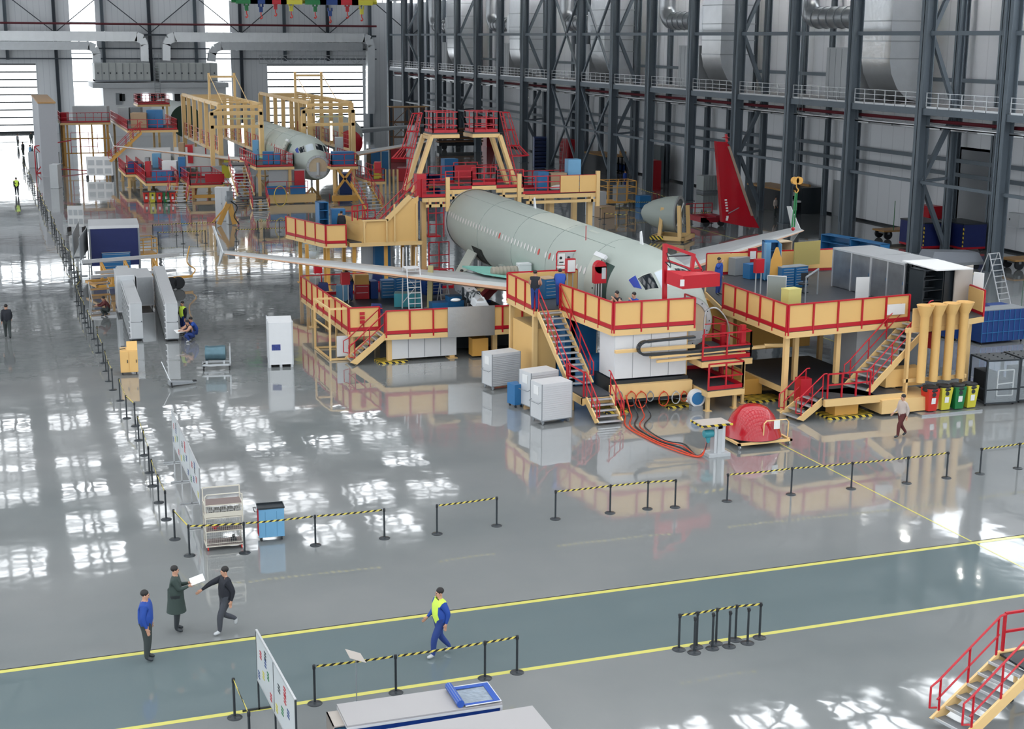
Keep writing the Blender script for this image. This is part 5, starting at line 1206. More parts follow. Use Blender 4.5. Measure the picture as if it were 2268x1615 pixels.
# near cabinets
for k, (lab, a, b_, d, z) in enumerate((('large white-topped blue cabinet at the bottom edge with a folded cover on it', (769, 1608), (1113, 1557.5), 1.05, 1.1), ('second white-topped cabinet cut off by the bottom edge', (795, 1690), (1225, 1618), 1.2, 1.1))):
    p, q = G(*a, z), G(*b_, z); rz = math.atan2((q-p).y, (q-p).x); w = (q-p).length; p.z = 0
    t = thing('near_cabinet' if 0 else 'workbench_cabinet', lab, 'cabinet', p, rz); part(t, 'body', B().box(.03, w-.03, .03, d-.03, .1, z-.1), mat('royal_blue_panel', (.015, .06, .30), .4)); part(t, 'worktop', B().box(0, w, 0, d, z-.04, z), mat('grey_worktop', (.40, .385, .39), .5)); part(t, 'white_edge', B().box(.0, w, .0, d, z-.1, z-.04), WHT)
    part(t, 'corner_post', B().box(0, .05, 0, .05, 0, z-.1).box(w-.05, w, 0, .05, 0, z-.1).box(0, .05, d-.05, d, 0, z-.1).box(w-.05, w, d-.05, d, 0, z-.1), WHT)
    if not k:
        b = B()
        for j in range(7): b.box(-.24, .03, .25, d-.1, .15+j*.12, .18+j*.12)
        part(t, 'side_shelf', b, LBL); part(t, 'side_box', B().box(-.25, -.22, .25, d-.1, .12, 1.0).box(-.25, 0.02, .25, d-.1, .97, 1.0), TAN)
        cp = p+MX.Rotation(rz, 3, 'Z') @ V((w-1.02, .0, z)); c = thing('folded_cover', 'rolled blue-bordered clear plastic cover lying on the near cabinet', 'cover', cp, rz)
        b = B(); n = 10; prof = [(.1+.085*math.cos(a), .09+.085*math.sin(a)) for a in [PI*1.5-k_*PI*.2 for k_ in range(9)]]+[(.2, .02), (.4, .015), (.7, .02), (.98, .03)]
        b.face([(x, y, zz) for y in (.05, .98) for x, zz in prof], [(i, i+1, len(prof)+i+1, len(prof)+i) for i in range(len(prof)-1)], True)
        part(c, 'clear_sheet', b, mat('crinkled_plastic', (.35, .42, .5), .12, a=.75, bump=1, bs=9, noise=.3, ns=8)); NB = mat('blue_webbing', (.02, .08, .38), .6)
        part(c, 'border', B().box(.86, .99, .05, .98, .032, .045).box(.2, .99, .86, .98, .03, .042).box(.2, .99, .04, .14, .03, .042), NB); part(c, 'white_piping', B().tube([(.2, .03, .035), (1.0, .03, .045), (1.0, 1.0, .045), (.2, 1.0, .035)], .012, 6), WHT)
        part(c, 'rolled_edge', B().lathe([(.04, 0), (.085, .0), (.085, .93), (.04, .93)], (.1, .05, .09), 14, 'y'), NB)
# near stair at the bottom right
t = thing('mobile_stair', 'near cream stair with red handrails cut off by the bottom right corner', 'stair', (20.5, 25, 0))
A = G(2100, 1615, 0); s0 = V((19.15, 24.2, .1)); s1 = V((21.05, 24.55, 1.3))
stairs(t, s1, s0, .95, rise=.2, h=.95)
part(t, 'deck', B().box(21.05, 24, 24.0, 25.1, 1.25, 1.3), BLKP, w=True); part(t, 'deck_frame', B().box(21.0, 24, 23.95, 24.05, 1.08, 1.33).box(21.0, 24, 25.05, 25.15, 1.08, 1.33), YFR, w=True)
part(t, 'railing', rail(rail(B(), (21.15, 25.1, 1.3), (24, 25.1, 1.3), .95, 1.3, (.5,)), (21.15, 24, 1.3), (24, 24, 1.3), .95, 1.3, (.5,)), RED, w=True)
part(t, 'leg', B().bar((21.6, 24, 0.1), (21.6, 24, 1.1), .07).bar((21.6, 25.1, .1), (21.6, 25.1, 1.1), .07).bar((21.6, 24, .35), (24, 24, .35), .06).bar((21.6, 25.1, .35), (24, 25.1, .35), .06), YFR, w=True)
part(t, 'caster', B().lathe([(.02, -.03), (.09, -.03), (.09, .03), (.02, .03)], (21.5, 24, .09), 12, 'x').lathe([(.02, -.03), (.09, -.03), (.09, .03), (.02, .03)], (21.5, 25.1, .09), 12, 'x'), BLK, w=True)
# ---- red dome, column lift and hoses in front of the nose platform
p = G(1668, 978); t = thing('nose_cover', 'shiny red dome cover on a cream wheeled frame in front of the nose platform', 'cover', p)
part(t, 'dome', B().lathe([(.02, 1.45), (.3, 1.43), (.55, 1.33), (.8, 1.05), (.98, .7), (1.08, .4), (1.12, .28), (1.08, .27)], n=28, c=(0, .1, 0)), mat('glossy_red_shell', (.42, .004, .014), .22, coat=.5)); part(t, 'trolley_frame', B().box(-1.15, 1.15, -.95, -.85, .17, .25).box(-1.15, 1.15, 1.0, 1.1, .17, .25).box(-1.15, -1.05, -.95, 1.1, .17, .25).box(1.05, 1.15, -.95, 1.1, .17, .25).box(-1.1, 1.1, -.1, 0, .17, .25), YFR)
part(t, 'push_handle', B().tube([(-.1, -.9, .22), (-.1, -.95, .95), (.0, -.95, 1.05), (.85, -.95, 1.05), (.95, -.95, .95), (.95, -.9, .22)], .025, 8), YFR); part(t, 'paper_tag', B().box(.3, .55, -.985, -.975, .72, 1.05), PAP); part(t, 'red_skirt', B().lathe([(1.08, .25), (1.1, .25), (1.1, .29)], n=24, c=(0, .1, 0)), BLK)
for x in (-1.05, 1.05):
    for y in (-.85, 1.0): caster(t, x, y, .085, GALV)
p = G(1583, 1008); t = thing('column_lift', 'grey column lift with a hazard-edged table top and blue motor, fed by red hoses', 'lift', p)
part(t, 'base_plate', B().box(-.38, .5, -.3, .35, 0, .12), LGR); part(t, 'column', B().box(-.12, .32, -.16, .16, .12, 1.22), ALU); part(t, 'column_rib', B().box(.0, .18, -.2, -.16, .12, 1.22).hexa([(-.05, -.2, 1.05), (.23, -.2, 1.05), (.23, -.16, 1.05), (-.05, -.16, 1.05), (-.12, -.2, 1.22), (.3, -.2, 1.22), (.3, -.16, 1.22), (-.12, -.16, 1.22)]), LGR)
part(t, 'motor', B().lathe([(.02, -.5), (.14, -.48), (.16, -.3), (.14, -.12)], (0, 0, .85), 14, 'x').lathe([(.06, -.1), (.1, .12)], (-.33, -.05, .62), 10), TEAL); tp = B().box(-.75, .5, -.35, .55, 1.22, 1.26); part(t, 'table_top', tp, TAN)
part(t, 'hazard_edge', B().box(-.76, .51, -.37, -.35, 1.2, 1.28).box(-.77, -.75, -.37, .56, 1.2, 1.28), HAZ)
q = p+V((-.45, -.05, 0)); s = G(1420, 915)
for k in range(5):
    o_ = [(0, 0), (.15, .1), (-.15, .15), (.3, .2), (.05, -.1)][k]; a = G(1385+k*14, 925)
    pts = [V((a.x, a.y+.6, .9-.1*k)), V((a.x, a.y+.2, .25)), a+V((0, 0, .04)), G(1388+k*10, 945, .04), G(1440+k*8, 975, .04), G(1500+k*4, 1000-k*4, .04), q+V((-.3, -.12+.05*k, .05)), q+V((0, 0, .25)), q+V((.12, .0, .75))]
    one('hose', '%s hose snaking over the floor to the column lift, %s of the bundle' % (('red', 'red', 'black', 'red', 'black')[k], ('outermost left', 'second', 'third', 'fourth', 'innermost')[k]), 'hose', B().tube(curve(pts, 6), .03 if k < 3 else .024, 6), HOSE if k in (0, 1, 3) else BLKP)
for k, (px, m, r_) in enumerate(((1372, GRY, .17), (1398, HOSE, .3), (1420, HOSE, .34), (1440, GRY, .2), (1470, HOSE, .3), (1497, LGR, .25), (1515, HOSE, .2))):
    p = onY(px, 868, 52.28); o = one('hose_coil', '%s hose coil below the white cupboards of the nose platform, %s from left' % ({'grey_paint': 'grey', 'orange_red_hose': 'red', 'light_grey_paint': 'pale grey'}[m.name], ORD[k]), 'hose', B().tube([(r_*.75*math.sin(a*PI/8), -.01*a/8, -r_+r_*math.cos(a*PI/8)) for a in range(33)], .018, 5).bar((0, .03, .02), (0, -.1, .02), .05), m, p, 0, 'hose coils under the nose platform')
p = G(1541, 908); t = thing('hose_reel', 'white hose reel with a blue disc at the right foot of the nose platform', 'reel', p); part(t, 'drum', B().lathe([(.1, -.14), (.36, -.14), (.36, .14), (.1, .14)], (0, 0, .52), 20, 'y'), WHT); part(t, 'blue_disc', B().lathe([(.02, -.17), (.27, -.16), (.27, -.14)], (0, 0, .52), 18, 'y'), BLU); part(t, 'stand', B().box(-.25, .25, -.15, .15, 0, .2), GRY)
# ---- bins
def bin_(label, p, m, bag=0, group=None, z=0.):
    t = thing('wheelie_bin', label, 'bin', (p.x, p.y, z), 0, group)
    part(t, 'bin_body', B().hexa([(-.2, -.22, .04), (.2, -.22, .04), (.2, .22, .04), (-.2, .22, .04), (-.27, -.3, .98), (.27, -.3, .98), (.27, .28, .98), (-.27, .28, .98)]), m)
    if bag: part(t, 'bin_bag', B().lathe([(.30, .84), (.34, .9), (.31, 1.0), (.33, 1.04), (.2, 1.08), (.02, .98)], n=11), BLK)
    else: part(t, 'lid', B().hexa([(-.29, -.34, .98), (.29, -.34, .98), (.29, .3, .98), (-.29, .3, .98), (-.27, -.3, 1.03), (.27, -.3, 1.03), (.27, .28, 1.08), (-.27, .28, 1.08)]), BLK)
    part(t, 'label_sheet', B().slab([(-.1, -.262, .35), (.1, -.262, .35), (.1, -.28, .6), (-.1, -.28, .6)], (0, -.006, 0)), PAP)
    part(t, 'symbol', B().lathe([(.07, -.006), (.095, -.006), (.095, 0), (.07, 0)], (0, -.287, .74), 14, 'y'), BLKP); part(t, 'wheel', B().lathe([(.02, -.3), (.09, -.3), (.09, -.26), (.02, -.26)], (0, .2, .09), 10, 'x').lathe([(.02, .26), (.09, .26), (.09, .3), (.02, .3)], (0, .2, .09), 10, 'x'), BLK)


for k, (px, py, c, m) in enumerate(((2057, 914, 'red', BRED), (2086, 911, 'left yellow', BYEL), (2116, 909, 'green', GRN), (2143, 906, 'right yellow', BYEL))): bin_('%s bin with a black liner under the yellow waste chutes' % c, G(px, py), m, 1, 'bins under the chutes', .08)
for k, (px, py, c, m) in enumerate(((324, 449, 'leftmost red', BRED), (338, 449, 'yellow', BYEL), (353, 449, 'middle red', BRED), (368, 449, 'green', GRN), (382, 449, 'rightmost red', BRED))): bin_('%s bin of the far colour bins before the low far platform' % c, G(px, py), m, 0, 'far colour bins')
# ================================================================ THINGS ON THE PLATFORMS
z2, z1, z3 = 1.45, 3.5, 3.45
cabinet('light blue cupboard by the left side panels of the low wing platform', (745, 668), (771, 668), .6, .85, z2, LBL)
t, w = cabinet('stack of red drawer cases with an orange top on the low wing platform', (787, 664), (818, 663), .6, .8, z2, RED, 'drawer_case', drawers=2, top=ORG, cat='tool case'); part(t, 'orange_case', B().box(0, w, .05, .6, .83, 1.3), ORG)
cabinet('narrow dark blue cupboard right of the red drawer cases', (822, 663), (838, 662), .7, .95, z2, DBL, doors=1)
cabinet('blue drawer cabinet right of the dark blue cupboard on the low wing platform', (845, 662), (874, 661), .6, .98, z2, BLU, 'drawer_cabinet', drawers=5)
cabinet('long row of blue drawers behind the white ladder stand', (876, 655), (935, 647), .6, .95, z2, BLU, 'drawer_cabinet', drawers=6, top=CARD)
cabinet('dark blue drawer row between yellow strut and engine pylon', (943, 655), (980, 652), .6, .95, z2, DBL, 'drawer_cabinet', drawers=5)
cabinet('teal open-topped chest in front of the drawers on the wing platform', (873, 681), (932, 681), .75, .72, z2, TEAL, 'chest')
cabinet('low blue chest at the front panels, left of the taller one', (958, 690), (994, 688), .7, .42, z2, BLU, 'chest'); cabinet('taller blue chest at the front panels of the wing platform', (995, 688), (1028, 686), .7, .7, z2, BLU, 'chest')
one('white_rag', 'white cloth bundle on the taller blue chest', 'cloth', B().ball((0, 0, .04), (.28, .2, .09), 8), PAP, G(1012, 668, z2+.72)+V((0, .2, 0)))
for k, (px, py, m, l) in enumerate(((715, 632, NAVY, 'dark blue jacket over the back left corner of the wing platform rail'), (835, 610, NAVY, 'dark blue jacket draped behind the drawer row on the wing platform'), (833, 680, NAVY, 'dark blue jacket hanging on the front rail by the wing platform stair'))):
    one('draped_jacket', l, 'jacket', B().hexa([(-.3, -.12, .75), (.3, -.12, .75), (.3, .12, .75), (-.3, .12, .75), (-.22, -.08, 1.2), (.25, -.08, 1.16), (.25, .1, 1.18), (-.2, .1, 1.22)]), m, G(px, py, 2.5)-V((0, 0, 1.05)))
# white ladder stand
a, b_ = G(906, 692, z2), G(935, 692, z2); p = (a+b_)/2; t = thing('ladder_stand', 'tall white aluminium ladder stand rising before the near left wing', 'ladder', p); w = .34
part(t, 'ladder_rail', B().bar((-w, 0, .0), (-w, .35, 2.2), .05).bar((w, 0, .0), (w, .35, 2.2), .05).bar((-w, 1.3, 0), (-w, 1.0, 3.2), .05).bar((w, 1.3, 0), (w, 1., 3.2), .05).bar((-w, .35, 2.2), (-w, 1.1, 2.2), .05).bar((w, .35, 2.2), (w, 1.1, 2.2), .05).bar((-w, .35, 2.2), (-w, .4, 3.3), .04).bar((w, .35, 2.2), (w, .4, 3.3), .04), WHT)
b = B()
for k in range(8): b.box(-w, w, .02+.35*k/8, .12+.35*k/8, .15+.27*k, .18+.27*k)
b.bar((-w, 1.2, .3), (w, 1.15, 1.1), .03).bar((-w, 1.15, 1.9), (w, 1.2, 1.1), .03); part(t, 'rung', b, WHT); part(t, 'top_step', B().box(-w, w, .35, 1.1, 2.18, 2.22), WHT)
t = thing('support_strut', 'pale yellow strut propping the wing right of the ladder stand', 'support', G(952, 684, z2)); part(t, 'strut', B().bar((0, 0, .05), (.15, .3, 2.2), .26), mat('dull_yellow', (.42, .36, .16), .5)); part(t, 'foot', B().bx((0, 0, 0), (.5, .5, .05)), GRY)


def steps(label, p, h, m=WHT, rz=0., w=.5, n=None):
    t = thing('step_ladder', label, 'ladder', p, rz); n = n or max(2, int(h/.26)); d = h*.42
    part(t, 'ladder_rail', B().bar((-w/2, 0, 0), (-w/2+.05, d*.9, h), .045).bar((w/2, 0, 0), (w/2-.05, d*.9, h), .045).bar((-w/2, d*1.8, 0), (-w/2+.05, d*.95, h), .035).bar((w/2, d*1.8, 0), (w/2-.05, d*.95, h), .035), m); b = B()
    for k in range(1, n+1): y = d*.9*k/n; b.box(-w/2+.03, w/2-.03, y-.04, y+.06, h*k/n-.03, h*k/n)
    b.bar((-w/2, d*1.5, h*.35), (w/2, d*1.5, h*.35), .025); part(t, 'step', b, m)


steps('small white step ladder under the engine pylon on the wing platform', G(988, 676, z2), 1.1); steps('white folding steps right of the taller blue chest', G(1047, 683, z2), .9, ALU)
jx = thing('support_jack', 'large red slanted jack beam beneath the near wing root', 'jack', G(1075, 668, z2)); part(jx, 'beam', B().bar((-.3, 0, .1), (1.6, .8, 1.3), .35, .4).bar((.2, .4, .1), (1.2, .8, .9), .2), RED); part(jx, 'foot', B().bx((-.2, 0, 0), (.8, .7, .1)), DBL)
for k, (px, py, dx, l, m) in enumerate(((705, 645, 0, 'red clamp box on the left side panels of the wing platform', RED), (1262, 651, 1, 'red box with white front on a post above the nose platform stair', RED), (1678, 651, 0, 'red box hanging on the left panels of the right platform', RED), (766, 672, 0, 'small red panel at the corner rail of the wing platform', RED))):
    z = (z2, z1, z3, z2)[k]; p = G(px, py, z); t = thing('control_box', l, 'control box', p); part(t, 'casing', B().box(-.22, .22, -.12, .12, 1.0, 1.65 if k else 1.5), m); part(t, 'post', B().box(-.16, -.11, -.02, .02, 0 if k else .0, 1.0).box(.11, .16, -.02, .02, 0, 1.0), ALU)
    if dx: part(t, 'front_plate', B().box(-.18, .2, -.13, -.12, 1.05, 1.6), PAP)
p = G(1326, 676, z1); t = thing('kiosk', 'red rounded kiosk post with white screen on the nose platform panels', 'kiosk', p); part(t, 'casing', B().prism([(-.28+.56*(k in (1, 2)), -.15+.3*(k > 1)) for k in range(4)], 1.0, 1.75).lathe([(.02, -.15), (.28, -.15), (.28, .15), (.02, .15)], (0, 0, 1.72), 16, 'y'), RED); part(t, 'screen', B().box(.05, .24, -.17, -.15, 1.2, 1.7), LGR); part(t, 'pipe', B().box(-.2, -.15, -.1, -.05, -.2, 1.0).box(-.08, -.03, -.1, -.05, -.2, 1.).box(.05, .1, -.1, -.05, -.2, 1.), ALU)
t, w = cabinet('blue five-drawer cabinet with a wooden top on the nose platform', (1207, 664), (1235, 661), .75, .92, z1, BLU, 'drawer_cabinet', drawers=5, top=CARD)
p = G(1232, 631, z1); t = thing('control_console', 'red-framed console with white gauge panels at the back of the nose platform', 'console', p)
part(t, 'frame', B().tube([(0, 0, 0), (0, 0, 1.5), (.06, 0, 1.6), (1.25, 0, 1.6), (1.3, 0, 1.5), (1.3, 0, 0)], .04, 6).bar((0, 0, .9), (1.3, 0, .9), .05), RED)
for k in range(3): q = part(t, 'gauge_panel', B().box(.08+.4*k, .42+.4*k, -.04, .04, 1.0+.04*k, 1.5), (PAP, LGR, ALU)[k]); link('gauge', B().lathe([(.02, -.06), (.07, -.06), (.07, -.04)], (.2+.4*k, 0, 1.3), 10, 'y').box(.12+.4*k, .34+.4*k, -.05, -.04, 1.06, 1.12), BLKP).parent = q
part(t, 'red_case', B().box(1.0, 1.7, -.3, .2, .4, 1.25), RED); part(t, 'desk', B().box(0, .9, -.4, 0, .85, .9), PAP); part(t, 'mast', B().tube([(1.5, 0, 0), (1.5, 0, 2.8)], .02, 6), RED)
p = G(1160, 604, 3.3); t = thing('white_case', 'white case on the near wing root beside the nose platform', 'case', p); part(t, 'casing', B().box(-.33, .33, -.25, .25, 0, .5), WHT); part(t, 'lid_seam', B().box(-.335, .335, -.255, .255, .4, .41), GRY)
p = G(1146, 608, 3.2); one('duct_hose', 'beige corrugated wrap on the wing root by the cargo opening', 'hose', B().tube([(-1.4+.1*k, 0, .2) for k in range(15)], [.28 if k % 2 else .24 for k in range(15)], 10), mat('beige_wrap', (.32, .29, .24), .8), p)
b = B()                      # tape barrier on the nose platform
p = G(1404, 668, z1); t = thing('tape_barrier', 'short striped tape barrier with a yellow sign by the cockpit window', 'barrier', p); part(t, 'post', B().tube([(0, 0, 0), (0, 0, 1.)], .025, 6).tube([(.7, -.2, 0), (.7, -.2, 1.)], .025, 6), BLKP); part(t, 'tape', B().bar((0, 0, .93), (.7, -.2, .9), .01, .07), HAZ); part(t, 'sign', B().box(.3, .45, -.13, -.11, .55, .85), BYEL)
# red jib crane and its hanging box at the nose
q0 = onY(1473, 664, 53.2); t = thing('jib_crane', 'red jib crane on the nose platform holding a long red box', 'crane', (q0.x, 53.2, z1)); o = V((q0.x, 53.2, z1))
Q = lambda x, y, Y=53.2: onY(x, y, Y)-o
part(t, 'mast', B().bar((0, 0, 0), Q(1473, 540), .16), RED); part(t, 'jib_arm', B().bar(Q(1475, 543), Q(1536, 565), .13).bar(Q(1477, 577), Q(1540, 600), .1).bar(Q(1536, 562), Q(1532, 600), .14).bar(Q(1536, 565), Q(1554, 598), .08).bar(Q(1532, 598), Q(1554, 598), .08), RED)
part(t, 'gas_strut', B().tube([Q(1481, 568), Q(1530, 566)], .03, 6).tube(curve([Q(1477, 560, 53.1), Q(1486, 592, 53.1), Q(1474, 580, 53.1)], 4), .02, 5).tube(curve([Q(1478, 580, 53.1), Q(1520, 595, 53.1), Q(1545, 612, 53.1), Q(1556, 600, 53.1)], 4), .02, 5), BLKP)
c = Q(1476, 628, 52.9); part(t, 'red_case', B().hexa([c, Q(1512, 641, 52.5), Q(1594, 634, 52.7), Q(1575, 628, 54), c+V((0, 0, .55)), Q(1512, 641, 52.5)+V((0, 0, .55)), Q(1594, 634, 52.7)+V((0, 0, .55)), Q(1575, 628, 54)+V((0, 0, .55))]), RED); part(t, 'case_handle', B().box(*[v for pr in ((Q(1490, 620).x, Q(1498, 620).x), (-.75, -.68), (Q(1490, 628).z, Q(1490, 614).z)) for v in pr]), PAP)
# hooped nose ladder
o = V((28.2, 53.0, 2.05)); t = thing('nose_ladder', 'grey hooped ladder with red rungs in front of the bare nose bulkhead', 'ladder', o)
part(t, 'hoop', B().tube(curve([(-.4, 0, 0), (-.4, 0, 1.6), (-.2, 0, 1.95), (.25, 0, 1.9), (.75, 0, 1.2), (.8, 0, 0)], 4), .035, 6), GALV); part(t, 'rung', B().bar((-.4, 0, .3), (.8, 0, .3), .04).bar((-.4, 0, .75), (.8, 0, .75), .04).bar((-.4, 0, 1.3), (.6, 0, 1.3), .04), RED); part(t, 'mast', B().bar((-.4, -.02, -.2), (-.4, -.02, 1.1), .05), RED)
# ---- right platform
t, w = cabinet('tall blue locker with open doors on the right platform', (1690, 622), (1722, 622), .6, 1.95, z3, BLU, 'locker', open_=True, cat='locker'); part(t, 'open_door', B().box(-.02, .0, -.5, 0, .1, 1.9).box(w, w+.02, -.5, 0, .1, 1.9), LBL); part(t, 'closed_door', B().box(0, w*.45, -.02, 0, .1, 1.9), LBL)
cabinet('left blue drawer cabinet beneath the orange cone sign on the right platform', (1731, 640), (1758, 638), .6, 1.0, z3, BLU, 'drawer_cabinet', drawers=7, top=GRY); cabinet('right blue drawer cabinet behind the black office chair', (1760, 638), (1788, 635), .6, 1.0, z3, BLU, 'drawer_cabinet', drawers=7, top=GRY)
p = G(1778, 652, z3); t = thing('office_chair', 'black office chair in front of the blue drawers', 'chair', p); part(t, 'seat', B().lathe([(.2, .45), (.24, .47), (.24, .52), (.2, .54)], n=14), BLK); part(t, 'backrest', B().box(.0, .35, .18, .24, .62, .98), BLK); part(t, 'chair_base', B().tube([(0, 0, .06), (0, 0, .45)], .03, 6).bar((-.28, 0, .08), (.28, 0, .08), .05).bar((0, -.28, .08), (0, .28, .08), .05), BLKP); part(t, 'back_stem', B().bar((.15, .2, .5), (.17, .22, .7), .04), BLKP)
p = G(1741, 598, z3+1.); one('cone_sign', 'orange triangular cone-shaped board behind the blue drawers', 'sign', B().slab([(-.35, 0, -1), (.35, 0, -1), (.3, 0, .3), (.06, 0, .95), (-.05, 0, .95), (-.3, 0, .3)], (0, .05, 0)), ORG, p+V((0, .9, 0)))
p, rz, w = F2((1697, 697), (1737, 700), z3); t = thing('display_board', 'grey-green glass display board at the front panels of the right platform', 'board', p, rz); part(t, 'glass', B().box(0, w, 0, .04, .6, 1.7), mat('grey_green_glass', (.22, .25, .24), .15)); part(t, 'board_frame', B().box(-.02, 0, -.01, .05, 0, 1.73).box(w, w+.02, -.01, .05, 0, 1.73).box(0, w, -.01, .05, 1.7, 1.73), ALU)
p, rz, w = F2((1744, 712), (1772, 709), z3); t = thing('yellow_box', 'pale yellow box at the front corner of the right platform', 'box', p, rz); part(t, 'casing', B().box(0, w, 0, .5, .0, 1.35), mat('pale_yellow', (.62, .56, .20), .5)); part(t, 'lid', B().box(-.01, w+.01, -.01, .51, 1.3, 1.36), mat('pale_yellow', (.6, .5, .1), .5))
p, rz, w = F2((1894, 670), (1923, 669), z3); t = thing('white_board', 'plain white board standing on the right platform before the silver lockers', 'board', p, rz); part(t, 'panel', B().box(0, w, 0, .04, .12, 1.15), PAP); part(t, 'foot', B().bar((.05, -.2, .0), (.05, .25, .02), .04).bar((w-.05, -.2, 0), (w-.05, .25, .02), .04).bar((.05, .02, 0), (.05, .02, .2), .04).bar((w-.05, .02, 0), (w-.05, .02, .2), .04), GRY)
for k, (a, b_, l) in enumerate((((1843, 634), (1925, 655), 'far pair of tall silver lockers on the right platform'), ((1927, 656), (2000, 676), 'near pair of tall silver lockers on the right platform'))):
    t, w = cabinet(l, a, b_, 2.2, 1.8, z3, mat('mottled_galvanised', (.30, .31, .33), .3, .7, noise=.5, ns=1.2), 'locker', doors=2, cat='locker', hm=BLU); part(t, 'edge_frame', B().box(-.04, .03, -.05, .02, 0, 1.85).box(w/2-.04, w/2+.04, -.05, .02, 0, 1.8).box(w-.03, w+.04, -.05, .02, 0, 1.85).box(-.04, w+.04, -.05, 2.25, 1.8, 1.88), ALU)
p, rz, w = F2((2003, 676), (2040, 688), z3); t = thing('barred_cage', 'dark barred storage cage with a white sheet roof behind the long stair', 'cage', p, rz); b = B()
for k in range(5): b.box(w*k/4-.04, w*k/4+.04, 0, .08, 0, 1.95)
for z in (.5, 1., 1.5, 1.9): b.box(0, w, 0, 2, z, z+.03)
part(t, 'bars', b, BLKP); part(t, 'roof_sheet', B().box(-.1, w+1.3, -.2, 1.6, 1.97, 2.02), PAP)
cabinet('black shelf unit behind the yellow waste chutes', (2040, 695), (2085, 690), .9, 1.9, z3, BLKP, 'shelf_unit', open_=True, cat='shelves'); cabinet('black closed cupboard right of the black shelf unit', (2087, 690), (2108, 688), .9, 1.85, z3, BLKP)
p, rz, w = F2((2110, 690), (2149, 683), z3); one('leaning_board', 'plain beige board standing right of the black shelf unit', 'board', B().box(0, w, 0, .05, .2, 1.95), TAN, p, rz); p, rz, w = F2((2150, 687), (2172, 690), z3); one('leaning_board', 'white board right of the beige board at the platform end', 'board', B().box(0, w, 0, .08, .3, 1.7), PAP, p, rz)
cabinet('wooden open shelving behind the tall blue locker', (1706, 604), (1752, 600), .8, 1.55, z3, WOODL, 'shelf_unit', open_=True, cat='shelves'); p, rz, w = F2((1757, 612), (1814, 606), z3); one('leaning_board', 'dull olive board standing behind the blue drawers', 'board', B().box(0, w, 0, .05, .5, 1.7), mat('olive_board', (.42, .34, .11), .6), p, rz)
t, w = cabinet('left blue open shelf unit on the floor behind the right platform', (1815, 585), (1878, 597), .8, 2.1, 0, BLU, 'shelf_unit', open_=True, cat='shelves'); t, w = cabinet('right blue open shelf unit on the floor behind the right platform', (1880, 598), (1946, 612), .8, 2.1, 0, BLU, 'shelf_unit', open_=True, cat='shelves')
one('pipe_roll', 'grey rail of tubes lying on the right platform rail', 'pipe', B().tube([(0, 0, 1.2), (1.8, 1.9, 1.2)], .05, 6).bar((0, 0, 0), (0, 0, 1.2), .05).bar((1.8, 1.9, 0), (1.8, 1.9, 1.2), .05), GRY, G(1775, 675, z3)+V((.3, .2, 0)))
cabinet('grey crate on the nose side edge of the right platform', (1628, 612), (1660, 608), .5, .9, z3, GRY, 'crate'); cabinet('blue crate beside the tall blue locker', (1660, 620), (1686, 618), .6, .75, z3, BLU, 'crate')
p = G(1632, 625, z3); t = thing('tool_gauge', 'red gauge stand with white dials behind the nose on the right platform', 'gauge', G(1665, 606, z3)); part(t, 'frame', B().box(-.25, .25, -.04, .04, .6, 1.3).box(-.2, -.15, -.03, .03, 0, .6).box(.15, .2, -.03, .03, 0, .6), RED); part(t, 'dial_plate', B().box(-.17, .17, -.06, -.04, .75, 1.15), PAP)
cabinet('left blue cupboard on the small left orange platform', (708, 527), (729, 526), .9, 2.2, 2.95, BLU, open_=True); cabinet('right blue cupboard behind the dark-shirted worker on the left platform', (735, 524), (766, 523), .6, 1.7, 2.95, BLU, doors=2)
# ---- rear gantry contents
for l, a, b_, d, h, z, m in (('blue chest on the gantry right of the red lookout legs', (1192, 421), (1215, 420.5), 1., 1.15, 5.5, BLU), ('light blue cube on the gantry platform far right end', (1258, 418.5), (1286, 418), .9, 1.9, 5.5, LBL), ('brown box on the gantry right platform', (1220, 420), (1255, 419), .8, 1.05, 5.5, CARD)): cabinet(l, a, b_, d, h, z, m, 'chest')
one('white_bundle', 'white cloth bundle on the gantry before the light blue cube', 'cloth', B().ball((0, 0, .15), (.7, .3, .2), 8), PAP, G(1240, 421, 5.5))
p = G(1237, 376, 5.5); 
cabinet('dark blue lattice crate behind the gantry left legs', (942, 440), (975, 438), 1.5, 2.2, 0, DBL, 'crate', open_=True); cabinet('blue box unit standing behind the rear gantry', (985, 415), (1015, 414), 1.2, 2.9, 0, BLU, 'crate')
# ================================================================ RIGHT FLOOR
t, w = cabinet('big royal blue wire-framed container with tarpaulins at the right edge', (2172, 765), (2266, 757), 1.9, 1.75, 0, DBL, 'container', wheels=1); b = B()
for k in range(9): b.box(w*k/8-.015, w*k/8+.015, -.03, 0, .15, 1.75)
b.box(0, w, -.04, 0, 1.2, 1.24).box(0, w, -.04, 0, .6, .63); part(t, 'wire_frame', b, BLU); part(t, 'grey_lid', B().box(0, w, 0, 1, 1.75, 1.8), GRY); part(t, 'tarpaulin', B().hexa([(0, .8, 1.75), (1.2, .8, 1.75), (1.4, 1.8, 1.75), (0, 1.8, 1.75), (.3, 1.0, 2.3), (.8, 1., 2.0), (.9, 1.6, 2.1), (.2, 1.6, 2.4)]), NAVY)
cabinet('second royal blue container partly hidden under the right platform', (2115, 756), (2140, 752), 1.8, 1.5, 0, DBL, 'container', wheels=1)
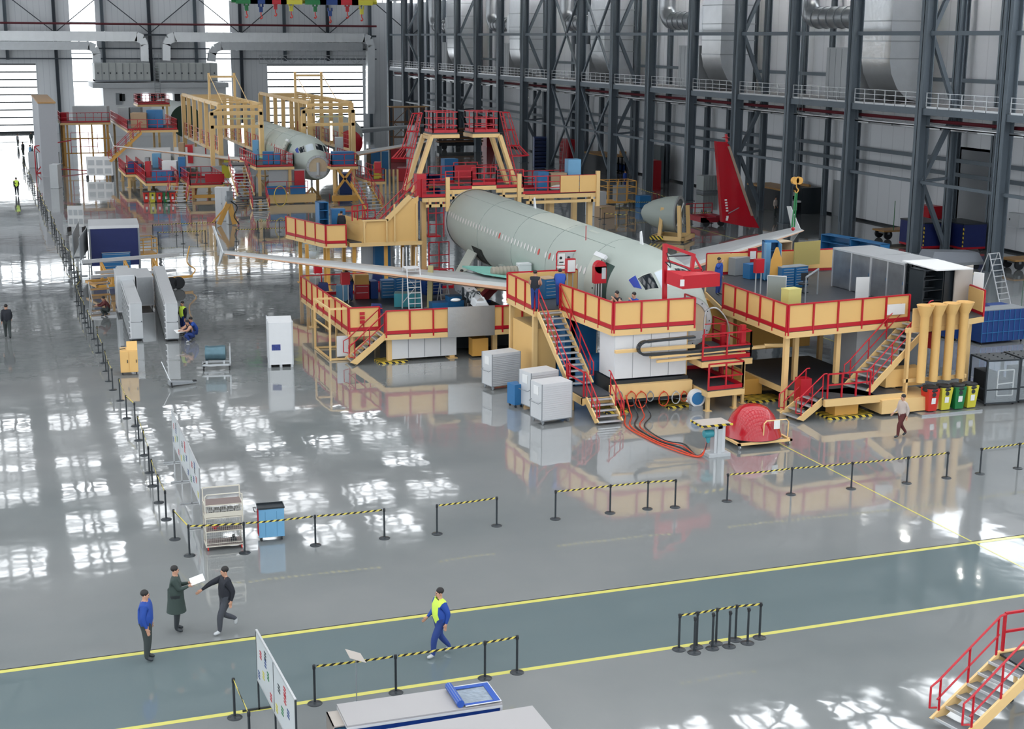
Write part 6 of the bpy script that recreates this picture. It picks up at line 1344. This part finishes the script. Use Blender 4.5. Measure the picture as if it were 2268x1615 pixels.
for k, (a, b_, l) in enumerate((((2180, 900), (2250, 896), 'left black-framed crate wrapped in clear plastic at the right edge'), ((2254, 893), (2320, 889), 'right black-framed crate wrapped in clear plastic, cut by the picture edge'))):
    p, rz, w = F2(a, b_); t = thing('wrapped_crate', l, 'crate', p, rz); b = B(); d = 1.3; h = 1.95
    for x in (0, w):
        for y in (0, d): b.bar((x, y, .1), (x, y, h), .07)
    for z in (.12, .7, h): b.bar((0, 0, z), (w, 0, z), .06).bar((0, d, z), (w, d, z), .06).bar((0, 0, z), (0, d, z), .06).bar((w, 0, z), (w, d, z), .06)
    part(t, 'frame', b, BLKP); part(t, 'lid', B().box(0, w, 0, d, h, h+.04), mat('dark_lid', (.05, .055, .06), .4)); part(t, 'white_inner_frame', B().bar((w*.4, .1, .4), (w*.4, .1, 1.5), .04).bar((w*.4, .1, 1.5), (w*.9, .1, 1.5), .04).bar((w*.4, .1, .4), (w*.9, .1, .4), .04).bar((w*.4, .1, .9), (w*.9, .1, .95), .04).bar((w*.9, .1, .4), (w*.9, .1, 1.5), .04), PAP)
    part(t, 'load', B().box(.12, w*.45, .3, d-.1, .15, 1.4).box(w*.5, w-.12, .4, d-.2, .15, 1.0), BLK); part(t, 'plastic_wrap', B().box(-.02, w+.02, -.03, -.025, .1, h), PLAS)
    for x in (.1, w-.1): caster(t, x, .1, .06)
    b = B()
    for i in range(3):
        for j in range(4): b.bx((.15+i*(w-.3)/2, .15+j*.33, h+.04), (.05, .05, .03))
    part(t, 'lid_stud', b, BLK)
steps('tall aluminium step ladder beside the big blue container', G(2232, 700), 3.4, ALU, .2, .9, 11)
# ---- red fin on its dolly
Y_ = 102.; fp = [onY(x, y, Y_) for x, y in ((1587, 313), (1610, 315), (1616.5, 324), (1652, 430), (1668, 478), (1682, 505), (1655, 503), (1600, 492))]
o = V((fp[7].x+2, Y_, 0)); t = thing('tail_fin', 'tall glossy red tail fin standing upright on a red dolly', 'tail fin', o)
part(t, 'fin', B().slab([q-o for q in fp], (0, .42, 0)), mat('glossy_red_shell', (.42, .004, .014), .22, coat=.5)); e = [q-o for q in (fp[2], fp[3], fp[4])]
part(t, 'bare_trailing_edge', B().slab([e[0]+V((-.22, -.02, 0)), e[0]+V((0, -.02, 0)), e[1]+V((0.02, -.02, 0)), e[2]+V((.02, -.02, 0)), e[2]+V((-.2, -.02, 0)), e[1]+V((-.25, -.02, 0))], (0, -.03, 0)), mat('bare_edge', (.36, .26, .2), .5)); b = B()
for k, (px, py) in enumerate(((1610, 486), (1611, 481), (1610.5, 467), (1610, 461), (1609, 455), (1608.5, 449), (1607.5, 443))): q = onY(px, py, Y_-.03)-o; b.bar(q+V((-.1, 0, 0)), q+V((.1, 0, 0)), .02, .12 if k > 1 else .2)
part(t, 'white_marking', b, PAP); part(t, 'strut', B().bar(onY(1613, 473, Y_-.1)-o, onY(1637, 460, Y_-.1)-o, .05), GRY)
part(t, 'top_eye', B().tube([(fp[1]-o), (fp[1]-o)+V((0, .2, .6))], .12, 6).lathe([(.1, 0), (.35, .05), (.1, .1)], tuple(fp[1]-o+V((0, .2, .3))), 8), RED)
p = G(1555, 503); q = G(1690, 522); t = thing('fin_dolly', 'low red dolly carrying the red tail fin', 'dolly', p); L = q.x-p.x
part(t, 'chassis', B().box(0, L, 0, .3, .35, .75).box(0, L, 2.3, 2.6, .35, .75).box(0, .4, 0, 2.6, .35, .8).box(L-.4, L, 0, 2.6, .35, .75).box(1.4, L, .3, 2.3, .5, .8), mat('dull_red_paint', (.33, .015, .03), .4)); part(t, 'guard_rail', rail(B(), (L-2.4, 2.5, .75), (L, 2.5, .75), .9, .8), RED)
for x in (.4, L-.4): part(t, 'wheel', B().lathe([(.05, -.1), (.3, -.1), (.3, .1), (.05, .1)], (x, .1, .3), 12, 'y'), BLK)
# ---- tail cone section on a beige stand
p = G(1478, 535); t = thing('tail_cone', 'green-grey tail cone section with an open ribbed ring held in a beige stand', 'aircraft part', p, -.75)
part(t, 'cone', B().lathe([(.25, -2.9), (.6, -2.7), (1.0, -2.0), (1.3, -1.0), (1.42, 0)], (.5, 1.0, 2.0), 24, 'x'), PRIM); part(t, 'end_ring', B().lathe([(1.42, 0), (1.44, .12), (1.2, .12), (1.2, .02)], (.5, 1., 2.), 24, 'x'), mat('grey_ring', (.3, .32, .32), .5)); part(t, 'end_disc', B().lathe([(.01, .03), (1.21, .03)], (.5, 1., 2.), 24, 'x'), mat('panel_grey', (.2, .22, .22), .5))
part(t, 'cross_strut', B().bar((.66, .2, 1.2), (.66, 1.8, 2.8), .07).bar((.66, 1.8, 1.2), (.66, .2, 2.8), .07), PAP)
part(t, 'stand', B().bar((-.6, -.2, .3), (-.4, -.1, 2.6), .26).bar((1.1, -.4, .3), (.9, -.2, 2.8), .26).bar((1.0, 2.3, .3), (.9, 2.1, 2.6), .26).box(-1.2, 1.5, -.5, -.2, .15, .45).box(-1.2, 1.5, 2., 2.3, .15, .45).box(-1.2, -.9, -.5, 2.3, .15, .45).box(1.2, 1.5, -.5, 2.3, .15, .45), YFR); part(t, 'hazard_edge', B().box(-1.25, -.2, -.55, -.5, .15, .45), HAZ)
for x in (-1., 1.3): part(t, 'wheel', B().lathe([(.03, -.05), (.15, -.05), (.15, .05), (.03, .05)], (x, -.35, .15), 10, 'y'), BLK)
p = onY(1765, 400, 66.); t = thing('green_sling', 'orange crane hook with long green lifting sling above the right wing tip', 'crane hook', p); part(t, 'sling', B().bar((-.04, 0, -.6), (-.16, 0, -2.45), .06).bar((.04, 0, -.6), (-.02, 0, -2.45), .06), GRN); part(t, 'hook_block', B().lathe([(.02, -.1), (.2, -.1), (.2, .1), (.02, .1)], (-.12, 0, .0), 12, 'y').lathe([(.02, -.1), (.2, -.1), (.2, .1), (.02, .1)], (.12, 0, 0), 12, 'y'), ORG); part(t, 'hook', B().tube(curve([(0, 0, -.15), (0, 0, -.35), (.12, 0, -.5), (0, 0, -.65), (-.1, 0, -.52)], 4), .035, 6), ORG)
part(t, 'red_shackle', B().ball((-.09, 0, -2.55), .1, 8), RED); part(t, 'cable', B().tube([(-.1, 0, 0), (-.1, 0, ZC-p.z-2.3)], .012, 4).tube([(.1, 0, 0), (.1, 0, ZC-p.z-2.3)], .012, 4), BLKP)
# ---- by the side wall
t = struct('door_3', B().box(XR-.06, XR, onY(1869, 480, 107).y, 1, 0, 1) if 0 else B().box(XR-.06, XR, 107.7, 110.0, 0, 3.1), GRY, 'grey steel door in the white side wall'); struct('door_4', B().box(XR-.06, XR, 78.6, 82.4, 0, 3.2), mat('pale_grey_door', (.32, .35, .37), .5), 'wide pale grey double door in the side wall near the right edge')
struct('door_5', B().box(XR+3.5, XR+3.58, 89.2, 92.6, 0, 5.2), LGR, 'white panel door in the recessed bay of the side wall')


def wallcab(l, x, y, dx, dy, h, m, n='wall_cabinet', z=0., cat=None): t = thing(n, l, cat or 'cabinet', (x, y, z)); part(t, 'casing', B().box(0, dx, 0, dy, 0, h), m); part(t, 'front', B().box(-.03, 0, .05, dy-.05, .1, h-.1), m); part(t, 'handle', B().box(-.06, -.03, dy*.8, dy*.86, h*.45, h*.6), BLKP); return t


q = G(1822, 470); t = wallcab('black workstation cabinet with a white sink shelf by the side wall', 67.6, 111.2, 2.0, 2.8, 2.3, BLKP, 'workstation'); part(t, 'sink_shelf', B().box(-.9, 0, .1, 2.6, 1.0, 1.15), PAP); part(t, 'container', B().box(-.8, -.3, .3, .9, .3, .9).box(-.8, -.3, 1.5, 2.1, .3, .9).box(-.3, -.04, 1.2, 1.7, 1.5, 2.0), PAP); part(t, 'shelf_leg', B().bar((-.8, .2, 0), (-.8, .2, 1.), .05).bar((-.8, 2.5, 0), (-.8, 2.5, 1.), .05), ALU)
wallcab('red cabinet by the side wall left of the navy covered carts', 68.0, 93.2, 1.2, 1.6, 2.6, RED); wallcab('red tall cabinet behind the front columns left of the red fin', 62.8+.8, 133.8, 1., 2., 3., RED); wallcab('second red cabinet far along the side wall', 67, 165, 1.2, 3, 3, RED); wallcab('third red cabinet at the side wall behind the gantry towers', 67, 196, 1.2, 3, 4, RED)
wallcab('dark board with hanging bottles in a grey frame by the wall', 67.5, 140., .4, 4.5, 4, mat('dark_glass_board', (.08, .1, .11), .25), 'rack_board', cat='board'); wallcab('grey fuse cabinet low on the side wall', 69.2, 84.3, .5, 1.2, 1.0, LGR, z=2.); wallcab('small grey box on the side wall beyond the door', 69.2, 103.6+10, .4, .6, .8, LGR, z=1.8)
p = G(1562, 428)-V((.2, 0, 0)); t = thing('liquid_tank', 'white plastic liquid tank in a wire cage left of the red fin', 'tank', p); part(t, 'tank', B().box(0, 1.6, 0, 1.6, .25, 1.7), mat('translucent_tank', (.5, .55, .55), .3)); b = B()
for k in range(6): b.box(k*.32-.02, k*.32+.02, -.04, 0, .2, 1.75)
for z in (.25, .75, 1.25, 1.7): b.box(-.02, 1.62, -.04, 0, z, z+.04)
part(t, 'wire_cage', b, GALV); part(t, 'pallet', B().box(0, 1.6, 0, 1.6, 0, .2), GRY)
for k, (px, py, l) in enumerate(((1957, 532, 'flat timber trolley with black tyres left of the large column'), (2247, 600, 'flat timber trolley at the right edge behind the last column'))):
    p = G(px, py); t = thing('timber_trolley', l, 'trolley', p); part(t, 'deck', B().box(0, 3.4, 0, 1.6, .6, .72), WOOD)
    for x in (.5, 2.9):
        for y in (.2, 1.4): part(t, 'wheel', B().lathe([(.05, -.08), (.36, -.08), (.36, .08), (.05, .08)], (x, y, .36), 14, 'y'), BLK)
    part(t, 'green_pole', B().bar((.9, .1, .7), (.9, .1, 3), .04).bar((2.6, .1, .7), (2.6, .1, 2.2), .04), GRN); part(t, 'axle', B().box(.4, .6, .1, 1.5, .4, .6).box(2.8, 3, .1, 1.5, .4, .6), GRY)
for k, (px, py, l) in enumerate(((2100, 556, 'left navy covered cart with orange striped edges by the side wall'), (2145, 560, 'right navy covered cart with orange striped edges by the side wall'))):
    p = V(((64.0, 88.2, 0), (66.4, 86.8, 0))[k]); t = thing('covered_cart', l, 'cart', p); part(t, 'navy_cover', B().hexa([(0, 0, .35), (2.0, 0, .35), (2.0, 3, .35), (0, 3, .35), (0, 0, 2.0), (2.0, 0, 2.0), (2.0, 3, 2.0), (0, 3, 2.0)]), NAVY); part(t, 'dark_roof', B().box(-.02, 2.02, -.02, 3.02, 2.0, 2.1), BLKP); part(t, 'striped_edge', B().box(-.05, .02, -.04, .02, .4, 1.9), HAZ); part(t, 'base', B().box(0, 2, 0, 3, .2, .35), RED)
    part(t, 'wheel', B().lathe([(.02, -.05), (.18, -.05), (.18, .05), (.02, .05)], (.3, .1, .18), 10, 'y').lathe([(.02, -.05), (.18, -.05), (.18, .05), (.02, .05)], (1.7, .1, .18), 10, 'y'), BLK)
p = G(2062, 602); t = thing('covered_trolley', 'low grey sheeted trolley passing beside the large right column', 'trolley', p); part(t, 'sheet', B().hexa([(0, 0, .5), (4.2, 0, .5), (4.2, 1.8, .5), (0, 1.8, .5), (.3, .2, 1.3), (3.9, .2, 1.1), (3.9, 1.6, 1.1), (.3, 1.6, 1.3)]), mat('grey_sheet', (.28, .30, .34), .6)); part(t, 'chassis', B().box(0, 4.2, 0, 1.8, .3, .5), GRY)
for x in (.5, 3.7): part(t, 'wheel', B().lathe([(.02, -.06), (.2, -.06), (.2, .06), (.02, .06)], (x, .1, .2), 10, 'y'), BLK)
for k, (px, py, l) in enumerate(((1650, 462, 'dark rack of long bars with timber on top behind the red fin'), (1330, 378, 'low dark machine rack by the columns behind the gantry'))):
    p = V(((68.9, 112., 0), (68.9, 152., 0))[k]); t = thing('bar_rack', l, 'rack', p, PI/2); b = B()
    for i in range(8):
        for z in (.1, .9, 1.7): b.box(i*1.0, i*1.0+.1, 0, .1, 0, 1.9).box(0, 7.1, 0, .08, z, z+.1)
    b.box(0, 7.1, 2.4, 2.5, 0, 1.9); part(t, 'bars', b, BLKP); part(t, 'timber_top', B().box(0, 7.1, 0, 2.5, 1.9, 2.05).box(0, 1.5, 0, .2, 1.9, 2.5), WOOD); part(t, 'blue_base', B().box(.2, 3, -.1, 0, .1, 1.0), DBL)
def cage_trolley(l, a, b_, d, h, m=ORG):
    p, rz, w = F2(a, b_); t = thing('cage_trolley', l, 'trolley', p, rz); b = B()
    for x in (0, w/3, 2*w/3, w): b.bar((x, 0, .3), (x, 0, h), .07).bar((x, d, .3), (x, d, h), .07)
    for z in (.4, h*.5, h*.75, h): b.bar((0, 0, z), (w, 0, z), .06).bar((0, d, z), (w, d, z), .06).bar((0, 0, z), (0, d, z), .06).bar((w, 0, z), (w, d, z), .06)
    part(t, 'cage', b, m); part(t, 'deck', B().box(0, w, 0, d, .3, .45), m); part(t, 'load', B().box(w*.35, w*.7, .1, d*.6, .45, h*.8), GRY)
    for x in (.2, w-.2): caster(t, x, .1, .15)
cage_trolley('beige-orange cage trolley behind the gantry right end', (1345, 458), (1408, 456), 2, 2.3); cabinet('small blue bin on the open back floor', (1417, 461), (1441, 460), .9, 1.1, 0, BLU, 'floor_bin', cat='bin')
cabinet('cardboard crate near the stanchions behind the near fuselage', (1332, 484), (1362, 482), 1.1, 1.0, 0, CARD, 'crate'); cabinet('pale grey cabinet pair right of the gantry end post', (1318, 480), (1342, 478), 1.4, 2.1, 0, LGR)
cabinet('dark blue open shelves between the columns behind the gantry', (1183, 372), (1219, 372), 2.0, 3.6, 0, DBL, 'shelf_unit', open_=True, cat='shelves')
steps('white step ladders leaning behind the gantry light blue cube', G(1235, 372), 4.2, WHT, -.6, 1.0, 9); steps('tall aluminium ladder by the column behind the right lookout', G(1128, 375), 4.2, ALU, .2, 1.0, 9)
# brown scaffolds and sleepers in the back right corner
p = G(872, 338); t = thing('scaffold', 'brown lattice scaffold near the back right corner', 'scaffold', p); b = B()
for x in (0, 2.2, 4.4):
    for y in (0, 2): b.bar((x, y, 0), (x, y, 6), .12)
for z in (.1, 2, 4, 6):
    for y in (0, 2): b.bar((0, y, z), (4.4, y, z), .12)
for k in range(2): b.bar((2.2*k, 0, 2), (2.2*k+2.2, 0, 4), .08).bar((2.2*k+2.2, 0, 2), (2.2*k, 0, 4), .08).bar((2.2*k, 0, 4), (2.2*k+2.2, 0, 6), .08)
part(t, 'lattice', b, mat('rust_brown', (.20, .10, .05), .6)); part(t, 'deck', B().box(-.3, 5, -.1, 2.2, 6, 6.1), WOOD)
p = G(972, 332); t = thing('beam_stack', 'stack of brown beams on a trailer behind the left lookout', 'stack', p); b = B()
for k in range(5): b.box(0, 6.5, 0, 1.6, 1.0+k*.42, 1.2+k*.42)
part(t, 'beam', b, mat('rust_brown', (.20, .10, .05), .6)); part(t, 'chassis', B().box(.1, 6.4, .2, 1.4, .5, .9), BLKP); part(t, 'wheel', B().lathe([(.05, -.1), (.4, -.1), (.4, .1), (.05, .1)], (.8, .1, .4), 12, 'y').lathe([(.05, -.1), (.4, -.1), (.4, .1), (.05, .1)], (5.6, .1, .4), 12, 'y'), BLK)
p = G(912, 378); one('hanging_banner', 'narrow white banner board standing in the back right corner', 'banner', B().box(-.5, .5, 0, .1, 0, 5.2), PAP, p)
for k, (px, y1_) in enumerate(((930, 0), (970, 0))): pass
# ================================================================ DOCKS AROUND THE FAR AIRCRAFT
def dock(label, a, b_, dep, z, e=('r', 'r', None, 'r'), legs=1, lm=YFR, pm=None, sk=0, z0=0.):
    p, q = G(*a, z), G(*b_, z); q.y = p.y = (p.y+q.y)/2; t = thing('work_platform', label, 'platform', (p.x, p.y, 0))
    P_ = [(p.x, p.y), (q.x, q.y), (q.x+sk, q.y+dep), (p.x+sk, p.y+dep)]
    platform(t, P_, z, list(e), [(p.x+.3, p.y+.3), (q.x-.3, q.y+.3), (q.x-.3+sk, q.y+dep-.3), (p.x+.3+sk, p.y+dep-.3)] if legs else (), lw=.26, lm=lm, pm=pm, z0=z0); return t, p, q


t, p, q = dock('red-railed platform on the left of the far aircraft nose, with blue cabinets', (567, 369.5), (651, 368.5), 9, 3.45)
stairs(t, (p.x-1.3, p.y+3.0, 3.4), (p.x-1.3, p.y-1.6, .95), 1.5, rise=.24); part(t, 'landing', B().box(p.x-2.1, p.x+.2, p.y-3.3, p.y-1.6, .85, .93), DECK, w=True); stairs(t, (p.x-.5, p.y-3.3, .9), (p.x-.5, p.y-4.6, .05), 1.5, rise=.2)
part(t, 'deck', B().box(p.x-2.2, p.x, p.y+3, p.y+6, 3.3, 3.42), DECK, w=True); part(t, 'base_beam', B().box(p.x+1, p.x+5.4, p.y-.3, p.y+.6, .1, .9), YFR, w=True); part(t, 'white_screen', B().box(p.x+1.2, p.x+4.6, p.y+.5, p.y+.6, 1.0, 3.1), LGR, w=True); part(t, 'red_panel', B().box(q.x+.1, q.x+1, p.y, p.y+.3, .6, 3.), RED, w=True)
part(t, 'blue_panel', B().box(p.x+.8, p.x+2.6, p.y-.4, p.y-.3, .9, 1.7).box(p.x+3, p.x+4.4, p.y-.4, p.y-.3, .9, 1.7), BLU, w=True); part(t, 'railing', rail(B(), (p.x+.7, p.y-.5, .9), (p.x+4.6, p.y-.5, .9), 1.2, 1.8, (.6,)), RED, w=True)
one('hose_coil', 'yellow hose coil hanging below the far nose platform', 'hose', B().tube([(.55*math.sin(a*PI/8), -.01*a/8, .9*math.cos(a*PI/8)) for a in range(49)], .04, 5), mat('yellow_hose', (.6, .42, .06), .5), G(622, 470)+V((0, 0, 1.4)))
cabinet('tall light blue locker on the far nose platform', (560, 355), (573, 355), .9, 1.9, 3.45, LBL, 'locker', doors=1, cat='locker'); cabinet('blue chest on the far nose platform, left half', (582, 364), (605, 364), 1, 1.15, 3.45, BLU, 'chest'); cabinet('blue chest on the far nose platform, middle', (608, 364), (620, 364), 1, 1.0, 3.45, BLU, 'chest'); cabinet('white cabinet on the far nose platform, right part', (634, 363), (648, 363), 1, 1., 3.45, LGR)
cabinet('red box on a stand over the far nose platform', (622, 345), (638, 345), .5, 1.9, 3.45, RED, 'control_box'); cabinet('grey machine under the far nose platform', (552, 432), (565, 432), .9, 1.8, 0, LGR, 'machine')
t, p, q = dock('low red-railed platform above the far colour bins', (322, 404), (396, 405), 20, 1.4); cabinet('long blue chest on the low platform above the far bins', (337, 402), (382, 402), 1.2, 1.0, 1.4, BLU, 'chest', doors=2)
stairs(t, (q.x+1., q.y+.2, 1.4), (q.x+.4, q.y-2.2, .05), 1.8, rise=.25, sm=ORG)
for l, a, b_, z, h, m, d in (('white sloping desk on the low far platform', (360, 393), (392, 393), 1.4, 1.6, PAP, 1.), ('red cupboard on the low far platform left end', (322, 392), (333, 392), 1.4, 1.5, RED, .8), ('grey screen cabinet on the low far platform', (322, 382), (331, 382), 1.4, 1.5, LGR, .8), ('clear blue boxes on the low far platform', (338, 372), (356, 372), 1.4, 1.5, LBL, .8), ('tall blue cabinet right of the low far platform', (396, 393), (411, 393), 1.4, 2., BLU, .8), ('red crate stack below the far left wing', (408, 362), (428, 362), 1.4, 2.0, RED, 1.5), ('brown case on top of far equipment', (396, 348), (408, 348), 2.5, 1.5, CARD, 1.)): cabinet(l, a, b_, d, h, z, m, 'chest')
t, p, q = dock('small low red-railed platform at the far left of the docks', (278, 385), (320, 386), 8, 1.4); cabinet('dark blue chest on the far left small platform', (284, 383), (302, 383), 1.2, 1.1, 1.4, DBL, 'chest'); cabinet('blue chest on the far left small platform, right side', (305, 384), (313, 384), 1., .9, 1.4, BLU, 'chest')
t, p, q = dock('red-railed low platform with stairs at both sides in front of the far wing', (420, 409), (494, 409), 7, 1.4, ('r', 'r', 'r', 'r'))
stairs(t, (p.x-.9, p.y+.4, 1.4), (p.x-1.6, p.y-2.2, .05), 1.8, rise=.25, sm=ORG); stairs(t, (q.x+.9, q.y+.4, 1.4), (q.x+1.6, q.y-2.2, .05), 1.8, rise=.25, sm=ORG); part(t, 'red_board', [B().box(p.x+1.4, p.x+3.2, p.y-.1, p.y-.05, 1.6, 2.4), B().box(p.x+4.2, p.x+5, p.y-.1, p.y-.05, 1.7, 2.4)], RED, w=True); part(t, 'truss_base', B().bar((p.x+.2, p.y, .3), (q.x-.2, p.y, .3), .3).bar((p.x+4, p.y, .3), (q.x-.3, p.y, 1.2), .18), ORG, w=True)
cabinet('yellow bin behind the low far platform', (492, 395), (509, 395), 1.2, 2., .3, BYEL, 'floor_bin', cat='bin')
t, p, q = dock('red-railed platform right of the far aircraft nose with blue chests', (735, 369), (791, 367.5), 8, 3.45); cabinet('long blue chest on the platform right of the far nose', (740, 366), (786, 365), 1.4, 1.2, 3.45, BLU, 'chest', doors=2); cabinet('white cabinet behind the blue chest right of the far nose', (742, 350), (760, 350), 1.2, 2., 3.45, LGR)
part(t, 'brace', B().bar((p.x+.5, p.y, 3.2), (p.x+2.2, p.y, 1), .2).bar((q.x-.5, p.y, 3.2), (q.x-2.2, p.y, 1), .2).bar((p.x, p.y, .5), (q.x, p.y, .5), .5), ORG, w=True); cabinet('blue machine below the platform right of the far nose', (752, 430), (785, 430), 2., 2.0, 0, DBL, 'machine'); cabinet('pale post cabinet right of the far nose dock', (790, 428), (802, 428), .8, 3.2, 0, LGR)
t, p, q = dock('low red platform with yellow crates between far nose and red gantry', (822, 402), (852, 401), 7, 2.2, ('r', 'r', None, 'r')); stairs(t, (p.x-1., p.y+.5, 2.2), (p.x-.6, p.y-3.6, .05), 1.6, rise=.25, sm=ORG); cabinet('yellow crate pair on the low red platform', (828, 397), (845, 397), 1, 1.4, 2.2, BYEL, 'crate', drawers=2); cabinet('red crate above the yellow crates', (829, 384), (844, 384), 1, 1., 2.9, RED, 'crate')
for l, a, b_, z, h, m, d in (('blue machine left in the group beyond the gantry stair', (822, 372), (842, 372), 1.0, 2.2, BLU, 2), ('second blue machine beyond the gantry stair', (846, 374), (860, 374), 1., 2., BLU, 2), ('red-topped blue box beyond the gantry', (866, 360), (912, 360), 1.5, 1.7, RED, 3), ('brown crate beyond the gantry at the far wing', (812, 368), (822, 368), 1., 2., CARD, 1.5), ('silver drum box beyond the gantry rails', (900, 366), (916, 366), 2., 2., GALV, 2), ('red crate at the gantry stair foot', (880, 402), (905, 402), 1.0, 1.4, RED, 2)): cabinet(l, a, b_, d, h, z-1+.0 if 0 else 0, m, 'crate')
for k in range(4): cabinet('yellow post cabinet in the row before the far right dock, %s from left' % ORD[k], (852+9*k, 430), (856+9*k, 430), .4, 2.4, 0, YFR, 'guide_post', group='yellow guide posts', cat='post')
# control cabinets and the orange lifting robot
t, w = cabinet('tall white two-door cabinet behind the orange floor robot', (478, 490), (510, 490), 1., 2.8, 0, WHT, doors=2); p = G(485, 500); t = thing('lifting_robot', 'orange lifting device with a grey motor before the white cabinet', 'robot', p)
part(t, 'arm', B().bar((0, 0, .1), (.9, 0, 2.0), .35).bar((1.3, 0, .1), (.9, .1, 2.0), .4).bar((-.5, 0, .3), (.6, 0, 1.5), .12), ORG); part(t, 'motor', B().ball((.9, 0, 2.2), (.35, .3, .4), 8).box(.7, 1.2, -.2, .2, 1.8, 2.8), GRY); part(t, 'cable', B().tube(curve([(1, -.2, 2), (1.5, -.3, 1.5), (1.2, -.4, .8), (1.6, -.3, .1)], 4), .05, 5), BLKP)
KB = cabinet('grey control box with a red button right of the orange robot', (507, 497), (523, 496), .6, 1.9, 0, LGR, 'control_box'); part(KB[0], 'red_knob', B().lathe([(.06, -.05), (.06, 0)], (.3, 0, 1.5), 8, 'y'), RED)
# high docks behind
t, p, q = dock('high orange and red dock at the left behind the far left wing', (281, 287), (396, 288), 22, 5.1, ('r', 'r', None, 'r')); stairs(t, (q.x-4, p.y-.9, 5.), (q.x-7.5, p.y-.9, 1.8), 1.2, rise=.3, sm=ORG); part(t, 'white_board', B().box(p.x-1, p.x+4.4, p.y-.5, p.y-.4, 1, 3.2).box(p.x+4.8, p.x+10, p.y-.5, p.y-.4, 1, 3.2), PAP, w=True)
cabinet('big blue box on the high left dock', (326, 283), (362, 283), 2, 1.95, 5.1, BLU, 'crate', doors=2); cabinet('brown crate left of the big blue box on the high dock', (290, 284), (325, 284), 2, 1.65, 5.1, CARD, 'crate'); cabinet('grey wrapped case on the high left dock', (262, 268), (286, 268), 2, 1.6, 5.1, LGR, 'crate'); cabinet('dark shelf load on the high left dock', (290, 268), (312, 268), 2, 1.6, 5.1, GRY, 'crate')
t, p, q = dock('topmost red-railed deck above the high left dock', (305, 231), (376, 231), 5, 6.8, ('r', 'r', 'r', 'r'), 1, z0=5.1)
t, p, q = dock('tall scaffold dock with grey boxes at the left of the far docks', (133, 270), (246, 272), 6, 5.2, ('r', None, None, 'r'), lm=ORG); cabinet('row of pale grey boxes on the tall left scaffold dock', (162, 270), (238, 270), 2, 1.8, 5.2, LGR, 'crate', doors=8); cabinet('red tank box at the left end of the scaffold dock', (134, 268), (148, 268), 1.5, 1.0, 5.2, RED, 'crate')
b = B()
for k in range(4):
    x = p.x+(q.x-p.x)*(k+.5)/4; b.bar((x, p.y+.3, 0), (x, p.y+.3, 5), .18)
for z in (1.6, 3.3): b.bar((p.x, p.y+.3, z), (q.x, p.y+.3, z), .14)
part(t, 'scaffold_tube', b, ORG, w=True); part(t, 'lower_rail', rail(B(), (p.x+1, p.y-.2, 1.6), (p.x+4, p.y-.2, 1.6), 2.4, 1., (.8, 1.6)), RED, w=True)
for k, (l, a, b_, h) in enumerate((('white information panel on wheels in front of the far docks', (193, 396), (251, 396), 2.4), ('leftmost white information panel by the left aisle bins', (152, 512), (187, 512), 2.0))):
    p, rz, w = F2(a, b_); t = thing('information_panel', l, 'information board', p, rz); part(t, 'panel', B().box(0, w, 0, .1, .35, h), PAP); b = B()
    for i in range(3):
        for j in range(2): b.box(w*(.06+.32*i), w*(.3+.32*i), -.02, 0, .55+j*(h-.6)*.5, .6+j*(h-.6)*.5+(h-.8)*.32)
    part(t, 'printed_sheet', b, LGR); part(t, 'foot', B().box(0, .1, -.4, .5, 0, .35).box(w-.1, w, -.4, .5, 0, .35), BLK)
for k, (l, px, py, m, h) in enumerate((('grey bin box among the clutter beside the pale partition', 64, 372, LGR, 1.8), ('second grey bin box beside the pale partition', 84, 373, GALV, 1.8), ('third grey bin box beside the pale partition', 108, 378, GRY, 2.0), ('grey floor cabinet before the red folding frame', 112, 418, LGR, 2.4))): cabinet(l, (px, py), (px+18, py), 1.6, h, 0, m, 'floor_bin', cat='bin')
p = G(80, 384); t = thing('folding_trestle', 'red folding trestle frame beside the left aisle', 'frame', p); part(t, 'frame', B().bar((0, 0, 0), (0, 0, 3), .12).bar((0, 0, 3), (4, 0, 3.6), .12).bar((0, 0, 0), (3, 0, .4), .12).bar((0, 0, 0), (1.2, 0, 1.6), .1).bar((1.2, 0, 1.6), (0, 0, 3), .1).bar((3, 0, .4), (7.5, 0, -0.0), .12), RED)
# ================================================================ LIGHT
w = bpy.data.worlds.new('daylight'); sc.world = w; w.use_nodes = True
w.node_tree.nodes['Background'].inputs[0].default_value = (.90, .96, 1, 1); w.node_tree.nodes['Background'].inputs[1].default_value = 2.0
sc.view_settings.view_transform = 'Standard'; sc.view_settings.look = 'None'; sc.view_settings.exposure = .3; sc.view_settings.gamma = 1
sc.cycles.max_bounces = 4; sc.cycles.diffuse_bounces = 2; sc.cycles.glossy_bounces = 3; sc.cycles.use_light_tree = False; sc.cycles.adaptive_threshold = .04; sc.cycles.transparent_max_bounces = 6
sc.cycles.sample_clamp_indirect = 6; sc.cycles.caustics_reflective = False
